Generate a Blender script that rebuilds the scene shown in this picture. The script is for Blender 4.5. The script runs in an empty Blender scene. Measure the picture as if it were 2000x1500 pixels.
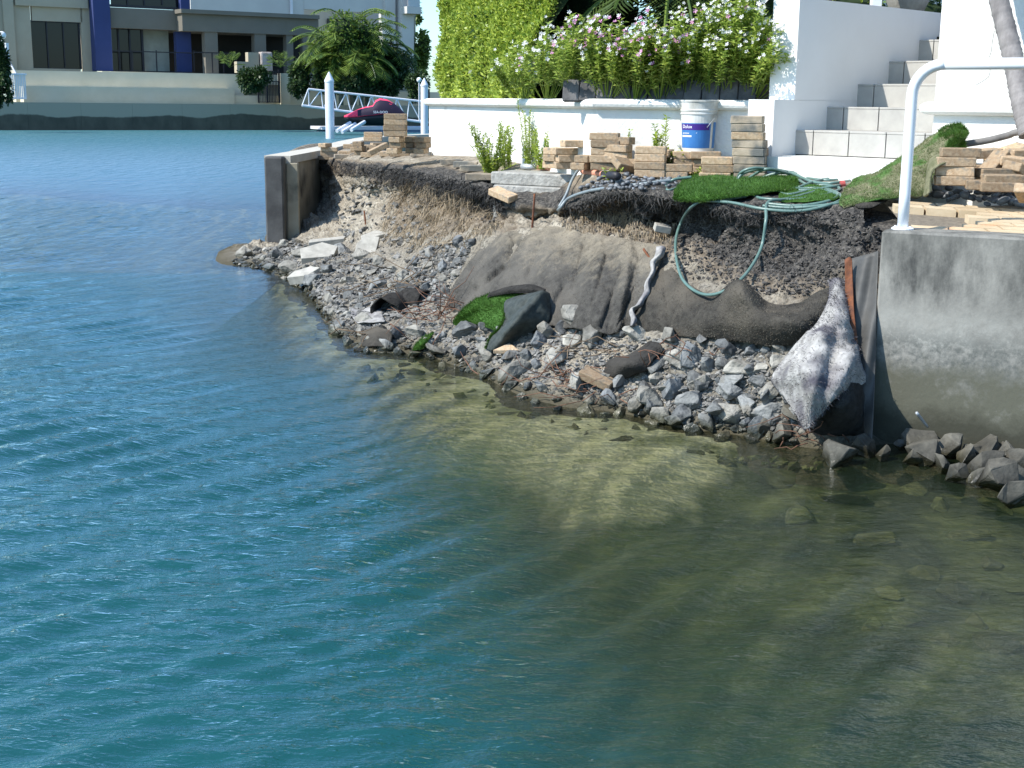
import bpy, bmesh, math, random
import numpy as np
from mathutils import Vector, Matrix, noise
from mathutils.bvhtree import BVHTree
R = math.radians
rnd = random.Random(7)
nrs = np.random.RandomState(5)
S = bpy.context.scene
COL = S.collection

# ---------------------------------------------------------------- camera, sky, sun
F = 2600.0
H = 1.9
PITCH = math.atan(550 / F)
ROLL = 0.0105
up0 = Vector((0, math.sin(PITCH), math.cos(PITCH)))
fwd = Vector((0, math.cos(PITCH), -math.sin(PITCH)))
cx_ = Vector((1, 0, 0)) * math.cos(ROLL) + up0 * math.sin(ROLL)
cy_ = -Vector((1, 0, 0)) * math.sin(ROLL) + up0 * math.cos(ROLL)
cam_d = bpy.data.cameras.new('camera')
cam = bpy.data.objects.new('camera', cam_d)
COL.objects.link(cam)
cam_d.sensor_width = 36
cam_d.lens = F / 2000 * 36
cam_d.clip_end = 2000
cam_d.clip_start = 0.1
M = Matrix((cx_, cy_, -fwd)).transposed().to_4x4()
M.translation = Vector((0, 0, H))
cam.matrix_world = M
S.camera = cam

SUN = Vector((-0.92, -0.39, 1.06)).normalized()      # direction towards the sun
w = bpy.data.worlds.new('World')
S.world = w
w.use_nodes = True
nt = w.node_tree
bg = nt.nodes['Background']
sky = nt.nodes.new('ShaderNodeTexSky')
sky.sky_type = 'NISHITA'
sky.sun_disc = False
sky.sun_elevation = math.asin(SUN.z)
sky.sun_rotation = math.atan2(SUN.x, SUN.y)
sky.air_density = 1.0
sky.dust_density = 0.7
sky.ozone_density = 1.6
tint = nt.nodes.new('ShaderNodeMix'); tint.data_type = 'RGBA'; tint.blend_type = 'MULTIPLY'; tint.inputs[0].default_value = 1
tint.inputs[7].default_value = (.74, .98, 1.14, 1)
nt.links.new(sky.outputs[0], tint.inputs[6]); nt.links.new(tint.outputs[2], bg.inputs[0])
bg.inputs[1].default_value = 0.15
sun_d = bpy.data.lights.new('sun', 'SUN')
sun_d.energy = 4.3
sun_d.angle = R(0.5)
sun_d.color = (1, 0.955, 0.88)
sun = bpy.data.objects.new('sun', sun_d)
COL.objects.link(sun)
sun.rotation_euler = SUN.to_track_quat('Z', 'Y').to_euler()
S.view_settings.view_transform = 'Standard'
S.view_settings.look = 'None'
S.view_settings.exposure = 0.72
S.view_settings.gamma = 1
S.cycles.max_bounces = 8
S.cycles.transparent_max_bounces = 12
S.cycles.caustics_reflective = False
S.cycles.caustics_refractive = False

# ---------------------------------------------------------------- photo -> place
def ray(px, py):
    return cx_ * ((px - 1000) / F) + cy_ * ((750 - py) / F) + fwd
def P(px, py, D):                       # point seen at px, py at distance D along Y
    d = ray(px, py)
    return Vector((0, 0, H)) + d * (D / d.y)
def G(px, py, z=0.0):                   # point seen at px, py on the level z
    d = ray(px, py)
    return Vector((0, 0, H)) + d * ((z - H) / d.z)

# ---------------------------------------------------------------- mesh helpers
class MB:
    def __init__(s):
        s.v = []; s.f = []; s.m = []; s.uv = None
    def add(s, vs, fs, m=0):
        b = len(s.v)
        s.v += [tuple(q) for q in vs]
        for f in fs:
            s.f.append(tuple(b + i for i in f)); s.m.append(m)
        return s
    def box(s, c, size, rot=None, m=0, bev=0.0, taper=1.0):
        x, y, z = size[0] / 2, size[1] / 2, size[2] / 2
        if bev <= 0:
            vs = [(-x, -y, -z), (x, -y, -z), (x, y, -z), (-x, y, -z), (-x * taper, -y * taper, z), (x * taper, -y * taper, z), (x * taper, y * taper, z), (-x * taper, y * taper, z)]
            fs = [(0, 3, 2, 1), (4, 5, 6, 7), (0, 1, 5, 4), (1, 2, 6, 5), (2, 3, 7, 6), (3, 0, 4, 7)]
        else:
            b = min(bev, x * .9, y * .9, z * .9)
            bm = bmesh.new()
            bmesh.ops.create_cube(bm, size=1)
            for q in bm.verts:
                q.co = Vector((q.co.x * 2 * x, q.co.y * 2 * y, q.co.z * 2 * z))
                if q.co.z > 0: q.co.x *= taper; q.co.y *= taper
            bmesh.ops.bevel(bm, geom=bm.edges[:], offset=b, segments=1, affect='EDGES', profile=.6)
            bm.verts.index_update()
            vs = [q.co.copy() for q in bm.verts]
            fs = [tuple(q.index for q in f.verts) for f in bm.faces]
            bm.free()
        rot = rot or Matrix.Identity(3)
        c = Vector(c)
        return s.add([rot @ Vector(q) + c for q in vs], fs, m)
    def tube(s, pts, r, seg=10, m=0, cap=True):
        pts = [Vector(p) for p in pts]
        n = len(pts)
        rr = r if hasattr(r, '__len__') else [r] * n
        vs = []
        t0 = (pts[1] - pts[0]).normalized()
        ref = Vector((0, 0, 1)) if abs(t0.z) < .9 else Vector((1, 0, 0))
        nn = (ref - t0 * ref.dot(t0)).normalized()
        for i, p in enumerate(pts):
            t = (pts[min(i + 1, n - 1)] - pts[max(i - 1, 0)])
            t = t.normalized() if t.length > 1e-9 else t0
            nn = (nn - t * nn.dot(t)).normalized()
            b = t.cross(nn)
            for k in range(seg):
                a = 2 * math.pi * k / seg
                vs.append(p + (nn * math.cos(a) + b * math.sin(a)) * rr[i])
        fs = []
        for i in range(n - 1):
            for k in range(seg):
                k2 = (k + 1) % seg
                fs.append((i * seg + k, i * seg + k2, (i + 1) * seg + k2, (i + 1) * seg + k))
        if cap:
            fs.append(tuple(range(seg))[::-1]); fs.append(tuple((n - 1) * seg + k for k in range(seg)))
        return s.add(vs, fs, m)
    def lathe(s, prof, c=(0, 0, 0), seg=28, m=0, cap0=False, cap1=False):
        vs = []; c = Vector(c)
        for r, z in prof:
            for k in range(seg):
                a = 2 * math.pi * k / seg
                vs.append(c + Vector((r * math.cos(a), r * math.sin(a), z)))
        fs = []
        for i in range(len(prof) - 1):
            for k in range(seg):
                k2 = (k + 1) % seg
                fs.append((i * seg + k, i * seg + k2, (i + 1) * seg + k2, (i + 1) * seg + k))
        if cap0: fs.append(tuple(range(seg))[::-1])
        if cap1: fs.append(tuple((len(prof) - 1) * seg + k for k in range(seg)))
        return s.add(vs, fs, m)
    def prism(s, poly, z0, z1, m=0):    # poly: list of (x, y) ccw; z may be callables
        n = len(poly)
        a = [Vector((p[0], p[1], z0)) for p in poly]; b = [Vector((p[0], p[1], z1)) for p in poly]
        return s.add(a + b, [tuple(range(n))[::-1], tuple(range(n, 2 * n))] + [(i, (i + 1) % n, n + (i + 1) % n, n + i) for i in range(n)], m)
    def grid(s, rows, m=0, thick=0.0):
        nr, nc = len(rows), len(rows[0])
        vs = [Vector(q) for r in rows for q in r]
        fs = [(i * nc + j, i * nc + j + 1, (i + 1) * nc + j + 1, (i + 1) * nc + j) for i in range(nr - 1) for j in range(nc - 1)]
        return s.add(vs, fs, m)
    def build(s, name, mats, parent=None, smooth=False, loc=None):
        me = bpy.data.meshes.new(name)
        me.from_pydata(s.v, [], s.f)
        mats = mats if isinstance(mats, (list, tuple)) else [mats]
        for q in mats: me.materials.append(q)
        if len(mats) > 1: me.polygons.foreach_set('material_index', s.m)
        if smooth: me.polygons.foreach_set('use_smooth', [True] * len(me.polygons))
        me.update()
        o = bpy.data.objects.new(name, me)
        COL.objects.link(o)
        if parent: o.parent = parent
        if loc is not None: o.location = loc
        return o
def tag(o, label=None, cat=None, group=None, kind=None):
    if label: o['label'] = label
    if cat: o['category'] = cat
    if group: o['group'] = group
    if kind: o['kind'] = kind
    return o
def empty(name, loc, label, cat, group=None, rz=0):
    o = bpy.data.objects.new(name, None)
    COL.objects.link(o); o.location = loc; o.rotation_euler = (0, 0, rz)
    o.empty_display_size = .1
    return tag(o, label, cat, group)
def center(o):                          # move a mesh object's origin to its base
    me = o.data
    n = len(me.vertices); a = np.empty(n * 3); me.vertices.foreach_get('co', a); a = a.reshape(-1, 3)
    c = np.array([a[:, 0].mean(), a[:, 1].mean(), a[:, 2].min()])
    me.vertices.foreach_set('co', (a - c).ravel()); me.update()
    o.location = Vector(o.location) + Vector(c)
    return o
def solid(o, t, off=-1):
    md = o.modifiers.new('thickness', 'SOLIDIFY'); md.thickness = t; md.offset = off
    return o

# ---------------------------------------------------------------- materials
def mat(name, col, col2=None, scale=4.0, rough=.75, bump=0.0, bscale=40.0, spec=.3, metal=0.0, rv=0.0, detail=6, contrast=(.35, .65), wet=False, col3=None, scale3=1.0, c3=(.5, .7), stretch=None, objc=False, bdist=.01):
    m = bpy.data.materials.new(name); m.use_nodes = True
    n = m.node_tree.nodes; L = m.node_tree.links
    b = n['Principled BSDF']
    b.inputs['Roughness'].default_value = rough
    b.inputs['Specular IOR Level'].default_value = spec
    b.inputs['Metallic'].default_value = metal
    if objc:
        src = n.new('ShaderNodeTexCoord').outputs['Object']
    else:
        src = n.new('ShaderNodeNewGeometry').outputs['Position']
    if stretch:
        mp = n.new('ShaderNodeMapping'); mp.inputs['Scale'].default_value = stretch
        L.new(src, mp.inputs[0]); src = mp.outputs[0]
    c = None
    if col2 is not None:
        t = n.new('ShaderNodeTexNoise'); t.inputs['Scale'].default_value = scale; t.inputs['Detail'].default_value = detail
        t.inputs['Roughness'].default_value = .62
        L.new(src, t.inputs['Vector'])
        r = n.new('ShaderNodeValToRGB')
        r.color_ramp.elements[0].position = contrast[0]; r.color_ramp.elements[1].position = contrast[1]
        r.color_ramp.elements[0].color = (*col, 1); r.color_ramp.elements[1].color = (*col2, 1)
        L.new(t.outputs['Fac'], r.inputs[0]); c = r.outputs[0]
        if col3 is not None:
            t3 = n.new('ShaderNodeTexNoise'); t3.inputs['Scale'].default_value = scale3; t3.inputs['Detail'].default_value = 5
            L.new(src, t3.inputs['Vector'])
            r3 = n.new('ShaderNodeMapRange'); r3.inputs[1].default_value = c3[0]; r3.inputs[2].default_value = c3[1]
            L.new(t3.outputs['Fac'], r3.inputs[0])
            mx = n.new('ShaderNodeMix'); mx.data_type = 'RGBA'
            L.new(r3.outputs[0], mx.inputs[0]); L.new(c, mx.inputs[6]); mx.inputs[7].default_value = (*col3, 1)
            c = mx.outputs[2]
    else:
        b.inputs['Base Color'].default_value = (*col, 1)
    if rv > 0:
        oi = n.new('ShaderNodeObjectInfo')
        mr = n.new('ShaderNodeMapRange'); mr.inputs[3].default_value = 1 - rv; mr.inputs[4].default_value = 1 + rv
        L.new(oi.outputs['Random'], mr.inputs[0])
        hs = n.new('ShaderNodeHueSaturation')
        L.new(mr.outputs[0], hs.inputs['Value'])
        if c is not None: L.new(c, hs.inputs['Color'])
        else: hs.inputs['Color'].default_value = (*col, 1)
        c = hs.outputs[0]
    if wet:                               # stone is darker and shinier where the water wets it
        g = n.new('ShaderNodeNewGeometry'); sp = n.new('ShaderNodeSeparateXYZ'); L.new(g.outputs['Position'], sp.inputs[0])
        mw = n.new('ShaderNodeMapRange'); mw.inputs[1].default_value = .10; mw.inputs[2].default_value = .03; mw.inputs[3].default_value = 0; mw.inputs[4].default_value = 1
        L.new(sp.outputs[2], mw.inputs[0])
        mx = n.new('ShaderNodeMix'); mx.data_type = 'RGBA'; mx.blend_type = 'MULTIPLY'
        L.new(mw.outputs[0], mx.inputs[0])
        if c is not None: L.new(c, mx.inputs[6])
        else: mx.inputs[6].default_value = (*col, 1)
        mx.inputs[7].default_value = (.34, .33, .24, 1); c = mx.outputs[2]
        mr2 = n.new('ShaderNodeMapRange'); mr2.inputs[3].default_value = rough; mr2.inputs[4].default_value = .22
        L.new(mw.outputs[0], mr2.inputs[0]); L.new(mr2.outputs[0], b.inputs['Roughness'])
    if c is not None: L.new(c, b.inputs['Base Color'])
    if bump:
        t = n.new('ShaderNodeTexNoise'); t.inputs['Scale'].default_value = bscale; t.inputs['Detail'].default_value = 5
        L.new(src, t.inputs['Vector'])
        bp = n.new('ShaderNodeBump'); bp.inputs['Strength'].default_value = bump; bp.inputs['Distance'].default_value = bdist
        L.new(t.outputs['Fac'], bp.inputs['Height']); L.new(bp.outputs[0], b.inputs['Normal'])
    return m

def leafmat(name, a, b2, trans=.35, rough=.45, spec=.4):
    m = bpy.data.materials.new(name); m.use_nodes = True
    n = m.node_tree.nodes; L = m.node_tree.links
    b = n['Principled BSDF']; out = n['Material Output']
    g = n.new('ShaderNodeNewGeometry')
    r = n.new('ShaderNodeValToRGB'); r.color_ramp.elements[0].color = (*a, 1); r.color_ramp.elements[1].color = (*b2, 1)
    L.new(g.outputs['Random Per Island'], r.inputs[0]); L.new(r.outputs[0], b.inputs['Base Color'])
    b.inputs['Roughness'].default_value = rough; b.inputs['Specular IOR Level'].default_value = spec
    t = n.new('ShaderNodeBsdfTranslucent'); L.new(r.outputs[0], t.inputs[0])
    mx = n.new('ShaderNodeMixShader'); mx.inputs[0].default_value = trans
    L.new(b.outputs[0], mx.inputs[1]); L.new(t.outputs[0], mx.inputs[2]); L.new(mx.outputs[0], out.inputs[0])
    return m

MT = {}
MT['white'] = mat('white_render', (.78, .77, .73), (.68, .665, .62), 1.6, rough=.85, bump=.5, bscale=45, contrast=(.3, .75), col3=(.54, .51, .44), scale3=3.2, c3=(.60, .82))
MT['whiteshade'] = mat('white_smooth_render', (.78, .77, .75), (.72, .71, .69), .9, rough=.85, bump=.08, bscale=30)
MT['tile'] = mat('grey_tile', (.42, .405, .37), (.35, .335, .31), 7, rough=.6, bump=.05, bscale=60)
MT['grout'] = mat('grout', (.09, .085, .08), rough=.9)
MT['paint'] = mat('white_gloss_paint', (.80, .81, .83), rough=.3, spec=.5)
MT['conc_dark'] = mat('far_seawall_concrete', (.022, .026, .026), (.045, .05, .046), .8, rough=.9, bump=.3, bscale=3, bdist=.05)
MT['rock'] = mat('grey_rock', (.075, .079, .080), (.225, .228, .218), 9, rough=.85, bump=.9, bscale=32, bdist=.018, rv=.42, wet=True, objc=False, col3=(.20, .165, .115), scale3=3.0, c3=(.58, .75))
MT['pebble'] = mat('dark_pebble', (.08, .087, .097), (.155, .163, .172), 12, rough=.5, spec=.45, rv=.4)
MT['rockwarm'] = mat('warm_rock', (.15, .142, .122), (.33, .315, .275), 8, rough=.9, bump=.9, bscale=32, bdist=.018, rv=.3, wet=True)
MT['rockblue'] = mat('bluish_rock', (.070, .075, .078), (.17, .177, .178), 10, rough=.8, bump=.8, bscale=32, bdist=.016, rv=.4, wet=True)
MT['paver'] = mat('clay_paver', (.46, .29, .16), (.56, .40, .25), 14, rough=.85, bump=.3, bscale=90, rv=.22, col3=(.20, .18, .15), scale3=9, c3=(.50, .68))
MT['pavergrey'] = mat('weathered_paver', (.30, .24, .17), (.40, .33, .25), 12, rough=.9, bump=.3, bscale=80, rv=.25, col3=(.12, .12, .11), scale3=8, c3=(.42, .62))
MT['paving'] = mat('cream_paver', (.58, .43, .27), (.66, .53, .37), 3, rough=.85, bump=.2, bscale=70, rv=.1)
MT['pale'] = mat('pale_stone', (.44, .42, .37), (.30, .285, .25), 9, rough=.9, bump=.3, bscale=40)
MT['rust'] = mat('rust', (.20, .075, .035), (.10, .045, .03), 18, rough=.9, bump=.4, bscale=60)
MT['steel'] = mat('galvanised', (.42, .44, .46), rough=.45, metal=.5)
MT['bark'] = mat('bark', (.13, .10, .075), (.22, .18, .14), 9, rough=.9, bump=.6, bscale=30)
MT['twig'] = mat('dry_twig', (.22, .165, .11), (.12, .08, .05), 14, rough=.9)
MT['redtwig'] = mat('reddish_root', (.20, .10, .06), (.11, .06, .04), 20, rough=.8)
MT['hosegreen'] = mat('green_hose', (.10, .28, .22), (.14, .33, .27), 8, rough=.35, spec=.5)
MT['blackmetal'] = mat('dark_metal', (.02, .02, .025), rough=.5)
MT['glass'] = mat('dark_glass', (.008, .009, .010), rough=.05, spec=.3)
MT['hedge'] = leafmat('hedge_leaf', (.15, .25, .03), (.54, .62, .10), .38)
MT['flowerleaf'] = leafmat('vinca_leaf', (.17, .29, .045), (.54, .64, .15), .45)
MT['weedleaf'] = leafmat('weed_leaf', (.20, .30, .04), (.46, .54, .10), .4)
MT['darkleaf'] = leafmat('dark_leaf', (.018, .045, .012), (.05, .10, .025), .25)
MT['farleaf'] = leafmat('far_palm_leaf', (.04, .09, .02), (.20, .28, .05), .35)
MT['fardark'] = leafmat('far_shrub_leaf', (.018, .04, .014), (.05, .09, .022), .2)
MT['turf'] = leafmat('turf_blade', (.03, .085, .012), (.10, .20, .03), .3)
MT['drygrass'] = leafmat('dry_root', (.20, .155, .10), (.42, .34, .24), .1, rough=.9, spec=.1)
MT['blackroot'] = leafmat('dark_root', (.035, .035, .035), (.10, .095, .09), .05, rough=.9, spec=.1)
MT['petalw'] = leafmat('white_petal', (.78, .76, .76), (.85, .84, .84), .3)
MT['petalp'] = leafmat('pink_petal', (.66, .16, .42), (.78, .45, .70), .3)
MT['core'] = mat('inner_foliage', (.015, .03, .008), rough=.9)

# ---------------------------------------------------------------- terrain: the eroded bank
COLS = {   # px : shoreline y, then (y, distance) up the bank
 380: (517, [(509, 15.9), (502, 16.2), (497, 16.5), (492, 16.9), (488, 17.4), (482, 18.0), (478, 19.0)]),
 430: (515, [(508, 15.9), (502, 16.2), (497, 16.5), (492, 16.9), (488, 17.4), (482, 18.0), (478, 19.0)]),
 480: (520, [(502, 15.9), (492, 16.4), (485, 16.9), (480, 17.4), (476, 17.9), (471, 18.6), (466, 19.4)]),
 520: (528, [(506, 15.6), (492, 16.1), (482, 16.6), (478, 17.0), (474, 17.5), (468, 18.2), (462, 19.2)]),
 560: (548, [(515, 15.1), (490, 16.0), (472, 17.0), (420, 19.2), (330, 19.4), (312, 20.0), (304, 21.0)]),
 600: (572, [(538, 13.6), (500, 14.9), (464, 16.9), (400, 19.6), (318, 19.6), (307, 20.1), (300, 21.2)]),
 650: (640, [(585, 12.0), (520, 13.7), (460, 16.4), (385, 18.9), (318, 18.9), (306, 19.4), (297, 20.6)]),
 700: (682, [(620, 11.1), (540, 12.8), (458, 15.2), (380, 16.8), (326, 16.6), (308, 17.4), (297, 18.6)]),
 780: (690, [(630, 10.7), (550, 12.0), (460, 13.7), (385, 14.6), (332, 14.2), (313, 15.2), (301, 16.5)]),
 850: (700, [(640, 10.3), (560, 11.2), (455, 12.3), (390, 12.8), (345, 12.6), (318, 14.2), (303, 15.2)]),
 940: (735, [(670, 9.65), (600, 10.2), (455, 11.3), (405, 11.7), (362, 11.5), (328, 12.6), (309, 13.3)]),
 1000: (765, [(700, 9.15), (630, 9.6), (455, 10.8), (425, 11.2), (395, 11.15), (345, 11.9), (315, 12.7)]),
 1100: (795, [(720, 8.75), (640, 9.2), (455, 10.4), (428, 10.9), (398, 10.85), (345, 11.4), (325, 11.9)]),
 1200: (805, [(730, 8.45), (645, 8.8), (480, 9.7), (430, 10.15), (376, 9.75), (350, 10.2), (333, 10.7)]),
 1330: (835, [(750, 8.05), (650, 8.35), (510, 8.95), (440, 9.5), (388, 9.2), (352, 10.1), (338, 10.55)]),
 1450: (850, [(760, 7.75), (670, 7.95), (560, 8.3), (470, 8.8), (402, 8.8), (358, 9.7), (343, 10.2)]),
 1550: (870, [(780, 7.5), (690, 7.65), (575, 8.0), (480, 8.5), (405, 8.65), (362, 9.4), (346, 9.8)]),
 1650: (878, [(800, 7.38), (690, 7.55), (560, 7.9), (485, 8.2), (410, 8.45), (370, 9.0), (350, 9.5)]),
 1720: (868, [(810, 7.62), (690, 7.72), (570, 7.9), (490, 8.1), (422, 8.3), (388, 8.65), (360, 9.2)]),
 1850: (872, [(820, 7.5), (700, 7.6), (590, 7.75), (500, 7.85), (434, 7.95), (404, 8.35), (372, 8.9)]),
 2150: (905, [(850, 7.2), (720, 7.3), (600, 7.4), (510, 7.5), (446, 7.6), (416, 8.0), (390, 8.5)]),
}
def smoothcurve(pts, n, tpar=None):      # Catmull-Rom through points, n samples per span
    pts = [Vector(p) for p in pts]; out = []
    k = len(pts)
    for i in range(k - 1):
        p0 = pts[max(i - 1, 0)]; p1 = pts[i]; p2 = pts[i + 1]; p3 = pts[min(i + 2, k - 1)]
        for j in range(n):
            t = j / n
            out.append(0.5 * ((2 * p1) + (p2 - p0) * t + (2 * p0 - 5 * p1 + 4 * p2 - p3) * t * t + (-p0 + 3 * p1 - 3 * p2 + p3) * t ** 3))
    out.append(pts[-1])
    return out
shore = []
ctrl = []
for px in sorted(COLS):
    sy, rest = COLS[px]
    s0 = G(px, sy, 0.0)
    shore.append(s0)
    wd = Vector((-.85, -.52, 0)).normalized() if px < 1600 else Vector((-.35, -.93, 0)).normalized()
    col = [s0 + wd * .55 + Vector((0, 0, -.30)), s0 + wd * .25 + Vector((0, 0, -.085)), s0]
    col += [P(px, y, D) for y, D in rest]
    last = col[-1]
    hb = 1.36 if px > 900 else max(last.z, -.2)
    if px <= 530: col += [last + Vector((-.1, 1.5, -.25)), last + Vector((-.1, 3, -.6))]
    else:
        zb_ = min(last.z, 1.14) if px <= 780 else max(last.z, 1.2)
        col += [Vector((last.x, last.y + 2.5, zb_)), Vector((last.x, last.y + 9, zb_ - (.3 if px <= 780 else 0)))]
    ctrl.append(col)
ctrl[0] = [Vector((p.x - .30, p.y, min(p.z, .0) - .16)) for p in ctrl[1]]
shore[0] = shore[1] + Vector((-.25, .5, 0))
NR = 14
rows_c = [smoothcurve(c, NR) for c in ctrl]            # along each column
nrow = len(rows_c[0])
lines = [smoothcurve([rows_c[c][r] for c in range(len(rows_c))], 18) for r in range(nrow)]
base_rows = lines
bvh0 = None
def make_bvh(rows):
    nr, nc = len(rows), len(rows[0])
    vs = [q for r in rows for q in r]
    fs = [(i * nc + j, i * nc + j + 1, (i + 1) * nc + j + 1, (i + 1) * nc + j) for i in range(nr - 1) for j in range(nc - 1)]
    return BVHTree.FromPolygons(vs, fs)
bvh0 = make_bvh(base_rows)
def dense(rows, k):                      # bilinear refinement
    out = []
    nr, nc = len(rows), len(rows[0])
    A = np.array([[list(q) for q in r] for r in rows])
    ri = np.linspace(0, nr - 1, (nr - 1) * k + 1); ci = np.linspace(0, nc - 1, (nc - 1) * k + 1)
    r0 = np.minimum(ri.astype(int), nr - 2); c0 = np.minimum(ci.astype(int), nc - 2)
    fr = (ri - r0)[:, None, None]; fc = (ci - c0)[None, :, None]
    B = A[r0][:, c0] * (1 - fr) * (1 - fc) + A[r0 + 1][:, c0] * fr * (1 - fc) + A[r0][:, c0 + 1] * (1 - fr) * fc + A[r0 + 1][:, c0 + 1] * fr * fc
    return B
T = dense(base_rows, 2)
nr_, nc_ = T.shape[:2]
du = np.gradient(T, axis=1); dv = np.gradient(T, axis=0)
N = np.cross(du, dv); N /= (np.linalg.norm(N, axis=2, keepdims=True) + 1e-9)
band = np.linspace(0, nrow - 1, nr_) / NR   # index of control row
soil = np.zeros((nr_, nc_)); pxs0 = np.interp(np.linspace(0, len(COLS) - 1, nc_), range(len(COLS)), sorted(COLS))
for i in range(nr_):
    bnd = band[i]
    for j in range(nc_):
        q = Vector(T[i, j])
        cliff = max(0, 1 - abs(bnd - 6.2) / 1.9)        # the raw cut face and its lip
        flat = 1 if bnd > 8.2 else 0
        nz = noise.fractal(q * 2.3, .9, 2.0, 5)
        nz2 = noise.fractal(q * 11.0 + Vector((5, 1, 2)), .8, 2.1, 4)
        px_ = pxs0[j]
        a = .035 + .13 * cliff if not flat else .010
        b = .014 + .035 * cliff if not flat else .005
        if q.z < .05: a *= .3; b *= .3
        if bnd > 6.6: a *= .35; b *= .6
        if bnd > 7.4: a *= .3; b *= .5
        if px_ > 1690 and bnd > 6.5: a = b = .003; T[i, j, 2] -= .09
        d = nz * a + nz2 * b
        T[i, j] += N[i, j] * d
        uc = np.interp(px_, [560, 640, 850, 980, 1080, 1150, 1300, 1420, 1500], [.0, .12, .10, .1, .1, .34, .30, .12, .02])
        T[i, j, 1] += uc * max(0, 1 - abs(bnd - 6.0) / .8) * (.7 + nz)
        soil[i, j] = bnd
vs = T.reshape(-1, 3)
fs = [(i * nc_ + j, i * nc_ + j + 1, (i + 1) * nc_ + j + 1, (i + 1) * nc_ + j) for i in range(nr_ - 1) for j in range(nc_ - 1)]
bank_bvh = BVHTree.FromPolygons([Vector(q) for q in vs], fs)

def bank_material():
    m = bpy.data.materials.new('eroded_soil'); m.use_nodes = True
    n = m.node_tree.nodes; L = m.node_tree.links; b = n['Principled BSDF']
    b.inputs['Roughness'].default_value = .95; b.inputs['Specular IOR Level'].default_value = .1
    g = n.new('ShaderNodeNewGeometry'); sp = n.new('ShaderNodeSeparateXYZ'); L.new(g.outputs['Position'], sp.inputs[0])
    def nz(scale, det=6, off=None):
        t = n.new('ShaderNodeTexNoise'); t.inputs['Scale'].default_value = scale; t.inputs['Detail'].default_value = det
        t.inputs['Roughness'].default_value = .65
        L.new(g.outputs['Position'], t.inputs['Vector']); return t.outputs['Fac']
    def mr(v, a, b_, c=0, d=1):
        r = n.new('ShaderNodeMapRange'); r.inputs[1].default_value = a; r.inputs[2].default_value = b_; r.inputs[3].default_value = c; r.inputs[4].default_value = d
        L.new(v, r.inputs[0]); return r.outputs[0]
    def mix(f, a, b_):
        x = n.new('ShaderNodeMix'); x.data_type = 'RGBA'
        if hasattr(f, 'node'): L.new(f, x.inputs[0])
        else: x.inputs[0].default_value = f
        for k, q in ((6, a), (7, b_)):
            if isinstance(q, tuple): x.inputs[k].default_value = (*q, 1)
            else: L.new(q, x.inputs[k])
        return x.outputs[2]
    def math2(op, a, b_):
        x = n.new('ShaderNodeMath'); x.operation = op
        for k, q in ((0, a), (1, b_)):
            if hasattr(q, 'node'): L.new(q, x.inputs[k])
            else: x.inputs[k].default_value = q
        return x.outputs[0]
    sand = mix(mr(nz(6), .35, .65), (.235, .20, .15), (.43, .385, .31))
    sand = mix(mr(nz(38, 3), .50, .60), sand, (.15, .135, .11))
    dark = mix(mr(nz(9), .35, .65), (.030, .029, .028), (.090, .084, .077))
    dark = mix(mr(nz(45, 3), .5, .62), dark, (.14, .128, .112))
    brown = mix(mr(nz(14), .4, .62), (.14, .112, .082), (.27, .225, .17))
    # the black organic layer lies high in the bank and thickens to the right
    att = n.new('ShaderNodeAttribute'); att.attribute_name = 'layer'
    edge = math2('ADD', att.outputs['Fac'], mr(nz(2.2), .3, .7, -.25, .25))
    col = mix(mr(edge, .35, .6), sand, brown)
    col = mix(mr(edge, .72, .95), col, dark)
    ru = n.new('ShaderNodeAttribute'); ru.attribute_name = 'rubble'
    col = mix(math2('MULTIPLY', ru.outputs['Fac'], mr(nz(4), .25, .6, .45, 1)), col, mix(mr(nz(30, 4), .42, .6), (.05, .048, .044), (.19, .18, .155)))
    # wet edge
    col = mix(mr(sp.outputs[2], .09, .015), col, (.085, .075, .05))
    L.new(col, b.inputs['Base Color'])
    bp = n.new('ShaderNodeBump'); bp.inputs['Strength'].default_value = .9; bp.inputs['Distance'].default_value = .03
    L.new(nz(28, 8), bp.inputs['Height']); L.new(bp.outputs[0], b.inputs['Normal'])
    return m
MT['bank'] = bank_material()
mb = MB(); mb.v = [tuple(q) for q in vs]; mb.f = fs; mb.m = [0] * len(fs)
bank = mb.build('bank', MT['bank'], smooth=True)
layer = np.zeros((nr_, nc_))
pxs = np.interp(np.linspace(0, len(COLS) - 1, nc_), range(len(COLS)), sorted(COLS))
for j in range(nc_):
    px = pxs[j]
    e = np.interp(px, [560, 700, 850, 1000, 1050, 1150, 1300, 1500, 2000], [.0, .0, .35, .25, .1, .45, .75, .95, 1.0])
    for i in range(nr_):
        bn = band[i]
        lip = max(0, 1 - abs(bn - 7.1) / .75)
        v = 0
        if bn > 4.6:
            v = e * min(1, (bn - 4.6) / .9) + lip * .85 + (.15 if bn > 5 else 0)
        if 4.9 < bn < 7: v += .32 * np.clip((px - 700) / 120, 0, 1) * np.clip((1050 - px) / 60, 0, 1)
        if bn > 8.1: v = .45
        layer[i, j] = v
at = bank.data.attributes.new('layer', 'FLOAT', 'POINT')
at.data.foreach_set('value', layer.ravel())
rub = np.zeros((nr_, nc_))
for j in range(nc_):
    v = np.interp(pxs[j], [560, 900, 1000, 1060, 1150, 1250, 1330, 2000], [.45, .6, .8, .35, .15, .3, .75, .8])
    rub[:, j] = v * np.clip((5.2 - band) / .6, 0, 1)
at = bank.data.attributes.new('rubble', 'FLOAT', 'POINT'); at.data.foreach_set('value', rub.ravel())
tag(bank, kind='structure')

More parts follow.
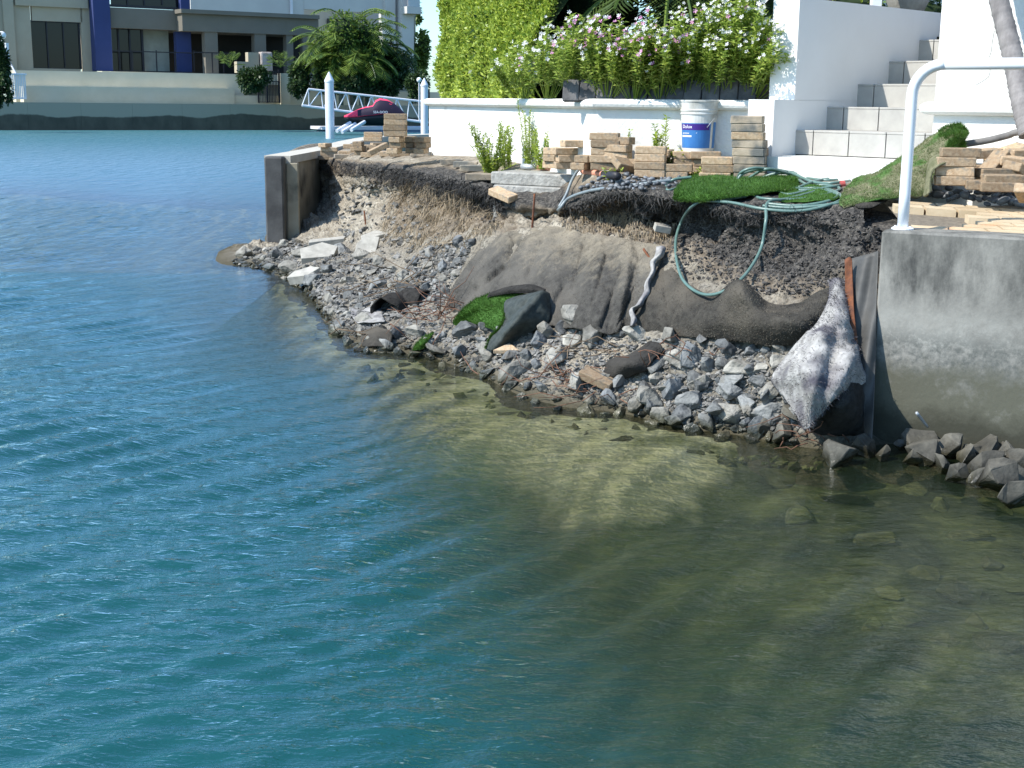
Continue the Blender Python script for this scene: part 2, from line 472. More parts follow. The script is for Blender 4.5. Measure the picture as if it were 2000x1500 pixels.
def hit(px, py, bvh=None):
    d = ray(px, py).normalized()
    r = (bvh or bank_bvh).ray_cast(Vector((0, 0, H)), d)
    if r[0] and r[0].y < 22: return (r[0], r[1])
    g = G(px, py, 1.36)
    return (g, Vector((0, 0, 1))) if g.y > 0 else (r[0], r[1])
def drop(x, y, bvh=None):
    r = (bvh or bank_bvh).ray_cast(Vector((x, y, 5)), Vector((0, 0, -1)))
    return r[0].z if r[0] else 1.3

# ---------------------------------------------------------------- sea bed and water
SH = [Vector((-60, 60, 0)), Vector((-4.5, 24, 0))] + shore[0:] + [shore[-1] + Vector((12, -4, 0))]
SHn = np.array([[p.x, p.y] for p in SH])
def dist_poly(X, Y, poly):
    best = np.full(X.shape, 1e9); sign = np.ones(X.shape)
    for a, b in zip(poly[:-1], poly[1:]):
        ab = b - a; l2 = (ab ** 2).sum()
        t = np.clip(((X - a[0]) * ab[0] + (Y - a[1]) * ab[1]) / l2, 0, 1)
        dx = X - (a[0] + t * ab[0]); dy = Y - (a[1] + t * ab[1])
        d = np.hypot(dx, dy)
        cr = ab[0] * dy - ab[1] * dx
        m_ = d < best
        best = np.where(m_, d, best); sign = np.where(m_, np.sign(cr), sign)
    ring = list(map(tuple, poly)) + [(60, -30), (-90, -30), (-90, poly[0][1])]       # the water side of the path
    ins = np.zeros(X.shape, bool); j = len(ring) - 1
    for i in range(len(ring)):
        xi, yi = ring[i]; xj, yj = ring[j]
        if yi != yj: ins ^= ((yi > Y) != (yj > Y)) & (X < (xj - xi) * (Y - yi) / (yj - yi) + xi)
        j = i
    return best, np.where(ins, -1, 1)
shade_edge_px = [(540, 560), (600, 690), (760, 780), (860, 880), (1050, 945), (1220, 1008), (1440, 950), (1560, 905), (1700, 895), (2600, 905)]  # outline of the sunlit sand; the shadow past it is bed colour and depth
SHADE_EDGE = np.array([[G(a, b - 62 * (b > 880), -.13).x, G(a, b - 62 * (b > 880), -.13).y] for a, b in shade_edge_px])
def bed_depth(X, Y):
    d, s = dist_poly(X, Y, SHn)
    d = np.where(s < 0, d, -d)               # positive in the water
    dep = np.where(d > 0, .26 * np.minimum(d, 1.3) + .07, .07 - .6 * d)
    ds, ss = dist_poly(X, Y, SHADE_EDGE)
    out = np.where(ss < 0, ds, 0)            # beyond the sunlit sand, in the shadow built into the bed
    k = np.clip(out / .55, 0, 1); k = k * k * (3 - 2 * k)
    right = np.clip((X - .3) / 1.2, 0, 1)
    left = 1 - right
    dep = dep + k * (.18 * right + .55 * left) + np.minimum(out, 6) * (.11 * right + .45 * left)  # bed drops there too, so the murk deepens the painted shadow
    return np.clip(dep, .05, 4.0), d, k
def vnoise(X, Y, sc, seed=0, octv=4):
    out = np.zeros(X.shape); f = X.ravel(); g2 = Y.ravel(); o = np.empty(f.size)
    for i in range(f.size):
        o[i] = noise.fractal(Vector((f[i] * sc + seed, g2[i] * sc, seed * 1.7)), .9, 2.0, octv)
    return o.reshape(X.shape)
def gridmesh(name, X, Y, Z, mt, smooth=True):
    nr, nc = X.shape
    v = np.stack([X, Y, Z], 2).reshape(-1, 3)
    idx = np.arange(nr * nc).reshape(nr, nc)
    q = np.stack([idx[:-1, :-1], idx[:-1, 1:], idx[1:, 1:], idx[1:, :-1]], 2).reshape(-1, 4)
    me = bpy.data.meshes.new(name)
    me.from_pydata(v.tolist(), [], q.tolist())
    me.materials.append(mt)
    if smooth: me.polygons.foreach_set('use_smooth', [True] * len(me.polygons))
    me.update()
    o = bpy.data.objects.new(name, me); COL.objects.link(o)
    return o
def bed_material():
    m = mat('sea_bed', (.36, .345, .20), (.50, .475, .30), 3.5, rough=.95, bump=.5, bscale=20, bdist=.03)
    n = m.node_tree.nodes; L = m.node_tree.links; b = n['Principled BSDF']
    src = b.inputs['Base Color'].links[0].from_socket
    at_ = n.new('ShaderNodeAttribute'); at_.attribute_name = 'weed'  # weed tone, also used for the shadow past the lit sand
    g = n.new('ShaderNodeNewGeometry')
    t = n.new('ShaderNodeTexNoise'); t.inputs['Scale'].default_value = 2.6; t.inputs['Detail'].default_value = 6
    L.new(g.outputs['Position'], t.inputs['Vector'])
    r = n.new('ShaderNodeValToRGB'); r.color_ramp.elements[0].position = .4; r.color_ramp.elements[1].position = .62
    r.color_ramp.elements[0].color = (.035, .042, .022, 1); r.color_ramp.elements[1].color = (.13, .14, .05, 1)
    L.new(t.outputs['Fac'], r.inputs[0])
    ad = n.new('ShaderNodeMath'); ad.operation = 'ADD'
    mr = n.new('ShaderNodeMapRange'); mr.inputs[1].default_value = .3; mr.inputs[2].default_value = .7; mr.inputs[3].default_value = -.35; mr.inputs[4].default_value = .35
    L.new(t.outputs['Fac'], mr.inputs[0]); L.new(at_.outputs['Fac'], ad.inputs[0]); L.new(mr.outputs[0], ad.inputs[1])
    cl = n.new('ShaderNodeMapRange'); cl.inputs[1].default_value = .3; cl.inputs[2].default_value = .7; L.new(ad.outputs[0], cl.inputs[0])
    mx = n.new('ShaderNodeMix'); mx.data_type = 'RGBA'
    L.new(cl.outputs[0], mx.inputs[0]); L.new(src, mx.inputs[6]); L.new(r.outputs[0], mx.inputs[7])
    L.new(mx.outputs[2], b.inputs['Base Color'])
    return m
xs = np.concatenate([np.linspace(-60, -6, 28), np.linspace(-5.8, 5.2, 190), np.linspace(5.6, 30, 16)])
ys = np.concatenate([np.linspace(-6, 2, 10), np.linspace(2.2, 18, 230), np.linspace(18.5, 110, 50)])
X, Y = np.meshgrid(xs, ys)
dep, dsh, kk = bed_depth(X, Y)
Zb = -dep * .34 + vnoise(X, Y, 1.1, 3) * .018     # kept shallow: the water surface does not bend the view
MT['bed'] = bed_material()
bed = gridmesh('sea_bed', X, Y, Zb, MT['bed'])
weed = np.clip(kk * 1.0 + np.clip((X - 1.0) / 1.5, 0, 1) * .8 + np.clip(1 - np.abs(dsh - .2) / .3, 0, 1) * .45, 0, 1)  # first term paints the shadow in weed colour, the others add weed
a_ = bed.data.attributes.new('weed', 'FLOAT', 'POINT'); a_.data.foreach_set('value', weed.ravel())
tag(bed, kind='structure')

def water_material():
    m = bpy.data.materials.new('canal_water'); m.use_nodes = True
    n = m.node_tree.nodes; L = m.node_tree.links
    n.remove(n['Principled BSDF']); out = n['Material Output']
    g = n.new('ShaderNodeNewGeometry')
    def mapping(rot, sc):
        mp = n.new('ShaderNodeMapping'); mp.inputs['Rotation'].default_value = (0, 0, R(rot)); mp.inputs['Scale'].default_value = sc
        L.new(g.outputs['Position'], mp.inputs[0]); return mp.outputs[0]
    def nz(vec, sc, det, dist=0.0, rough=.5):
        t = n.new('ShaderNodeTexNoise'); t.inputs['Scale'].default_value = sc; t.inputs['Detail'].default_value = det
        t.inputs['Distortion'].default_value = dist; t.inputs['Roughness'].default_value = rough
        L.new(vec, t.inputs['Vector']); return t.outputs['Fac']
    h1 = nz(mapping(12, (1, 2.6, 1)), 3.4, 3, .6)
    h2 = nz(mapping(-14, (1, 2.6, 1)), 11, 3, .8)
    h3 = nz(mapping(5, (1, 2.2, 1)), 34, 2, .5)
    def mul(a, k):
        x = n.new('ShaderNodeMath'); x.operation = 'MULTIPLY'; L.new(a, x.inputs[0]); x.inputs[1].default_value = k; return x.outputs[0]
    def add(a, b_):
        x = n.new('ShaderNodeMath'); x.operation = 'ADD'; L.new(a, x.inputs[0]); L.new(b_, x.inputs[1]); return x.outputs[0]
    h4 = nz(mapping(24, (1, 5.0, 1)), 2.4, 1, .35)
    h = add(add(mul(h1, .016), mul(h2, .010)), mul(h3, .0045))
    h5 = nz(mapping(-7, (1, .30, 1)), 3.2, 3, .4)
    fa = n.new('ShaderNodeAttribute'); fa.attribute_name = 'far'
    x5 = n.new('ShaderNodeMath'); x5.operation = 'MULTIPLY'; L.new(h5, x5.inputs[0]); L.new(fa.outputs['Fac'], x5.inputs[1])
    h = add(h, x5.outputs[0])
    # calmer close to the bank
    ch = n.new('ShaderNodeAttribute'); ch.attribute_name = 'chop'
    x = n.new('ShaderNodeMath'); x.operation = 'MULTIPLY'; L.new(h, x.inputs[0]); L.new(ch.outputs['Fac'], x.inputs[1])
    bp = n.new('ShaderNodeBump'); bp.inputs['Strength'].default_value = 1; bp.inputs['Distance'].default_value = 1.0
    L.new(x.outputs[0], bp.inputs['Height'])
    gl = n.new('ShaderNodeBsdfGlossy'); rg = n.new('ShaderNodeAttribute'); rg.attribute_name = 'rough'; L.new(rg.outputs['Fac'], gl.inputs['Roughness']); gl.inputs['Color'].default_value = (.92, .96, 1, 1)
    L.new(bp.outputs[0], gl.inputs['Normal'])
    fq = n.new('ShaderNodeAttribute'); fq.attribute_name = 'slope'
    fr = n.new('ShaderNodeFresnel'); fr.inputs['IOR'].default_value = 1.45; L.new(bp.outputs[0], fr.inputs['Normal'])
    tr = n.new('ShaderNodeBsdfTransparent')
    mk = n.new('ShaderNodeAttribute'); mk.attribute_name = 'murk'
    # caustic light web painted into the tint of the clear water
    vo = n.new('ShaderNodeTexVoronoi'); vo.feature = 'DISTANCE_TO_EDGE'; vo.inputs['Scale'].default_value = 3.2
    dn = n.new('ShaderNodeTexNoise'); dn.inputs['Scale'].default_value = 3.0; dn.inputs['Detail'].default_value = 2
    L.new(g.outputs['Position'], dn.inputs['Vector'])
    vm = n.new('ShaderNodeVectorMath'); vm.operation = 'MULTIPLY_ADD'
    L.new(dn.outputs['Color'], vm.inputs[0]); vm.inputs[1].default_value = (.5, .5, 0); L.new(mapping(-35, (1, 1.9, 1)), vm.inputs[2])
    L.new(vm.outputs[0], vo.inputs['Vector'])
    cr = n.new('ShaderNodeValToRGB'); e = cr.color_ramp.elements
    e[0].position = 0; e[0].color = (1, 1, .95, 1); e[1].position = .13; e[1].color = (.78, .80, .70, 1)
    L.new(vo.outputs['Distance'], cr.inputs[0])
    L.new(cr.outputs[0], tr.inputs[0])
    df = n.new('ShaderNodeBsdfDiffuse')
    cm = n.new('ShaderNodeMix'); cm.data_type = 'RGBA'
    sd = n.new('ShaderNodeAttribute'); sd.attribute_name = 'silt_reflection'
    L.new(sd.outputs['Fac'], cm.inputs[0]); cm.inputs[6].default_value = (.008, .070, .070, 1); cm.inputs[7].default_value = (.030, .048, .024, 1)  # olive is silt plus dark reflections painted into the body colour
    dp = n.new('ShaderNodeAttribute'); dp.attribute_name = 'channel'
    cn = n.new('ShaderNodeMix'); cn.data_type = 'RGBA'
    L.new(dp.outputs['Fac'], cn.inputs[0]); L.new(cm.outputs[2], cn.inputs[6]); cn.inputs[7].default_value = (.010, .105, .118, 1)
    L.new(cn.outputs[2], df.inputs[0])
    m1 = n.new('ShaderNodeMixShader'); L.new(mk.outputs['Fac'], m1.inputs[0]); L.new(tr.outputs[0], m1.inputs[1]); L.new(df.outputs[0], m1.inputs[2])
    m2 = n.new('ShaderNodeMixShader'); fm_ = n.new('ShaderNodeMath'); fm_.operation = 'MULTIPLY'; L.new(fr.outputs[0], fm_.inputs[0]); L.new(fq.outputs['Fac'], fm_.inputs[1]); L.new(fm_.outputs[0], m2.inputs[0]); L.new(m1.outputs[0], m2.inputs[1]); L.new(gl.outputs[0], m2.inputs[2])
    L.new(m2.outputs[0], out.inputs[0])
    return m
MT['water'] = water_material()
ys = np.concatenate([[-8, -4, -1, 1, 2, 2.5], 2.55 * np.exp(np.arange(0, 930) * .0041)])
us = np.concatenate([[-1.6, -1.1, -.8, -.65], np.linspace(-.52, .44, 620), [.6, .8, 1.1, 1.6]])
Y, U = np.meshgrid(ys, us, indexing='ij')
X = U * np.maximum(Y, 2.5)
X = np.where(np.abs(U) > 1.5, np.sign(U) * np.maximum(np.abs(X), 60), X)
dep, dsh, kk = bed_depth(X, Y)
Zw = np.zeros(X.shape)
rw = np.random.RandomState(4)
comps = []
for lam, ang, sl, nn in ((.30, 139, .058, 4), (.43, 134, .026, 2), (.20, 142, .034, 3), (.15, 102, .042, 5), (.10, 93, .042, 5), (.07, 90, .026, 3), (.9, 122, .006, 1), (.7, 100, .016, 2)):
    for _ in range(nn): comps.append((lam * rw.uniform(.8, 1.25), ang + rw.normal(0, 7), sl, rw.uniform(0, 6.28)))
warp = .5 * np.sin(X * .8 + 1.1 * np.sin(Y * .5)) + .5 * np.sin(Y * .63 + X * .4 + 1)
pxl = np.maximum(Y, 2.5) * .0041
for lam, ang, sl, ph in comps:
    a = R(ang); k = 2 * math.pi / lam
    am = sl * lam / (2 * math.pi) * (1 + .5 * np.sin(X * 1.3 + ph * 3) * np.sin(Y * .9 + ph * 5))
    res = np.clip((lam / pxl - 2.5) / 3, 0, 1)           # leave out what the mesh cannot carry this far away
    ps = k * (X * math.cos(a) + Y * math.sin(a)) + ph + warp * min(2.2, k * .06)
    sn = np.sin(ps); Zw += am * res * (sn + .18 * np.cos(2 * ps))
calm = np.clip(.16 + dsh / 3.4, .16, 1) * np.clip(1.05 - (X + .2) * .25, .5, 1)
Zw *= calm * np.clip(1.15 + Y * .02, 1, 1.6)
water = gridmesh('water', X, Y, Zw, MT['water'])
murk = 1 - np.exp(-np.maximum(dep, 0) * np.interp(X, [-1.5, .2], [1.4, .42]))
murk = np.clip(murk, 0, .985)
silt_reflection = np.clip((X - (-.8 + (6.8 - np.minimum(Y, 8)) * .2)) / .8, 0, 1) * np.clip(1.7 - dsh / 4, 0, 1); silt_reflection = np.maximum(silt_reflection, np.clip(1.2 - dsh / 1.4, 0, 1))  # first part paints the dark reflection, second is silt near the shore
rgh = np.interp(Y, [0, 6, 12, 22, 40, 90], [.05, .06, .12, .22, .32, .38])
for nm, arr in (('murk', murk), ('chop', np.clip(.30 + dsh * .28, .3, 1.0) * np.where(X > 0, np.clip(1 - X * .18, .62, 1), 1)), ('silt_reflection', silt_reflection), ('channel', np.clip((Y - 12) / 22, 0, 1)), ('far', np.interp(Y, [9, 18, 35, 80], [0, .09, .30, .6])), ('rough', rgh), ('slope', np.interp(Y, [5, 12, 25, 60, 90], [1.2, 1.35, 1.1, .5, .4]) * (1 - .38 * silt_reflection * (X > -2.5)))):
    a_ = water.data.attributes.new(nm, 'FLOAT', 'POINT'); a_.data.foreach_set('value', arr.ravel())
tag(water, kind='structure')
# ================================================================ PART 2: near structures
def sweep(mbx, path, prof, m=0, closed_ends=True):
    """path: list of (x, y); prof: list of (outward, z) - outward is to the right of the path"""
    n = len(path); rings = []
    for i in range(n):
        p = Vector((path[i][0], path[i][1]))
        d0 = (p - Vector(path[i - 1])).normalized() if i else None
        d1 = (Vector(path[i + 1]) - p).normalized() if i < n - 1 else None
        if d0 is None: d0 = d1
        if d1 is None: d1 = d0
        n0 = Vector((d0.y, -d0.x)); n1 = Vector((d1.y, -d1.x))
        b = (n0 + n1).normalized(); k = 1 / max(.3, b.dot(n0))
        rings.append([Vector((p.x + b.x * o * k, p.y + b.y * o * k, z)) for o, z in prof])
    m_ = len(prof)
    vs = [q for r in rings for q in r]
    fs = [(i * m_ + j, (i + 1) * m_ + j, (i + 1) * m_ + (j + 1) % m_, i * m_ + (j + 1) % m_) for i in range(n - 1) for j in range(m_)]
    if closed_ends: fs += [tuple(range(m_)), tuple((n - 1) * m_ + j for j in range(m_))[::-1]]
    mbx.add(vs, fs, m)
    return mbx
def xy(px, D):
    p = P(px, 205, D); return (p.x, p.y)
CAPZ = 1.94
def wallD(px):                          # distance of the planter's face seen in column px
    u = P(px, 300, 1.0).x
    for A, B in ((PL0, PL1), (PL1, PL2)):
        # point A + t(B-A) with x = u y
        dx, dy = B[0] - A[0], B[1] - A[1]; t = (u * A[1] - A[0]) / (dx - u * dy)
        if -.001 <= t <= 1.001: return A[1] + t * dy
    return 99
PL0, PL1, PL2 = xy(838, 15.4), xy(1168, 10.72), (1.88, 10.36)
# planter wall
pw = empty('planter_wall', (PL1[0], PL1[1], 1.3), 'low white rendered planter wall with a rounded cap behind the paver piles', 'wall')
def child(o, parent):
    o.parent = parent; o.matrix_parent_inverse = Matrix.Translation(-parent.location); return o
backL = (PL0[0] + .9, PL0[1] + 4.0)
b = sweep(MB(), [backL, PL0, PL1, PL2], [(0, 1.0), (0, CAPZ - .085), (-.2, CAPZ - .085), (-.2, 1.0)])
child(b.build('wall', MT['white']), pw)
prof = [(-.24, CAPZ - .08)] + [(.012 + .05 * math.sin(a), CAPZ - .045 - .04 * math.cos(a)) for a in np.linspace(0, math.pi, 7)] + [(-.24, CAPZ - .005)]
b = sweep(MB(), [backL, PL0, PL1, PL2], prof)
child(b.build('cap', MT['white'], smooth=False), pw)
# planter soil
MT['soil'] = mat('garden_soil', (.035, .028, .02), (.08, .065, .045), 9, rough=.95, bump=.6, bscale=30)
b = MB().prism([(PL0[0] + .1, PL0[1]), (PL1[0] + .1, PL1[1] + .15), (PL2[0], PL2[1] + .12), (3.2, 11.9), (7, 15.6), (7, 24), (0, 22)], 1.1, CAPZ - .03)
tag(b.build('garden_bed', MT['soil']), kind='structure')

# row of slanted edging blocks on the planter
MT['edging'] = mat('grey_edging', (.07, .068, .07), (.14, .135, .135), 8, rough=.9, bump=.4, bscale=60, rv=.15)
e0 = P(1100, 190, 10.98); e1 = P(1478, 192, 10.48)
nb = 11
ordn = ['leftmost', 'second', 'third', 'fourth', 'fifth', 'sixth', 'seventh', 'eighth', 'ninth', 'tenth', 'eleventh', 'twelfth', 'thirteenth', 'fourteenth']
for i in range(nb):
    t0 = i / nb; c = e0.lerp(e1, (i + .5) / nb)
    L_ = (e1 - e0).length / nb
    ang = math.atan2(e1.y - e0.y, e1.x - e0.x)
    mb = MB().box((0, 0, .075), (L_ * .96, .06, .17), Matrix.Rotation(R(-9 + rnd.uniform(-3, 3)), 3, 'X') @ Matrix.Rotation(R(rnd.uniform(-2, 6)), 3, 'Y'), bev=.006)
    o = mb.build('edging_block', MT['edging']); o.location = (c.x, c.y, CAPZ - .02); o.rotation_euler = (0, 0, ang + R(rnd.uniform(-3, 3)))
    tag(o, 'grey upright edging block holding the flower bed, %s from the hedge end of the row' % ('nearest' if i == 0 else ordn[i]), 'edging block', 'upright blocks edging the flower bed')

# stairs ---------------------------------------------------------
dB = Vector((.707, .707, 0)); dR = Vector((.707, -.707, 0)); dL = -dR
st = empty('staircase', (2.0, 9.9, 1.37), 'white rendered garden stairs with grey tiled risers going up beside the white wall', 'stairs')
lefts = [(1549, 10.2), (1606, 10.5), (1663, 10.8), (1719, 11.13), (1774, 11.46), (1832, 11.82)]
ztop = [1.719, 1.892, 2.068, 2.256, 2.44, 2.63]
zb = 1.54
for i, ((px, D), zt) in enumerate(zip(lefts, ztop)):
    p = P(px, 200, D); a = Vector((p.x, p.y, 0))
    mb = MB()
    wdt = 1.35
    q = [a, a + dR * wdt, a + dR * wdt + dB * .5, a + dB * .5]
    mb.prism([(v.x, v.y) for v in q], zb - .02, zt - .016)
    step = child(mb.build('step', MT['grout']), st)
    mt = MB()
    x = 0; wds = [.2] + [.3] * 4
    rot = Matrix.Rotation(R(-45), 3, 'Z')
    for wd_ in wds:
        wd_ = min(wd_, wdt - x)
        c = a + dR * (x + wd_ / 2) - dB * .006
        mt.box((c.x, c.y, (zb + zt - .014) / 2), (wd_ - .009, .014, zt - .014 - zb - .004), rot)
        x += wd_
    rt = mt.build('riser', MT['tile']); rt.parent = step
    mt = MB(); x = 0
    for wd_ in wds:
        wd_ = min(wd_, wdt - x)
        c = a + dR * (x + wd_ / 2) + dB * .235
        mt.box((c.x, c.y, zt - .007), (wd_ - .006, .5, .016), rot, bev=.003)
        x += wd_
    tr_ = mt.build('tread', MT['tile']); tr_.parent = step
    zb = zt
# landing
a = P(1499, 300, 9.82); a.z = 0
q = [a, a + dR * 1.6, a + dR * 1.6 + dB * .8, a + dB * .8]
child(MB().prism([(v.x, v.y) for v in q], 1.2, 1.535).build('landing', MT['white']), st)
# side wall
s0 = Vector((1.895, 9.945, 0)); s1 = Vector((2.08, 10.13, 0)); th = .228
b = MB()
far_ = s0 + dB * 5
b.prism([(v.x, v.y) for v in (s0, far_, far_ + dL * th, s0 + dL * th)], 1.2, CAPZ)
child(b.build('low_side_wall', MT['whiteshade']), st)
far_ = s1 + dB * 5
b = MB().prism([(v.x, v.y) for v in (s1, far_, far_ + dL * th, s1 + dL * th)], CAPZ - .004, 2.675)
child(b.build('side_wall', MT['whiteshade']), st)
# wall on the right of the stairs
w0 = Vector((2.91, 9.44, 0)); dW = Vector((.69, -.72, 0)).normalized(); dWb = Vector((.72, .69, 0)).normalized()
ww = empty('garden_wall', (3.2, 9.1, 1.35), 'tall white rendered wall with a projecting rounded ledge behind the leaning palm', 'wall')
b = MB().prism([(v.x, v.y) for v in (w0, w0 + dW * 3.2, w0 + dW * 3.2 + dWb * .25, w0 + dWb * 5)], 1.1, 3.25)
child(b.build('wall', MT['white']), ww)
wl = w0 - dWb * .0
path = [(w0.x + dWb.x * 1.2, w0.y + dWb.y * 1.2), (w0.x, w0.y), (w0.x + dW.x * 3.2, w0.y + dW.y * 3.2)]
prof2 = [(-.1, 1.845)] + [(.02 + .055 * math.sin(a_), 1.89 - .045 * math.cos(a_)) for a_ in np.linspace(0, math.pi, 7)] + [(-.1, 1.935)]
child(sweep(MB(), path, prof2).build('ledge', MT['white']), ww)
def crack_mat(): return mat('crack', (.30, .29, .27), rough=.9)
# crack in the wall: fine groove lines
ck = [(1942, 60), (1938, 82), (1936, 100), (1930, 118), (1934, 138), (1931, 150), (1920, 158), (1906, 166)]
def on_plane(px, py, p0, nrm):
    d = ray(px, py); t = (p0 - Vector((0, 0, H))).dot(nrm) / d.dot(nrm)
    return Vector((0, 0, H)) + d * t
nW = dWb * -1
pts = [on_plane(x_, y_, w0 - dWb * .001, nW) for x_, y_ in ck]
child(MB().tube(pts, .0022, 5).build('crack', crack_mat()), ww)

# concrete sea wall on the right -----------------------------------
c0 = P(1722, 450, 7.5); c1 = P(2000, 462, 7.13)
WZ = c0.z
dC = Vector((c1.x - c0.x, c1.y - c0.y, 0)).normalized(); nC = Vector((dC.y, -dC.x, 0))
def concrete_mat(name, lichen=True):
    m = mat(name, (.29, .28, .25), (.19, .186, .168), 2.2, rough=.9, bump=.25, bscale=45, contrast=(.3, .7), stretch=(1, 1, .8))
    n = m.node_tree.nodes; L = m.node_tree.links; b_ = n['Principled BSDF']
    src = b_.inputs['Base Color'].links[0].from_socket
    g = n.new('ShaderNodeNewGeometry'); sp = n.new('ShaderNodeSeparateXYZ'); L.new(g.outputs['Position'], sp.inputs[0])
    def band(z0, z1, z2, z3, col, src, nsc, lo, hi, st=None):
        a1 = n.new('ShaderNodeMapRange'); a1.inputs[1].default_value = z0; a1.inputs[2].default_value = z1
        a2 = n.new('ShaderNodeMapRange'); a2.inputs[1].default_value = z3; a2.inputs[2].default_value = z2
        t = n.new('ShaderNodeTexNoise'); t.inputs['Scale'].default_value = nsc; t.inputs['Detail'].default_value = 8; t.inputs['Roughness'].default_value = .7
        if st:
            mp = n.new('ShaderNodeMapping'); mp.inputs['Scale'].default_value = st; L.new(g.outputs['Position'], mp.inputs[0]); L.new(mp.outputs[0], t.inputs[0])
        else: L.new(g.outputs['Position'], t.inputs[0])
        jit = n.new('ShaderNodeMath'); jit.operation = 'MULTIPLY_ADD'
        L.new(t.outputs['Fac'], jit.inputs[0]); jit.inputs[1].default_value = .35; L.new(sp.outputs[2], jit.inputs[2])
        off = n.new('ShaderNodeMath'); off.operation = 'SUBTRACT'; L.new(jit.outputs[0], off.inputs[0]); off.inputs[1].default_value = .175
        L.new(off.outputs[0], a1.inputs[0]); L.new(off.outputs[0], a2.inputs[0])
        r = n.new('ShaderNodeMapRange'); r.inputs[1].default_value = lo; r.inputs[2].default_value = hi; L.new(t.outputs['Fac'], r.inputs[0])
        m1 = n.new('ShaderNodeMath'); m1.operation = 'MULTIPLY'; L.new(a1.outputs[0], m1.inputs[0]); L.new(a2.outputs[0], m1.inputs[1])
        m2 = n.new('ShaderNodeMath'); m2.operation = 'MULTIPLY'; L.new(m1.outputs[0], m2.inputs[0]); L.new(r.outputs[0], m2.inputs[1])
        x = n.new('ShaderNodeMix'); x.data_type = 'RGBA'; L.new(m2.outputs[0], x.inputs[0]); L.new(src, x.inputs[6]); x.inputs[7].default_value = (*col, 1)
        return x.outputs[2]
    if lichen:
        src = band(.75, .95, 1.3, 1.4, (.06, .06, .056), src, 4, .40, .66, (1, 1, .4))
        src = band(.52, .62, .74, .82, (.32, .315, .285), src, 6, .40, .65)
        src = band(.30, .42, .62, .70, (.11, .115, .105), src, 26, .36, .62)
        src = band(-.6, -.5, .40, .52, (.10, .10, .075), src, 6, .15, .45)
        src = band(-.6, -.5, .16, .28, (.045, .045, .032), src, 4, .2, .4)
    else:
        src = band(-.6, -.5, .5, .9, (.06, .06, .05), src, 5, .2, .5)
    L.new(src, b_.inputs['Base Color'])
    return m
MT['concrete'] = concrete_mat('stained_concrete')
MT['concrete2'] = mat('dark_concrete', (.10, .10, .098), (.055, .055, .055), 3, rough=.9, bump=.25, bscale=40)
sw = empty('concrete_seawall', (c0.x, c0.y, 0), 'stained grey concrete seawall with a sharp end under the white railing', 'seawall')
end = c0 + dC * 5
b = MB()
lowo = .012
b.box(((c0 + end) / 2 - nC * .15)[:2] + (WZ / 2 - .6,), ((end - c0).length, .3, WZ + 1.2), Matrix.Rotation(math.atan2(dC.y, dC.x), 3, 'Z'), bev=.012)
child(b.build('wall', MT['concrete']), sw)
# far remnant of the sea wall with its end post
q0 = P(523, 300, 17.3); ZL = 1.2
rem = empty('broken_seawall_return', (q0.x, q0.y, 0), 'broken end of the old concrete seawall standing clear of the washed out pit', 'seawall')
pth = [(q0.x + .12, q0.y), xy(640, 21.0), xy(688, 24.4), xy(745, 27.5), xy(850, 30.0)]
pth = [(a_[0], a_[1]) for a_ in smooth] if False else pth
sp_ = smoothcurve([Vector((a_[0], a_[1], 0)) for a_ in pth], 5)
b = sweep(MB(), [(v.x, v.y) for v in sp_], [(.13, -1.0), (.13, ZL - .1), (-.12, ZL - .1), (-.12, -1.0)])
MT['beigeconc'] = mat('beige_concrete', (.26, .23, .17), (.34, .31, .24), 2.5, rough=.9, bump=.2, bscale=40, col3=(.08, .075, .06), scale3=2.2, c3=(.52, .7))
child(b.build('wall', MT['beigeconc']), rem)
MT['capconc'] = mat('pale_capping', (.44, .41, .35), (.52, .49, .42), 5, rough=.9, bump=.2, bscale=50)
b = sweep(MB(), [(v.x, v.y) for v in sp_], [(.17, ZL - .1), (.17, ZL), (-.17, ZL), (-.17, ZL - .1)])
child(b.build('capping', MT['capconc']), rem)
b = MB().box((q0.x + .11, q0.y - .10, ZL / 2 - .5), (.235, .26, ZL + 1.0 - .012), bev=.02)
child(b.build('end_post', MT['concrete2']), rem)
b = MB().box((q0.x + .31, q0.y + .03, ZL / 2 - .45), (.15, .10, ZL + .72), bev=.01)
child(b.build('joint_strip', MT['beigeconc']), rem)

# concrete footing left in the bank
f0 = P(983, 332, 11.55); f1 = P(1192, 338, 11.0)
dF = (f1 - f0); dF.z = 0; LF = dF.length; rotF = Matrix.Rotation(math.atan2(dF.y, dF.x), 3, 'Z')
MT['roughconc'] = mat('rough_concrete', (.36, .35, .32), (.24, .23, .21), 12, rough=.95, bump=.9, bscale=26, bdist=.02)
fm = (f0 + f1) / 2
ft = empty('concrete_footing', (fm.x, fm.y, .95), 'rough grey concrete footing slab exposed at the top of the bank', 'footing')
child(MB().box((fm.x, fm.y + .20, 1.262), (LF, .42, .11), rotF, bev=.012).build('upper_slab', MT['roughconc']), ft)
child(MB().box((fm.x + .02, fm.y + .13, 1.06), (LF * .98, .44, .30), rotF, bev=.01).build('lower_slab', MT['roughconc']), ft)

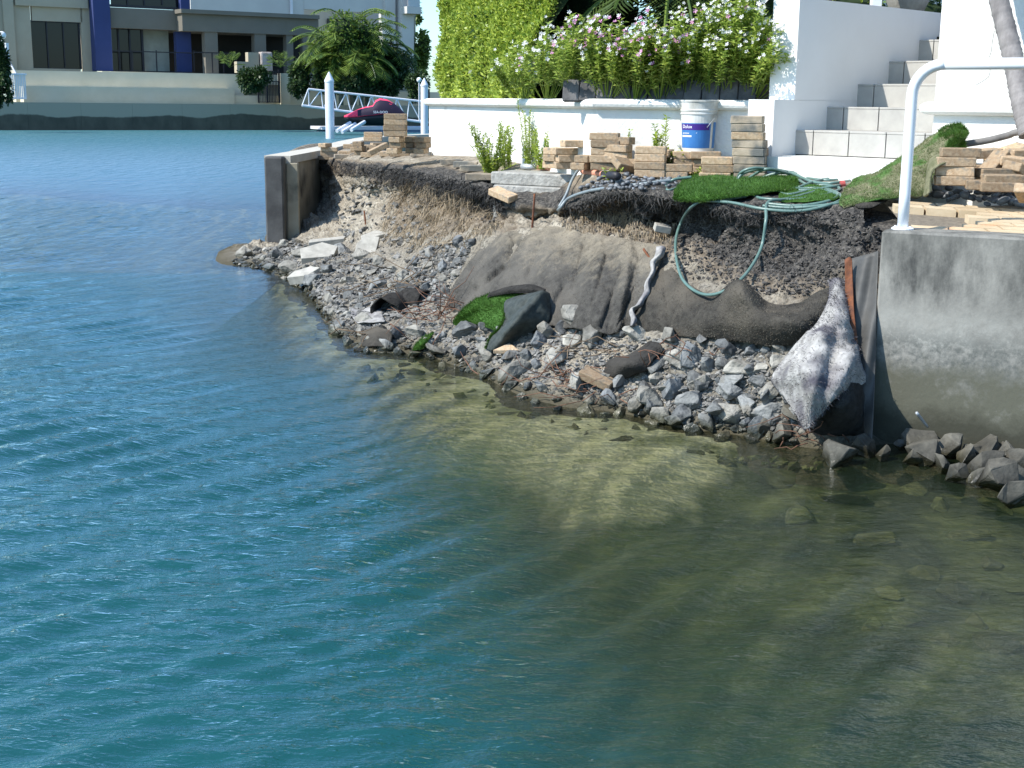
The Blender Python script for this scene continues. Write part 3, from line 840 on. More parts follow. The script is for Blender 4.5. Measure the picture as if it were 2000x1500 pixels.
# laid pavers beside the railing -----------------------------------
def zplane_pts(lst, z): return [G(a, b_, z) for a, b_ in lst]
pav_front = [c0 - nC * .302 + dC * .12, c0 - nC * .302 + dC * 5]
MT['joint'] = mat('paver_joint_sand', (.13, .11, .085), (.20, .17, .13), 30, rough=.95, bump=.6, bscale=60)
pa = P(1795, 447, 7.62); pb = P(1740, 392, 8.35); pc = P(2010, 412, 8.2)
pbase = MB()
def bil(u, v):
    A = P(1735, 389, 8.42); B = P(2160, 422, 8.05); C_ = c0 - nC * .305 + dC * .1 + Vector((0, 0, -.004)); D_ = c0 - nC * .305 + dC * 1.6 + Vector((0, 0, -.004))
    return (C_.lerp(D_, u)).lerp(A.lerp(B, u), v)
pbase.grid([[bil(u, v) - Vector((0, 0, .045)) for u in np.linspace(0, 1, 12)] for v in np.linspace(0, 1, 12)])
tag(pbase.build('paving_bed', MT['joint']), kind='structure')
# paver rows in basket strips; a gap is washed out near the post
mbp = MB()
nu, nv = 7, 8
for i in range(nu):
    for j in range(nv):
        sh = (.5 if j % 2 else 0)
        u0 = (i + sh) / nu; u1 = (i + 1 + sh) / nu; v0 = j / nv; v1 = (j + 1) / nv
        u1 = min(u1, 1.0)
        uc, vc = (u0 + u1) / 2, (v0 + v1) / 2
        if 0.10 < vc < .80 and uc < .36 - .26 * abs(vc - .5) / .4 * (1 if vc < .5 else .15): continue
        g_ = .012
        q = [bil(u0 + g_ / 2, v0 + g_), bil(u1 - g_ / 2, v0 + g_), bil(u1 - g_ / 2, v1 - g_), bil(u0 + g_ / 2, v1 - g_)]
        dz = Vector((0, 0, rnd.uniform(-.002, .003)))
        t_ = [p_ + dz for p_ in q]; bt = [p_ - Vector((0, 0, .05)) for p_ in q]
        mbp.add(bt + t_, [(3, 2, 1, 0), (4, 5, 6, 7), (0, 1, 5, 4), (1, 2, 6, 5), (2, 3, 7, 6), (3, 0, 4, 7)])
MT['paving'] = mat('cream_pavers', (.42, .32, .20), (.54, .43, .29), 5, rough=.85, bump=.2, bscale=70, col3=(.60, .33, .18), scale3=2.2, c3=(.60, .66))
tag(mbp.build('paving', MT['paving']), kind='structure')

# white railing ------------------------------------------------------
rb = P(1763, 444, 7.58); rb.z = WZ
hz = 2.13
rl = empty('railing', rb, 'white tubular handrail with a rounded corner bolted to the concrete seawall', 'railing')
rad = .17; pts = [rb + Vector((0, 0, .0))]
pts += [rb + Vector((0, 0, k)) for k in (.2, .5)]
cz = hz - WZ - rad
for a_ in np.linspace(0, math.pi / 2, 9):
    pts.append(rb + Vector((0, 0, cz)) + Vector((0, 0, 1)) * rad * math.sin(a_) + dC * rad * (1 - math.cos(a_)))
post_pts = pts[:]
pts2 = [pts[-1] + dC * k for k in (0, .5, 1.5, 3.0)]
child(MB().tube(post_pts, .031, 16).build('post', MT['paint'], smooth=True), rl)
child(MB().tube(pts2, .031, 16).build('handrail', MT['paint'], smooth=True), rl)
pp = rb + dC * 2.6
child(MB().tube([pp, pp + Vector((0, 0, hz - WZ))], .031, 14).build('post', MT['paint'], smooth=True), rl)
fl = MB().lathe([(.0, .012), (.055, .012), (.062, .006), (.062, 0)], rb + Vector((0, 0, .001)), 20, cap1=False)
for k in range(4):
    a_ = R(45 + 90 * k); fl.lathe([(.007, .02), (.007, .012)], rb + Vector((.046 * math.cos(a_), .046 * math.sin(a_), 0)), 6, cap0=True)
child(fl.build('base_plate', MT['paint']), rl)

# ================================================================ small materials and fabrics
def felt(name, a, b_, c_, **k):
    return mat(name, a, b_, 24, rough=1.0, detail=10, spec=.05, bump=.9, bscale=70, col3=c_, scale3=2.6, c3=(.42, .62), bdist=.010, **k)
MT['felt_dusty'] = felt('dusty_geotextile', (.065, .058, .048), (.12, .105, .085), (.27, .225, .165))
MT['felt'] = felt('dark_geotextile', (.034, .032, .029), (.062, .058, .050), (.095, .085, .070))
MT['felt_black'] = felt('black_geotextile', (.022, .021, .02), (.045, .043, .04), (.06, .056, .05))
MT['felt_white'] = mat('pale_fuzzy_felt', (.22, .212, .20), (.40, .388, .37), 14, rough=1, spec=.05, bump=.6, bscale=45, bdist=.01, col3=(.09, .085, .10), scale3=4.2, c3=(.48, .66))
MT['backing'] = mat('turf_backing', (.025, .032, .029), (.055, .064, .059), 30, rough=.7, bump=.5, bscale=200)

def upsample(rows, k):
    A = np.array([[list(map(float, q)) for q in r] for r in rows])
    # Catmull-Rom both ways
    def cr(A, k):
        n = len(A); out = []
        for i in range(n - 1):
            p0 = A[max(i - 1, 0)]; p1 = A[i]; p2 = A[i + 1]; p3 = A[min(i + 2, n - 1)]
            for j in range(k):
                t = j / k
                out.append(.5 * ((2 * p1) + (p2 - p0) * t + (2 * p0 - 5 * p1 + 4 * p2 - p3) * t * t + (-p0 + 3 * p1 - 3 * p2 + p3) * t ** 3))
        out.append(A[-1]); return np.array(out)
    A = cr(A, k); A = cr(A.transpose(1, 0, 2), k).transpose(1, 0, 2)
    return A
def seg_d(p, a, b):
    ax, ay = a; bx, by = b; l = (bx - ax) ** 2 + (by - ay) ** 2; t = max(0, min(1, ((p[0] - ax) * (bx - ax) + (p[1] - ay) * (by - ay)) / l)); return math.hypot(p[0] - ax - t * (bx - ax), p[1] - ay - t * (by - ay))
def sheet(name, rows, mt, k=10, lift=.05, wrinkle=.02, wsc=5.0, thick=.008, label=None, cat=None, parent=None, group=None, fine=.004, folds=(), crease=.03):
    """rows of (px, py, extra lift): a cloth lying over the bank"""
    A = upsample(rows, k)
    nr, nc = A.shape[:2]
    D = np.zeros((nr, nc))
    for i in range(nr):
        for j in range(nc):
            h, _ = hit(A[i, j, 0], A[i, j, 1], bvh0)
            D[i, j] = h.y if h else 8.0
    for _ in range(6):
        Dp = np.pad(D, 1, mode='edge'); D = (Dp[:-2, 1:-1] + Dp[2:, 1:-1] + Dp[1:-1, :-2] + Dp[1:-1, 2:] + 2 * D) / 6
    V = []
    for i in range(nr):
        r = []
        for j in range(nc):
            p = P(A[i, j, 0], A[i, j, 1], D[i, j] - lift - A[i, j, 2] * 1.25)
            nz_ = noise.fractal(p * wsc, .9, 2.0, 4) * wrinkle + noise.noise(p * 26) * fine
            nz_ += crease * (.5 - abs(noise.noise(Vector((p.x * 3.2 + p.z * 1.4, p.y * 1.5, p.z * 2.6)))) * 1.4 - abs(noise.noise(Vector((p.x * 8 + p.z * 5, p.y * 3, p.z * 6)))) * .6)
            for fa, fb, fw_, fh in folds: nz_ += .62 * fh * math.exp(-(seg_d(A[i, j], fa, fb) / fw_) ** 2)
            p = p + Vector((0, -.8, .5)) * nz_
            r.append(p)
        V.append(r)
    o = MB().grid(V).build(name, mt, smooth=True)
    if thick: solid(o, thick, 0)
    if label: tag(o, label, cat, group)
    if parent: child(o, parent)
    return o, V
def wrink(V): return V

# large geotextile, left piece
def dusted(m, z0, z1, sand):
    n = m.node_tree.nodes; L = m.node_tree.links; b_ = n['Principled BSDF']; src = b_.inputs['Base Color'].links[0].from_socket
    g = n.new('ShaderNodeNewGeometry'); sp = n.new('ShaderNodeSeparateXYZ'); L.new(g.outputs['Position'], sp.inputs[0])
    t = n.new('ShaderNodeTexNoise'); t.inputs['Scale'].default_value = 9; t.inputs['Detail'].default_value = 10; t.inputs['Roughness'].default_value = .8; L.new(g.outputs['Position'], t.inputs[0])
    a = n.new('ShaderNodeMath'); a.operation = 'MULTIPLY_ADD'; L.new(t.outputs['Fac'], a.inputs[0]); a.inputs[1].default_value = .9; L.new(sp.outputs[2], a.inputs[2])
    r = n.new('ShaderNodeMapRange'); r.inputs[1].default_value = z0 + .45; r.inputs[2].default_value = z1 + .45; r.inputs[4].default_value = .75; L.new(a.outputs[0], r.inputs[0])
    x = n.new('ShaderNodeMix'); x.data_type = 'RGBA'; L.new(r.outputs[0], x.inputs[0]); L.new(src, x.inputs[6]); x.inputs[7].default_value = (*sand, 1)
    L.new(x.outputs[2], b_.inputs['Base Color'])
MT['felt_dusty'] = felt('dusty_geotextile', (.043, .041, .038), (.082, .078, .070), (.105, .098, .086))
dusted(MT['felt_dusty'], .70, 1.05, (.31, .265, .195))
rowsL = [
 [(915, 515, 0), (955, 474, 0), (1010, 450, 0), (1090, 444, .02), (1150, 458, .03), (1215, 466, .02), (1250, 474, .02), (1300, 480, .05)],
 [(895, 545, .02), (940, 512, .05), (1010, 500, .06), (1090, 490, .08), (1150, 500, .10), (1215, 505, .08), (1250, 515, .04), (1285, 520, .07)],
 [(882, 570, .03), (925, 545, .10), (1010, 548, .08), (1090, 545, .12), (1150, 548, .14), (1215, 552, .10), (1245, 560, .02), (1266, 566, .06)],
 [(874, 590, .02), (915, 585, .06), (1010, 595, .05), (1090, 592, .12), (1150, 600, .14), (1205, 600, .07), (1225, 604, -.01), (1240, 606, .04)],
 [(872, 606, -.03), (915, 615, 0), (1010, 630, 0), (1090, 636, .03), (1150, 648, .05), (1200, 650, .02), (1215, 646, -.05), (1230, 640, -.02)],
]
gl_, VL = sheet('geotextile_sheet', rowsL, MT['felt_dusty'], 20, .06, .035, 2.6, .010, 'dusty brown geotextile sheet draped over the middle of the bank, its right edge torn', 'geotextile', fine=.008, folds=[((1005, 480), (950, 560), 7, -.05), ((998, 474), (938, 560), 6, .05), ((1080, 500), (1060, 620), 16, .06), ((1120, 520), (1105, 640), 14, -.05), ((1170, 470), (1160, 640), 12, .05), ((1200, 500), (1190, 650), 9, -.05), ((1230, 480), (1208, 640), 8, .04), ((1250, 500), (1218, 600), 5, -.03), ((930, 530), (900, 600), 12, .05), ((1010, 478), (985, 520), 4, -.07), ((985, 520), (930, 566), 4, -.08), ((992, 470), (925, 555), 5, .06), ((1100, 560), (1060, 640), 5, -.05), ((1140, 480), (1120, 560), 4, -.04), ((1185, 500), (1150, 620), 4, -.05), ((1215, 520), (1175, 640), 3.5, -.05), ((1240, 560), (1205, 640), 3, -.04), ((1060, 470), (1030, 540), 4, -.035), ((900, 560), (886, 600), 10, .08)])
rowsR = [
 [(1262, 492, 0), (1310, 520, 0), (1335, 548, .02), (1390, 575, .03), (1440, 556, .16), (1500, 590, .05), (1560, 590, .05), (1600, 570, .06), (1648, 556, .02)],
 [(1255, 540, 0), (1300, 560, .03), (1335, 580, .05), (1390, 592, .08), (1440, 578, .24), (1500, 605, .10), (1560, 603, .10), (1600, 590, .10), (1645, 580, .02)],
 [(1245, 580, 0), (1290, 595, .05), (1335, 605, .07), (1390, 612, .12), (1440, 608, .18), (1500, 622, .15), (1560, 620, .14), (1600, 610, .10), (1640, 600, .02)],
 [(1238, 612, 0), (1285, 625, .03), (1335, 632, .05), (1390, 636, .09), (1440, 638, .12), (1500, 645, .12), (1560, 645, .08), (1600, 632, .03), (1635, 622, 0)],
 [(1232, 642, -.03), (1280, 650, -.02), (1335, 656, 0), (1390, 662, 0), (1440, 668, .02), (1500, 674, .02), (1560, 672, -.03), (1600, 660, -.08), (1630, 655, -.08)],
]
gr_, VR = sheet('geotextile_sheet', rowsR, MT['felt'], 13, .06, .03, 2.6, .010, 'smooth dark grey geotextile sheet with a rounded hump, lying under the hose loop', 'geotextile', fine=.006, folds=[((1440, 556), (1440, 592), 26, .12), ((1330, 590), (1380, 620), 10, -.03), ((1340, 545), (1336, 655), 3, .015), ((1500, 600), (1560, 598), 18, -.05), ((1400, 640), (1560, 640), 24, .05), ((1270, 540), (1262, 640), 10, .05), ((1300, 560), (1310, 640), 8, -.04)])
# pale torn edge of the left sheet
tp = [(1292, 482), (1286, 500), (1276, 512), (1274, 530), (1266, 550), (1262, 568), (1254, 584), (1246, 596), (1236, 604), (1238, 622), (1234, 636)]
rr = []
for i, (a_, b2) in enumerate(tp):
    wv = [17, 14, 9, 7, 8, 10, 9, 11, 8, 10, 6][i]; a_ += [0, 1, -1, 1, -1, 2, 0, 1, -2, 1, 0][i]
    rr.append([(a_ - wv * .6, b2 + 2, .10), (a_, b2 - 1, .13 + .02 * math.sin(i * 2)), (a_ + wv * .5, b2 + 3, .09)])
sheet('torn_fabric_edge', rr, MT['felt_white'], 5, .05, .025, 9, .006, 'narrow pale torn fabric edge curling down between the two dark sheets', 'torn fabric', fine=.006, crease=.015)
# wooden stake in the sheet
# pale fuzzy flap hanging by the wall
rowsF = [
 [(1616, 550, .06), (1630, 543, .13), (1644, 543, .13), (1657, 552, .06)],
 [(1620, 580, .10), (1630, 582, .14), (1642, 582, .14), (1655, 584, .08)],
 [(1598, 628, .14), (1625, 628, .20), (1648, 630, .18), (1664, 634, .08)],
 [(1555, 672, .14), (1600, 670, .26), (1644, 674, .22), (1676, 682, .08)],
 [(1508, 738, .02), (1566, 722, .30), (1635, 726, .30), (1692, 742, .10)],
 [(1522, 766, .04), (1578, 762, .32), (1625, 768, .28), (1655, 760, .20)],
 [(1556, 805, .20), (1582, 800, .28), (1606, 800, .26), (1626, 780, .22)],
 [(1572, 838, .22), (1580, 836, .24), (1586, 822, .24), (1604, 806, .22)],
]
flap, Vf = sheet('fabric_flap', rowsF, MT['felt_white'], 9, .05, .03, 5, .012, 'pale fuzzy geotextile flap twisted down beside the concrete wall', 'fabric flap', fine=.012, crease=.07, folds=[((1640, 640), (1600, 800), 14, -.10), ((1600, 650), (1540, 760), 14, .07), ((1670, 680), (1640, 760), 12, .08)])
rowsU = [
 [(1628, 772, .18), (1650, 752, .22), (1672, 748, .2), (1688, 758, .12)],
 [(1608, 796, .16), (1640, 790, .24), (1672, 786, .22), (1692, 796, .1)],
 [(1594, 822, .10), (1630, 822, .14), (1668, 822, .12), (1688, 832, .06)],
 [(1590, 846, .02), (1625, 852, .0), (1660, 850, -.02), (1690, 850, 0)],
]
sheet('folded_fabric', rowsU, MT['felt_black'], 8, .03, .03, 6, .012, 'black underside of felt bundled below the pale fuzzy flap', 'folded fabric', fine=.012)
# black sheet against the end of the wall
def vsheet(rows, mt, name, k, thick, label, cat):
    A = upsample(rows, k); V = []
    for r in A:
        V.append([P(q[0], q[1], q[2] + .02 * math.sin(q[1] * .03 + q[0] * .15)) for q in r])
    o = MB().grid(V).build(name, mt, smooth=True); solid(o, thick, 0); return tag(o, label, cat)
MT['blackplastic'] = mat('grey_black_sheeting', (.05, .05, .048), (.085, .083, .078), 6, rough=.6, spec=.3, bump=.2, bscale=20)
vsheet([[(1663, 505, 7.75), (1690, 498, 7.7), (1716, 490, 7.62)], [(1664, 600, 7.62), (1692, 600, 7.55), (1712, 600, 7.52)], [(1670, 700, 7.5), (1692, 700, 7.42), (1710, 705, 7.4)], [(1684, 780, 7.35), (1696, 790, 7.3), (1706, 800, 7.28)], [(1690, 862, 7.25), (1696, 866, 7.22), (1703, 872, 7.2)]], MT['blackplastic'], 'black_sheeting', 8, .006, 'dark grey sheeting hanging upright against the end of the concrete wall', 'sheeting')
vsheet([[(1650, 508, 7.72), (1658, 502, 7.7), (1664, 506, 7.68)], [(1652, 600, 7.6), (1660, 600, 7.58), (1668, 604, 7.56)], [(1662, 690, 7.5), (1668, 690, 7.47), (1678, 692, 7.45)], [(1678, 744, 7.4), (1683, 746, 7.38), (1689, 744, 7.36)]], MT['rust'], 'rusty_plate', 6, .008, 'narrow rusty steel plate standing between the pale flap and the dark sheeting', 'steel plate')
# crumpled black felt at the water's edge on the left
def roll_path(pts, r, name, mt, label, cat, inner=True, seg=18, wr=.25, parent=None):
    """a rolled tube of cloth, open at its ends"""
    mb = MB(); n = len(pts)
    pts = smoothcurve(pts, 5)
    t0 = None; vs = []
    rr = np.interp(np.linspace(0, 1, len(pts)), np.linspace(0, 1, len(r)), r)
    for i, p in enumerate(pts):
        t = (pts[min(i + 1, len(pts) - 1)] - pts[max(i - 1, 0)]).normalized()
        a1 = t.cross(Vector((0, 0, 1))).normalized(); b1 = a1.cross(t)
        for k in range(seg):
            a_ = 2 * math.pi * k / seg
            q = p + (a1 * math.cos(a_) + b1 * math.sin(a_) * .85) * rr[i] * (1 + wr * noise.fractal(Vector((math.cos(a_) * 1.2, math.sin(a_) * 1.2, i * .18)) + p, .8, 2, 3))
            vs.append(q)
    m_ = len(pts)
    mb.add(vs, [(i * seg + k, i * seg + (k + 1) % seg, (i + 1) * seg + (k + 1) % seg, (i + 1) * seg + k) for i in range(m_ - 1) for k in range(seg)])
    o = mb.build(name, mt, smooth=True); solid(o, .012, 0)
    if label: tag(o, label, cat)
    return o
def hp(px, py, lift=0.0, bv=None):
    h, _ = hit(px, py, bv or bvh0)
    return P(px, py, h.y - lift)
roll_path([hp(752, 612, .12), hp(775, 600, .05), hp(800, 590, .0), hp(835, 585, 0)], [.14, .15, .13, .09], 'fabric_roll', MT['felt_black'], 'black hollow roll of geotextile lying open towards the water by the red twigs', 'fabric roll')
rr_ = [[(682, 600, .03), (705, 606, .04), (735, 590, .05)], [(690, 622, .06), (712, 616, .02), (745, 608, .05)], [(700, 632, .06), (722, 630, .08), (752, 628, .06)]]
sheet('fabric_scrap', rr_, MT['felt_white'], 7, .06, .03, 9, .008, 'grey curled fabric scrap with a pale rim left of the black roll', 'fabric scrap')
sheet('fabric_scrap', [[(708, 648, .03), (740, 640, .07), (768, 652, .02)], [(704, 662, .05), (736, 656, .10), (765, 664, .05)], [(708, 676, 0), (738, 676, .03), (760, 680, 0)]], MT['felt'], 7, .07, .02, 8, .01, 'rounded grey felt lump sticking out of the water at the left rocks', 'fabric scrap')
# black scrap in the rubble
sheet('fabric_scrap', [[(1268, 668, .02), (1290, 672, .04), (1296, 684, .03)], [(1228, 694, .05), (1255, 696, .10), (1278, 700, .05)], [(1190, 704, .06), (1222, 712, .14), (1262, 722, .06)], [(1180, 730, .0), (1196, 735, .02), (1222, 738, .0)]], MT['felt_black'], 7, .05, .03, 7, .012, 'small black felt scrap folded over the rubble above the cream block', 'fabric scrap')
# ================================================================ PART 3: foliage helpers
def quads(name, pos, d, up, ln, wd, mt, fold=0.0, parent=None, bend=0.0):
    """many small pointed leaves: pos (N,3), d direction (N,3), up hint (N,3)"""
    N_ = len(pos)
    d = d / (np.linalg.norm(d, axis=1, keepdims=True) + 1e-9)
    s = np.cross(d, up); s /= (np.linalg.norm(s, axis=1, keepdims=True) + 1e-9)
    u = np.cross(s, d)
    ln = np.broadcast_to(np.asarray(ln, float).reshape(-1, 1), (N_, 1)); wd = np.broadcast_to(np.asarray(wd, float).reshape(-1, 1), (N_, 1))
    a = pos; b = pos + d * ln * .5 + s * wd * .5 + u * ln * bend; c = pos + d * ln - u * ln * bend; e = pos + d * ln * .5 - s * wd * .5 + u * ln * bend
    v = np.stack([a, b, c, e], 1).reshape(-1, 3)
    me = bpy.data.meshes.new(name)
    me.vertices.add(N_ * 4); me.vertices.foreach_set('co', v.ravel())
    me.loops.add(N_ * 4); me.loops.foreach_set('vertex_index', np.arange(N_ * 4))
    me.polygons.add(N_); me.polygons.foreach_set('loop_start', np.arange(N_) * 4); me.polygons.foreach_set('loop_total', np.full(N_, 4))
    me.materials.append(mt); me.update(calc_edges=True); me.validate()
    o = bpy.data.objects.new(name, me); COL.objects.link(o)
    if parent: child(o, parent)
    return o
def rv(n, s=1.0): return nrs.normal(0, s, (n, 3))
def strands(name, base, d, ln, wd, mt, seg=3, curl=.35, parent=None):
    """thin bent ribbons (roots, blades of grass)"""
    N_ = len(base); d = d / (np.linalg.norm(d, axis=1, keepdims=True) + 1e-9)
    side = np.cross(d, rv(N_)); side /= (np.linalg.norm(side, axis=1, keepdims=True) + 1e-9)
    p = base.copy(); vs = []; ln = np.broadcast_to(np.asarray(ln, float).reshape(-1, 1), (N_, 1)); wd = np.broadcast_to(np.asarray(wd, float).reshape(-1, 1), (N_, 1))
    cv = rv(N_, curl)
    for k in range(seg + 1):
        w_ = wd * (1 - .8 * k / seg)
        vs += [p + side * w_ / 2, p - side * w_ / 2]
        dd = d + cv * (k / seg); dd /= (np.linalg.norm(dd, axis=1, keepdims=True) + 1e-9)
        p = p + dd * ln / seg
    V = np.stack(vs, 1).reshape(-1, 3); m_ = 2 * (seg + 1)
    idx = np.arange(N_)[:, None] * m_
    fs = np.concatenate([idx + np.array([2 * k, 2 * k + 1, 2 * k + 3, 2 * k + 2]) for k in range(seg)], 0)
    nf = len(fs)
    me = bpy.data.meshes.new(name)
    me.vertices.add(len(V)); me.vertices.foreach_set('co', V.ravel())
    me.loops.add(nf * 4); me.loops.foreach_set('vertex_index', fs.ravel())
    me.polygons.add(nf); me.polygons.foreach_set('loop_start', np.arange(nf) * 4); me.polygons.foreach_set('loop_total', np.full(nf, 4))
    me.materials.append(mt); me.update(calc_edges=True); me.validate()
    o = bpy.data.objects.new(name, me); COL.objects.link(o)
    if parent: child(o, parent)
    return o
def crown(name, c, rad, n, ln, wd, mt, parent=None, clumps=18, core=True, flat=1.0, seed=0):
    """clumped leaf crown around c with radii rad"""
    rs = np.random.RandomState(seed + 11)
    c = np.array(c); rad = np.array(rad, float)
    k = rs.normal(size=(clumps, 3)); k /= np.linalg.norm(k, axis=1, keepdims=True)
    cc = c + k * rad * rs.uniform(.45, .85, (clumps, 1)); cr = rs.uniform(.28, .5, clumps)
    which = rs.randint(0, clumps, n)
    q = rs.normal(size=(n, 3)); q /= np.linalg.norm(q, axis=1, keepdims=True)
    pos = cc[which] + q * rad * (cr[which] * rs.uniform(.7, 1.05, n))[:, None]
    d = q + rs.normal(0, .6, (n, 3)); d[:, 2] -= .2
    o = quads(name, pos, d, rs.normal(0, .5, (n, 3)) + np.array([0, 0, 1]), rs.uniform(.7, 1.3, n) * ln, rs.uniform(.7, 1.3, n) * wd, mt, parent=parent, bend=.05)
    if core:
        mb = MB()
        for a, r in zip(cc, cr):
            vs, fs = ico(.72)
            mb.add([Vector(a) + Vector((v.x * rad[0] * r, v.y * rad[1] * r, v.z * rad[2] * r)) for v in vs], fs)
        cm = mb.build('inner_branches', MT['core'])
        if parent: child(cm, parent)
    return o
def ico(r):
    bm = bmesh.new(); bmesh.ops.create_icosphere(bm, subdivisions=1, radius=r)
    bm.verts.index_update()
    out = [v.co.copy() for v in bm.verts], [tuple(v.index for v in f.verts) for f in bm.faces]
    bm.free(); return out

# ---------------------------------------------------------------- clipped hedge
hg = empty('clipped_hedge', (PL0[0] + .8, PL0[1] - 1.5, CAPZ), 'large bright green clipped hedge overhanging the left end of the white planter', 'hedge')
def hedge_surface(n):
    # plan: follows the planter front from PL0 to 72 percent of the way to PL1
    A = np.array(PL0) + np.array([.12, .05]); B = np.array(PL0) + (np.array(PL1) - np.array(PL0)) * .60 + np.array([.1, .05])
    ab = B - A; L_ = np.linalg.norm(ab); t = ab / L_; nrm = np.array([t[1], -t[0]])     # points to the viewer side
    if nrm[1] > 0: nrm = -nrm
    ztop = 3.45
    s = nrs.uniform(0, L_, n); z = CAPZ + (nrs.uniform(0, 1, n)) * (ztop - CAPZ)
    pos = np.zeros((n, 3)); nr = np.zeros((n, 3))
    pos[:, 0] = A[0] + t[0] * s; pos[:, 1] = A[1] + t[1] * s; pos[:, 2] = z
    off = np.full(n, .02)
    # rounded top and far end
    zt = np.clip((z - (ztop - .55)) / .55, 0, 1); off -= .5 * (1 - np.sqrt(1 - zt ** 2 * .98))
    st_ = np.clip((.5 - s) / .5, 0, 1); off -= .55 * (1 - np.sqrt(1 - st_ ** 2 * .98))
    zb_ = np.clip((CAPZ + .25 - z) / .25, 0, 1); off += .04 - .07 * zb_
    en = np.clip((s - (L_ - 1.3)) / 1.3, 0, 1) * np.clip((z - CAPZ) / .9, .25, 1); off -= .35 * en ** 1.5
    wob = np.array([noise.fractal(Vector((a, b, c)) * 1.8, .9, 2, 4) for a, b, c in pos[:, :3]])
    fine_ = nrs.normal(0, .022, n)
    o_ = off + wob * .09 + fine_
    pos[:, 0] += nrm[0] * o_; pos[:, 1] += nrm[1] * o_
    nr[:, 0] = nrm[0] - t[0] * st_ * 1.2; nr[:, 1] = nrm[1] - t[1] * st_ * 1.2; nr[:, 2] = zt * 1.5 + .35
    return pos, nr, A, B, t, nrm, ztop, L_
pos, nr_h, A_, B_, t_h, n_h, zt_h, L_h = hedge_surface(42000)
quads('foliage', pos, nr_h * .5 + rv(len(pos), .7) + np.array([0, 0, .5]), rv(len(pos), .6) + nr_h, nrs.uniform(.035, .06, len(pos)), nrs.uniform(.016, .028, len(pos)), MT['hedge'], parent=hg, bend=.05)
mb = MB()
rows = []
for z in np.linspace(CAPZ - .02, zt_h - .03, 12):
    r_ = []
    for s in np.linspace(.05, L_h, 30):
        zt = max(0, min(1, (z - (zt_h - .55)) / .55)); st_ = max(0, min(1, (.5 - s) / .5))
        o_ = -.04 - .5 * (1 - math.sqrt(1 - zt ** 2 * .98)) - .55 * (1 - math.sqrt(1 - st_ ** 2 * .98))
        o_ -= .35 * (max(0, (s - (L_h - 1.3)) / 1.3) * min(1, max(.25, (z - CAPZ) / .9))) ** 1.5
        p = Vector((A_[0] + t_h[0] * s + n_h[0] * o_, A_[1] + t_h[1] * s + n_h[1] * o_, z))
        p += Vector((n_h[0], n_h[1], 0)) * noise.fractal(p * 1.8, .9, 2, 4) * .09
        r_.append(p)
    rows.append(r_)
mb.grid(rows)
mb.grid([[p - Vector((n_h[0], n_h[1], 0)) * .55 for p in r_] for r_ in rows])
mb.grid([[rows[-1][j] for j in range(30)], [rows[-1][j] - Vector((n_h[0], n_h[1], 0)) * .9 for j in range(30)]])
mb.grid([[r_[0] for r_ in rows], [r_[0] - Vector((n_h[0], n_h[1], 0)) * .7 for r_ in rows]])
child(mb.build('inner_branches', MT['core']), hg)

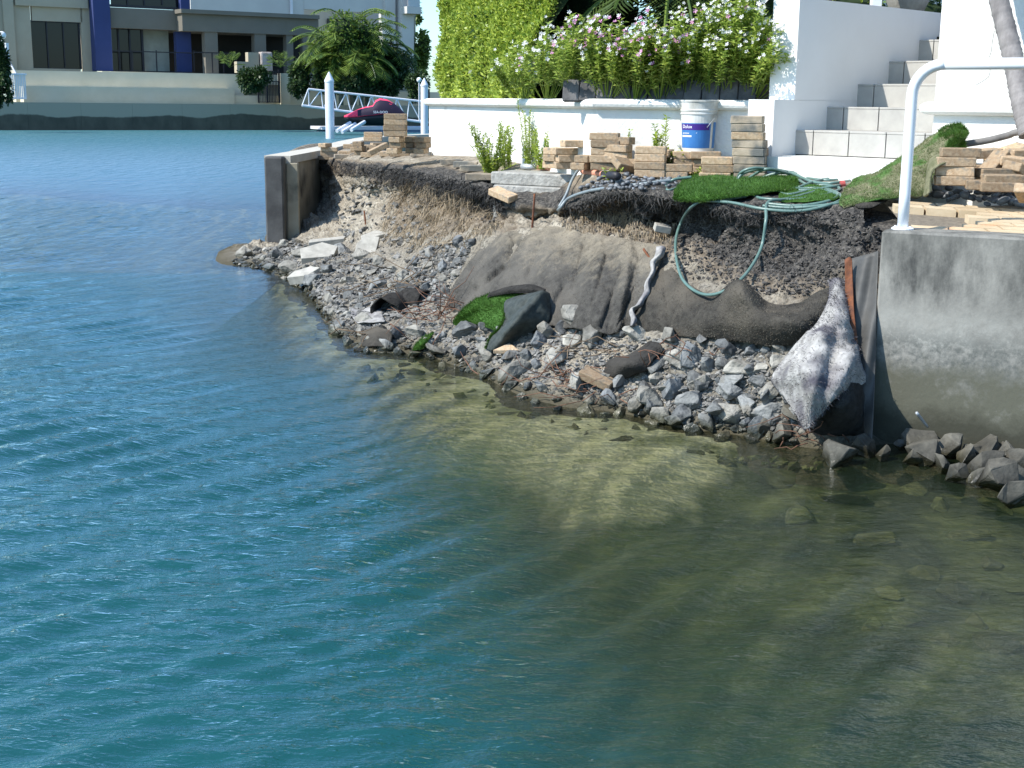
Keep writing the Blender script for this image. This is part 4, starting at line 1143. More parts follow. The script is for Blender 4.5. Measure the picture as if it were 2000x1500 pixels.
# ---------------------------------------------------------------- flowering shrubs
def flower_mesh(mt, seed):
    rs = random.Random(seed); mb = MB(); vs = [Vector((0, 0, 0))]; fs = []
    for k in range(5):
        a = 2 * math.pi * k / 5; i = len(vs)
        for da, r, z in ((-.42, .010, .003), (-.28, .0165, .005), (.28, .0165, .005), (.42, .010, .003)):
            vs.append(Vector((r * math.cos(a + da), r * math.sin(a + da), z + rs.uniform(-.003, .003))))
        fs.append((0, i, i + 1, i + 2, i + 3))
    mb.add(vs, fs); me = bpy.data.meshes.new('flower'); me.from_pydata(mb.v, [], mb.f); me.materials.append(mt); return me
FLW = {False: [flower_mesh(MT['petalw'], i) for i in range(3)], True: [flower_mesh(MT['petalp'], i) for i in range(3)]}
def flower_bush(px, D, h, spread, seed, label, pink=.25, lean=0.0, stems=26):
    rs = np.random.RandomState(seed)
    b0 = P(px, 200, D); b0.z = CAPZ
    root = empty('flowering_shrub', b0, label, 'shrub', 'flowering shrubs in the planter')
    lp = []; ld = []; fl = []; stem = MB()
    for s in range(stems):
        a = rs.uniform(0, 2 * math.pi); r = rs.uniform(.1, 1) * spread
        tip = np.array([b0.x + r * math.cos(a) + lean, b0.y + r * math.sin(a) * .8 - rs.uniform(.1, .45), b0.z + h * rs.uniform(.55, 1.0) * (1 - .35 * (r / spread) ** 2)])
        base = np.array([b0.x + .3 * r * math.cos(a), b0.y + .2 * r * math.sin(a), b0.z])
        mid = (base + tip) / 2 + np.array([math.cos(a), math.sin(a) * .4, 0]) * .06
        ts = np.linspace(0, 1, 9)
        cv = [(1 - t) ** 2 * base + 2 * t * (1 - t) * mid + t * t * tip for t in ts]
        stem.tube([Vector(q) for q in cv], .0035, 4, cap=False)
        for t in np.linspace(.34, 1, 14):
            q = (1 - t) ** 2 * base + 2 * t * (1 - t) * mid + t * t * tip
            for _ in range(5):
                ang = rs.uniform(0, 2 * math.pi)
                lp.append(q + rs.normal(0, .008, 3)); ld.append([math.cos(ang), math.sin(ang), rs.uniform(-.1, .9)])
        for _ in range(rs.randint(1, 5)):
            fl.append((tip + rs.normal(0, .024, 3) + np.array([0, -.015, .02]), rs.rand() < pink))
    lp = np.array(lp); ld = np.array(ld)
    child(stem.build('stems', MT['weedleaf']), root)
    quads('leaves', lp, ld, np.tile([0, 0, 1.0], (len(lp), 1)) + rs.normal(0, .3, (len(lp), 3)), rs.uniform(.035, .065, len(lp)), rs.uniform(.014, .022, len(lp)), MT['flowerleaf'], parent=root, bend=.08)
    for q, isp in fl[:95]:
        o = bpy.data.objects.new('flower', rnd.choice(FLW[isp])); COL.objects.link(o)
        n0 = Vector(rs.normal(0, .35, 3) + np.array([-.3, -.8, .6])).normalized()
        o.rotation_euler = n0.to_track_quat('Z', 'Y').to_euler(); o.location = Vector(q) - b0; o.parent = root
        k = rs.uniform(.8, 1.2); o.scale = (k, k, k)
bushes = [
 (1020, 12.35, .50, .22, 'low white-flowered shrub overlapping the right side of the clipped hedge', .05, -.05),
 (1070, 11.75, .62, .26, 'white-flowered shrub with tall shoots just right of the clipped hedge', .1, 0),
 (1130, 11.10, .66, .27, 'shrub with white and deep pink flowers at the second edging block', .35, 0),
 (1185, 10.85, .60, .26, 'shrub with pink and white flowers in front of the dark tree trunk', .4, 0),
 (1240, 10.75, .62, .25, 'pink and white flowering shrub in the middle of the planter', .35, 0),
 (1290, 10.72, .56, .24, 'leafy shrub with mixed flowers above and left of the bucket', .3, 0),
 (1340, 10.70, .70, .26, 'white-flowered shrub standing directly above the plastic bucket', .08, 0),
 (1390, 10.68, .80, .28, 'tall pale green shrub with white flowers right of the bucket', .05, 0),
 (1435, 10.62, .92, .26, 'tallest pale green shrub with white flowers against the white pier', .04, .02),
 (1470, 10.55, .60, .22, 'sprawling shrub with bare lower stems touching the white pier', .05, .03),
]
for i, (px, D, h, s, lb, pk, ln_) in enumerate(bushes):
    flower_bush(px, D, h, s, 40 + i, lb, pk, ln_, stems=34 if i > 1 else 26)

# ---------------------------------------------------------------- weeds at the foot of the wall
def weed(px, py, h, n, seed, label, spread=.12, leaf=.03):
    rs = np.random.RandomState(seed)
    b0, _ = hit(px, py); D_ = min(b0.y, wallD(px) - .16); b0 = P(px, py, D_)
    root = empty('weed', b0, label, 'weed', 'weeds growing at the foot of the white wall')
    lp = []; ld = []; stem = MB()
    for s in range(n):
        a = rs.uniform(0, 2 * math.pi); hh = h * (rs.uniform(.25, 1) if s else 1); r = rs.uniform(.1, 1) * spread
        base = np.array(b0) + np.array([rs.normal(0, .02), rs.normal(0, .02), -.02]); tip = base + np.array([r * math.cos(a), r * math.sin(a) * .5, hh])
        mid = (base + tip) / 2 + rs.normal(0, .015, 3)
        cv = [(1 - t) ** 2 * base + 2 * t * (1 - t) * mid + t * t * tip for t in np.linspace(0, 1, 7)]
        stem.tube([Vector(q) for q in cv], .0025, 4, cap=False)
        for t in np.linspace(.15, 1, max(4, int(hh / .022))):
            q = (1 - t) ** 2 * base + 2 * t * (1 - t) * mid + t * t * tip
            for _ in range(4):
                ang = rs.uniform(0, 2 * math.pi); lp.append(q + rs.normal(0, .004, 3)); ld.append([math.cos(ang), math.sin(ang), rs.uniform(0, 1.1)])
    lp = np.array(lp); ld = np.array(ld)
    child(stem.build('stems', MT['weedleaf']), root)
    quads('leaves', lp, ld, np.tile([0, 0, 1.0], (len(lp), 1)) + rs.normal(0, .3, (len(lp), 3)), rs.uniform(.8, 1.5, len(lp)) * leaf, rs.uniform(.32, .5, len(lp)) * leaf, MT['weedleaf'], parent=root, bend=.06)
weed(958, 342, .46, 34, 1, 'large bushy yellow-green weed at the left end of the exposed footing', .26, .032)
weed(990, 328, .42, 14, 2, 'upright weed with spiky shoots behind the large bushy weed', .14)
weed(1032, 326, .60, 14, 3, 'tallest slender weed with one high shoot against the lit white wall', .15, .026)
weed(1056, 326, .36, 26, 4, 'dense low yellow-green weed just left of the middle paver pile', .16)
weed(1284, 332, .42, 7, 5, 'thin upright weed in front of the shadowed wall left of the bucket', .08, .036)
weed(1225, 322, .28, 2, 6, 'single small sprout between the two middle paver piles', .03, .03)
weed(1318, 338, .20, 12, 7, 'leafy yellow weed growing out of the pavers under the bucket', .13, .036)
weed(1196, 352, .10, 9, 8, 'low yellow weed among the dark pebbles at the end of the pipe', .10, .03)
weed(1360, 345, .07, 7, 9, 'tiny yellow weed beside the pavers in front of the bucket', .09, .03)

# ---------------------------------------------------------------- trees behind (seen above the flowers and in the water)
def tree(x, y, z0, h, rad, seed, label, mt='darkleaf', n=9000, leaf=.16, trunk_r=.14):
    root = empty('tree', (x, y, z0), label, 'tree', 'trees behind the flower bed')
    rs = np.random.RandomState(seed)
    tp_ = [Vector((x + rs.normal(0, .06) * k, y + rs.normal(0, .06) * k, z0 + h * .62 * k / 5)) for k in range(6)]
    b = MB().tube(tp_, [trunk_r * (1 - .12 * k) for k in range(6)], 10)
    for k in range(7):
        a = rs.uniform(0, 6.28); s = tp_[rs.randint(2, 6)]
        e = Vector((x + math.cos(a) * rad[0] * .7, y + math.sin(a) * rad[1] * .7, z0 + h * rs.uniform(.5, .9)))
        b.tube([s, (s + e) / 2 + Vector((0, 0, .2)), e], [trunk_r * .5, trunk_r * .35, trunk_r * .12], 7)
    child(b.build('trunk', MT['bark'], smooth=True), root)
    crown('crown', (x, y, z0 + h - rad[2] * .8), rad, n, leaf, leaf * .45, MT[mt], root, clumps=26, seed=seed)
    return root
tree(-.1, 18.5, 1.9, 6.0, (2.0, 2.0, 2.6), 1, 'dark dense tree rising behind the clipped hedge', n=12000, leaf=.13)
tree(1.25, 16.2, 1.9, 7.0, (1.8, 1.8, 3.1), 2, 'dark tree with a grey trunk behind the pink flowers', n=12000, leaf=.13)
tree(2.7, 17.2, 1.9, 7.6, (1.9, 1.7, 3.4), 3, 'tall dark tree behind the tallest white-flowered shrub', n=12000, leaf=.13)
def low_shrub(px, D, z, rad, seed, label, mt='darkleaf', n=3500, leaf=.07, cat='shrub', grp='dark shrubs behind the flowers'):
    p = P(px, 100, D)
    root = empty('shrub', (p.x, p.y, z), label, cat, grp)
    crown('foliage', (p.x, p.y, z + rad[2] * .75), rad, n, leaf, leaf * .42, MT[mt], root, clumps=16, seed=seed)
    child(MB().tube([Vector((p.x, p.y, z)), Vector((p.x, p.y, z + rad[2]))], .03, 6).build('stem', MT['bark']), root)
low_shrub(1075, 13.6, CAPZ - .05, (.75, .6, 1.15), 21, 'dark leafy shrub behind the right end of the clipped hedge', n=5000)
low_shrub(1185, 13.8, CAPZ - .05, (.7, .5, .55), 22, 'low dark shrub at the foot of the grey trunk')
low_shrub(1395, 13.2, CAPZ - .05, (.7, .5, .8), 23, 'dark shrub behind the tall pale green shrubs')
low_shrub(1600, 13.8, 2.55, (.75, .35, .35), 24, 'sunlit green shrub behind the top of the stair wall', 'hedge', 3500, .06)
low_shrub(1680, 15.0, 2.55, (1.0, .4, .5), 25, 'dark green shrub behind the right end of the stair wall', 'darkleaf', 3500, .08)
# strap-leaved palm in the shade
def fronds(root, c, n, L_, droop, mt, seed, wd=.035, leaflets=26, ll=.3, up=.9):
    rs = np.random.RandomState(seed); lp = []; ld = []; lu = []; st_ = MB()
    for k in range(n):
        a = 2 * math.pi * k / n + rs.uniform(-.3, .3); el = rs.uniform(.15, 1) * up
        p = np.array(c, float); d = np.array([math.cos(a) * (1 - el * .5), math.sin(a) * (1 - el * .5), el + .2]); d /= np.linalg.norm(d); path = [Vector(p)]
        for i in range(leaflets):
            p = p + d * L_ / leaflets; d = d + np.array([0, 0, -droop / leaflets]); d /= np.linalg.norm(d); path.append(Vector(p))
            s = np.cross(d, [0, 0, 1]); s /= (np.linalg.norm(s) + 1e-6)
            if i > 3:
                sc = math.sin(math.pi * (i / leaflets) ** .8) * .8 + .25
                for sg in (-1, 1):
                    lp.append(p.copy()); ld.append((s * sg + d * .7 + np.array([0, 0, -.25])) * sc); lu.append([0, 0, 1])
        st_.tube(path[::3] + [path[-1]], .012 * L_, 4, cap=False)
    lp = np.array(lp); ld = np.array(ld); q = np.linalg.norm(ld, axis=1)
    child(st_.build('frond_stems', MT['farleaf']), root)
    quads('fronds', lp, ld, np.array(lu, float) + rs.normal(0, .2, lp.shape), q * ll, wd, mt, parent=root, bend=-.04)
pd = P(1300, 60, 13.2)
rp = empty('palm', (pd.x, pd.y, CAPZ), 'dark drooping palm in the shade behind the pink flowers', 'palm')
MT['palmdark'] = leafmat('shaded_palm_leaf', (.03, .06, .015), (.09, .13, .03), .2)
child(MB().tube([Vector((pd.x, pd.y, CAPZ)), Vector((pd.x + .05, pd.y, CAPZ + .9))], [.09, .07], 10).build('trunk', MT['bark'], smooth=True), rp)
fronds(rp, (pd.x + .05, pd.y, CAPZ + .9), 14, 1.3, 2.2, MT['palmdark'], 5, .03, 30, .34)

# leaning palm trunk in front of the garden wall
def ringed_trunk():
    p0 = P(2012, 262, 8.35); p1 = P(1996, 200, 8.45); p2 = P(1978, 110, 8.6); p3 = P(1951, 0, 8.75); p4 = P(1925, -120, 8.9); p5 = P(1880, -400, 9.1); p6 = P(1820, -1000, 9.4)
    pts = smoothcurve([p0, p1, p2, p3, p4, p5, p6], 24); n = len(pts)
    rr = []
    for i in range(n):
        t = i / (n - 1); ring = (i * .42) % 1
        rr.append(.066 - .014 * t + (.0045 if ring < .3 else 0))
    return pts, rr
pts, rr = ringed_trunk()
MT['palmbark'] = mat('ringed_bark', (.27, .25, .24), (.17, .155, .15), 14, rough=.85, bump=.5, bscale=50, stretch=(1, 1, .35))
lp_ = empty('leaning_palm', pts[0], 'leaning grey ringed palm trunk in front of the white garden wall', 'palm')
child(MB().tube(pts, rr, 14).build('trunk', MT['palmbark'], smooth=True), lp_)
fronds(lp_, pts[-1], 12, 2.0, 1.8, MT['farleaf'], 8, .05, 30, .5)
# ================================================================ PART 4: pavers, rocks, pebbles, hose, bucket, turf
PV = (.23, .115, .056)
def paver_mesh(seed, name='paver', mt=None):
    rs = random.Random(seed)
    bm = bmesh.new(); bmesh.ops.create_cube(bm, size=1)
    for v in bm.verts:
        v.co = Vector((v.co.x * PV[0], v.co.y * PV[1], v.co.z * PV[2])) + Vector((rs.uniform(-.002, .002), rs.uniform(-.002, .002), rs.uniform(-.001, .001)))
    bmesh.ops.bevel(bm, geom=bm.edges[:], offset=.0045, segments=1, affect='EDGES')
    me = bpy.data.meshes.new(name); bm.to_mesh(me); bm.free(); me.materials.append(MT[mt or 'paver']); return me
MT['paver'] = mat('clay_paver', (.32, .22, .135), (.45, .34, .225), 40, rough=.9, bump=.4, bscale=110, rv=.36, col3=(.22, .19, .15), scale3=24, c3=(.52, .70), objc=True)
PM = [paver_mesh(i) for i in range(4)]; PMG = [paver_mesh(i + 9, mt='pavergrey') for i in range(3)]
def paver(loc, rz=0.0, rx=0.0, ry=0.0, label='', group='loose pavers', grey=False, name='paver'):
    o = bpy.data.objects.new(name, rnd.choice(PMG if grey else PM)); COL.objects.link(o)
    o.location = loc; o.rotation_euler = (R(rx), R(ry), R(rz))
    return tag(o, label, 'paver', group)
ORD_ = ['first', 'second', 'third', 'fourth', 'fifth', 'sixth']
def ord_(k, n):
    return 'topmost' if k == n - 1 and n > 1 else ('bottom' if k == 0 and n > 1 else ['first', 'second', 'third', 'fourth', 'fifth', 'sixth', 'seventh', 'eighth', 'ninth', 'tenth'][k] + '-lowest' if n > 1 else 'single')
def stack(px, py, D, n, rz, desc, grp, grey=False, jit=5, off=.018, z=None, lift=0):
    if z is None:
        if D is None:
            h, _ = hit(px, py, bvh0); p = h.copy(); lim = wallD(px) - .15
            if p.y > lim: p = P(px, py, lim)
        else: p = P(px, py, D)
    else: p = P(px, py, D); p.z = z
    for k in range(n):
        q = p + Vector((rnd.uniform(-off, off), rnd.uniform(-off, off), .029 + .0575 * k + lift))
        lb = ('%s %s paver %s' % ('grey' if grey else 'tan', ord_(k, n), desc)) if n > 1 else ('%s paver %s' % ('weathered grey' if grey else 'tan', desc))
        paver(q, rz + rnd.uniform(-jit, jit), label=lb, group=grp, grey=grey)
    return p
g1 = 'pavers piled at the far left end of the white wall'
stack(773, 300, 14.0, 3, 85, 'in the narrow foot of the tall far-left stack', g1)
p_ = P(773, 300, 14.0)
for k in range(4):
    for s_ in (-1, 1):
        paver(p_ + Vector((rnd.uniform(-.006, .006), s_ * .06, .2045 + .0575 * k)), rnd.uniform(-2, 2), label='tan paver atop the tall far-left stack, %s, %s row' % (ord_(k, 4), 'front' if s_ < 0 else 'back'), group=g1)
stack(803, 299, 14.3, 3, 88, 'in the stack right beside the tall far-left stack', g1)
stack(824, 300, 14.2, 3, 80, 'in the stack touching the left end of the white wall', g1)
stack(729, 276, 17.0, 2, 3, 'in the flat pair lying behind the tall far-left stack', g1)
stack(703, 303, 17.2, 3, 84, 'in the small end-on stack left of the tall stack', g1)
stack(645, 304, 18.9, 2, 4, 'in the leftmost low pair near the broken seawall', g1)
stack(636, 304, 18.9, 1, 80, 'lying crosswise on top of the leftmost low pair', g1, lift=.116)
stack(676, 303, 18.6, 1, 8, 'lying flat right of the leftmost low pair', g1)
o = paver(P(738, 291, 14.9), 20, 0, -25, 'pale tilted paver leaning left at the foot of the tall far-left stack', g1)
for i, (a_, b_2, D, rz, ds) in enumerate([(722, 307, 14.3, 2, 'first from the left'), (750, 305, 14.0, 88, 'second from the left'), (780, 306, 13.8, 3, 'third from the left'), (820, 306, 13.7, -2, 'fourth from the left, touching the wall end')]):
    stack(a_, b_2, None, 1, rz, 'flat before the left stacks, ' + ds, g1, grey=i == 3)
for i, (a_, b_2, rz) in enumerate([(610, 312, 4), (640, 312, -3), (668, 310, 10)]):
    stack(a_, b_2, None, 1, rz, 'flush along the pit lip, ' + ['nearest the concrete post', 'middle one', 'furthest from the post'][i], g1, grey=True)
for i, (a_, b_2) in enumerate([(704, 290), (690, 284), (716, 285), (742, 281)]):
    stack(a_, b_2 + 6, 18.0 + i * .3, 1, 10 * i - 10, 'lying loose behind the small end-on stack, ' + ['nearest', 'leftmost', 'middle', 'rightmost'][i], g1)
g2 = 'flat grey pavers left of the big weed'
for i, (a_, b_2, rz) in enumerate([(882, 322, 4), (908, 327, -3), (925, 335, 2), (936, 352, 6)]):
    stack(a_, b_2, None, 1, rz, 'flat left of the bushy weed, ' + ['furthest left', 'second from the left', 'nearly buried by the weed', 'overhanging the hollow'][i], g2, grey=True)
g3 = 'pavers piled under the white wall in the middle'
stack(1086, 328, None, 3, 60, 'in the left end stack of the middle pile', g3)
stack(1112, 330, None, 3, 8, 'in the second stack of the middle pile', g3)
stack(1140, 331, None, 2, 70, 'in the low third stack of the middle pile', g3)
stack(1120, 326, None, 1, 20, 'lying loosely on the second stack of the middle pile', g3, lift=.16)
stack(1180, 332, None, 5, -8, 'in the tallest stack of the middle pile', g3, jit=6)
stack(1205, 326, None, 4, -30, 'in the reddish stack behind the tallest middle stack', g3)
h_, _ = hit(1222, 340, bvh0)
paver(h_ + Vector((0, 0, .07)), 40, 35, 10, 'paver tipped on edge right of the middle pile', g3)
paver(h_ + Vector((.1, .05, .06)), -20, -40, 0, 'paver leaning the other way beside the tipped one, right of the middle pile', g3)
g4 = 'pavers between the middle pile and the bucket'
stack(1272, 346, None, 4, -12, 'in the square stack left of the bucket', g4, jit=2)
stack(1292, 336, None, 3, 75, 'in the stack behind the square stack left of the bucket', g4)
stack(1318, 350, None, 2, -14, 'in the low striped-shadow stack in front of the bucket', g4)
g5 = 'pavers carrying the bucket'
bz = None
pb_ = stack(1345, 340, None, 3, 4, 'under the left side of the plastic bucket', g5)
stack(1380, 340, None, 3, -6, 'under the right side of the plastic bucket', g5)
stack(1400, 352, None, 3, -10, 'in the front stack right below the plastic bucket', g5)
stack(1432, 345, None, 2, 80, 'in the low stack between the bucket and the tall grey stack', g5, grey=True)
g6 = 'tall weathered paver stack at the stair wall'
h_, _ = hit(1466, 352, bvh0)
for k in range(8):
    wide = [0, 0, 0, .0, .0, .01, .01, .02, 0, 0][k]
    q = h_ + Vector((-.0 - .006 * k, 0, .029 + .0575 * k))
    paver(q, -18 + rnd.uniform(-4, 4) + (14 if k > 7 else 0), label='weathered paver in the tall stack against the stair wall, %s' % ord_(k, 8), group=g6, grey=k != 5)
    if k < 5:
        paver(q + Vector((.04, .125, 0)), -18 + rnd.uniform(-4, 4), label='paver behind the tall stack against the stair wall, %s' % ord_(k, 5), group=g6, grey=k % 2 == 0)
g7 = 'pavers heaped behind the white railing'
h7, _ = hit(1868, 366, bvh0); D7 = h7.y
stack(1866, 362, 8.35, 4, -12, 'in the straight stack against the turf roll', g7)
heap = [(1918, 300, 8.7, 8, 3, -4, 'broad flat, topmost at the back beside the turf roll'), (1940, 322, 8.5, 35, 0, -38, 'tilted steeply on its edge in the middle of the heap'), (1976, 296, 8.7, 30, 8, -12, 'sloping up to the right at the top of the heap'), (1990, 316, 8.45, -10, 6, 6, 'thick, right-hand side of the heap under the sloping one'), (1944, 338, 8.35, 10, 0, 0, 'flat, in the middle of the heap above the front pair'), (1958, 350, 8.15, -4, 2, 0, 'upper one of the front pair'), (1952, 365, 8.12, -8, 0, 0, 'lower one of the front pair on the pebbles'), (1905, 360, 8.25, 75, 0, 0, 'small end-on one left of the front pair'), (1988, 335, 8.4, 50, 10, 20, 'broken-looking, wedged right of the middle'), (2006, 378, 7.95, 60, 0, 20, 'at the right edge of the picture, tipped on the pebbles'), (1925, 352, 8.5, 20, 0, 0, 'mostly hidden behind the front pair'), (1965, 330, 8.65, 5, 0, 0, 'hidden in the shade at the back'), (2003, 300, 8.6, 12, 5, 0, 'reddish, at the right edge near the pipe')]
for a_, b_2, D, rz, rx, ry, ds in heap:
    paver(P(a_, b_2, D), rz, rx, ry, 'heap paver: ' + ds, g7)
for i, (a_, b_2, D) in enumerate([(1925, 330, 8.7), (1960, 318, 8.8), (1990, 330, 8.8), (1940, 345, 8.6), (1975, 345, 8.55)]):
    paver(P(a_, b_2, D), 15 * i, 0, 0, 'shaded paver deep inside the heap behind the railing, %s from the left' % ORD_[i], g7)
# slope pavers and blocks
h_, _ = hit(982, 388, bank_bvh)
paver(h_ + Vector((0, -.02, .035)), -38, 12, 16, 'single clean tan paver lying tilted on the slope below the footing', 'single pavers on the slope')
h_, _ = hit(1166, 752, bank_bvh)
o = paver(h_ + Vector((0, -.03, .05)), -25, 14, 18, 'cream paver lying tilted in the rubble at the waterline', 'single pavers on the slope')
def wedge(px, py, pts, hgt, rz, tilt, name, mt, label, cat, lift=.02):
    h, _ = hit(px, py, bank_bvh)
    mb = MB().prism(pts, 0, hgt)
    o = mb.build(name, MT[mt]); o.location = h + Vector((0, 0, lift)); o.rotation_euler = (R(tilt[0]), R(tilt[1]), R(rz))
    md = o.modifiers.new('bevel', 'BEVEL'); md.width = .004; md.segments = 1
    return tag(o, label, cat)
wedge(988, 692, [(-.09, -.03), (.09, -.05), (.03, .09)], .03, 0, (12, -4), 'broken_paver', 'paver', 'small triangular broken paver on the rocks below the turf flap', 'broken paver')
wedge(714, 500, [(-.14, -.13), (.07, -.17), (.17, .12), (.02, .16), (-.08, .06)], .07, 12, (38, -6), 'stone_slab', 'pale', 'bright white angular stone slab tilted up in the left rubble', 'stone slab', .05)
wedge(728, 480, [(-.15, -.04), (.16, -.06), (.10, .09), (-.10, .07)], .06, 35, (15, -14), 'stone_slab', 'pale', 'pale wedge-shaped slab leaning behind the bright white slab', 'stone slab', .06)
wedge(620, 505, [(-.20, -.10), (.14, -.16), (.24, .02), (.10, .16), (-.16, .10)], .10, 20, (24, -8), 'stone_slab', 'pale', 'large rough pale concrete chunk lying at the left end of the rubble', 'stone slab', .0)
wedge(640, 478, [(-.22, -.06), (.20, -.05), (.22, .05), (-.20, .06)], .07, 8, (10, -6), 'stone_slab', 'pale', 'long pale kerb piece lying just below the dark pit', 'stone slab', .0)
wedge(1290, 468, [(-.06, -.05), (.06, -.05), (.05, .05), (-.05, .04)], .05, 10, (10, 10), 'stone_slab', 'pale', 'small white stone lying on top of the torn geotextile', 'stone slab', .06)
wedge(600, 545, [(-.16, -.10), (.12, -.14), (.18, .03), (.02, .12), (-.16, .06)], .09, -25, (18, -12), 'stone_slab', 'pale', 'flat pale stone lying near the water below the concrete post', 'stone slab', .0)

# stakes and sticks
def stick(p, q, r, mt, name, label, cat, wob=.006, group=None):
    n = 7; pts = [Vector(p).lerp(Vector(q), i / (n - 1)) + Vector((rnd.uniform(-wob, wob), rnd.uniform(-wob, wob), rnd.uniform(-wob, wob))) for i in range(n)]
    return tag(MB().tube(pts, [r * (1 - .2 * i / n) for i in range(n)], 7).build(name, MT[mt], smooth=True), label, cat, group)
h_, _ = hit(1038, 447, bvh0); stick(h_ + Vector((0, -.02, -.1)), P(1044, 378, h_.y - .02), .010, 'rust', 'steel_stake', 'thin rusty steel bar standing upright below the footing', 'stake', .002)
h_, _ = hit(717, 440, bvh0); stick(h_ + Vector((0, -.02, -.1)), P(711, 412, h_.y - .03), .011, 'rust', 'steel_stake', 'short rusty steel bar sticking up on the pale sandy slope', 'stake', .002)
stick(P(1257, 487, 9.2), P(1277, 514, 9.1), .009, 'rust', 'wooden_peg', 'short brown peg pushed through the dusty sheet by the pale torn edge', 'stake', .002)
stick(P(1790, 806, 7.03), P(1812, 834, 7.10), .009, 'steel', 'steel_bolt', 'short bolt with a pale tip sticking out of the concrete seawall above the rocks', 'bolt', .0)
def twigs(name, px, py, n, spread, ln, r, mt, label, seed, up=.4, D=None, parent=None):
    rs = np.random.RandomState(seed); mb = MB()
    h, _ = hit(px, py, bvh0); c = np.array(h) + np.array([0, -.05, .04])
    for k in range(n):
        s = c + rs.normal(0, 1, 3) * np.array(spread); d = rs.normal(0, 1, 3) * np.array([1, .6, up]); d /= np.linalg.norm(d)
        l = ln * rs.uniform(.4, 1.2); m_ = s + d * l * .5 + rs.normal(0, .03, 3); e = s + d * l + rs.normal(0, .04, 3)
        mb.tube([Vector(s), Vector((s + m_) / 2 + rs.normal(0, .01, 3)), Vector(m_), Vector((m_ + e) / 2 + rs.normal(0, .012, 3)), Vector(e)], [r, r * .9, r * .8, r * .6, r * .35], 5)
    return tag(mb.build(name, MT[mt], smooth=True), label, 'twigs', kind=None)
twigs('twig_tangle', 862, 622, 44, (.16, .10, .06), .42, .0045, 'redtwig', 'tangle of reddish roots between the black roll and the green turf flap', 1)
twigs('twig_tangle', 800, 570, 34, (.20, .12, .07), .45, .005, 'twig', 'dry brown twigs lying above the black fabric roll', 2)
twigs('twig_tangle', 1110, 745, 26, (.22, .10, .02), .40, .004, 'redtwig', 'thin reddish roots spread on the sand left of the cream paver', 3, .2)
twigs('twig_tangle', 1180, 690, 16, (.25, .10, .02), .40, .004, 'twig', 'long dry roots lying on the sand below the torn sheet', 4, .12)
twigs('twig_tangle', 1380, 700, 16, (.5, .15, .03), .22, .0035, 'redtwig', 'short reddish rootlets scattered through the grey rubble', 5, .2)
twigs('twig_tangle', 1610, 858, 16, (.12, .06, .02), .22, .0035, 'redtwig', 'wet reddish roots at the foot of the pale fuzzy flap', 6, .2)
twigs('twig_tangle', 700, 660, 14, (.12, .09, .02), .35, .004, 'twig', 'few dark twigs reaching over the water beside the left rocks', 7, .2)
twigs('twig_tangle', 1195, 780, 14, (.25, .05, .02), .35, .0035, 'redtwig', 'red roots trailing along the waterline below the cream paver', 8, .15)

# ---------------------------------------------------------------- rocks
ORD = ['first', 'second', 'third', 'fourth', 'fifth', 'sixth', 'seventh', 'eighth', 'ninth', 'tenth', 'eleventh', 'twelfth', 'thirteenth', 'fourteenth', 'fifteenth', 'sixteenth', 'seventeenth', 'eighteenth', 'nineteenth', 'twentieth'] + ['%dth' % k for k in range(21, 60)]
def rock_mesh(seed, flat=.68, n=17, bev=.05, mt='rock', sub=False):
    rs = np.random.RandomState(seed)
    p = rs.normal(size=(n, 3)); p /= np.linalg.norm(p, axis=1, keepdims=True)
    p *= rs.uniform(.75, 1.1, (n, 1)); p *= np.array([1, rs.uniform(.6, .85), flat * rs.uniform(.75, 1.15)])
    bm = bmesh.new()
    for q in p: bm.verts.new(q)
    bmesh.ops.convex_hull(bm, input=bm.verts)
    for v in [v for v in bm.verts if not v.link_faces]: bm.verts.remove(v)
    bmesh.ops.dissolve_limit(bm, angle_limit=R(14), verts=bm.verts, edges=bm.edges)
    bmesh.ops.bevel(bm, geom=bm.edges[:], offset=bev, segments=1, affect='EDGES', clamp_overlap=True)
    bmesh.ops.triangulate(bm, faces=bm.faces)
    bmesh.ops.subdivide_edges(bm, edges=bm.edges, cuts=1, use_grid_fill=True)
    for v in bm.verts:
        v.co += v.normal * noise.fractal(v.co * 2.4 + Vector((seed, 0, 0)), .8, 2, 4) * .07
    me = bpy.data.meshes.new('rock'); bm.to_mesh(me); bm.free(); me.materials.append(MT[mt]); return me
MT['rockbrown'] = mat('brown_grey_rock', (.048, .046, .038), (.13, .122, .10), 8, rough=.85, bump=.55, bscale=40, rv=.3, wet=True)
RM = [rock_mesh(i, mt=['rock', 'rockwarm', 'rock', 'rockblue', 'rock'][i % 5], bev=.035) for i in range(20)]
RB = [rock_mesh(i + 90, .8, 12, .03, mt='rockbrown') for i in range(7)]
RW = [rock_mesh(i + 70, mt='rockwarm', bev=.04) for i in range(6)] + RM[:8]
RL = [rock_mesh(i + 40, .4, 12, .07) for i in range(8)]
def inpoly(x, y, poly):
    c = False; j = len(poly) - 1
    for i in range(len(poly)):
        if (poly[i][1] > y) != (poly[j][1] > y) and x < (poly[j][0] - poly[i][0]) * (y - poly[i][1]) / (poly[j][1] - poly[i][1]) + poly[i][0]: c = not c
        j = i
    return c
def rock(loc, r, label, group, seed=None, rot=None, meshes=None, name='rock'):
    o = bpy.data.objects.new(name, rnd.choice(meshes or RM)); COL.objects.link(o)
    o.location = loc; o.scale = (r * rnd.uniform(.85, 1.15), r * rnd.uniform(.85, 1.15), r * rnd.uniform(.85, 1.15))
    o.rotation_euler = rot or (rnd.uniform(-.6, .6), rnd.uniform(-.6, .6), rnd.uniform(0, 6.28))
    return tag(o, label, 'rock', group)
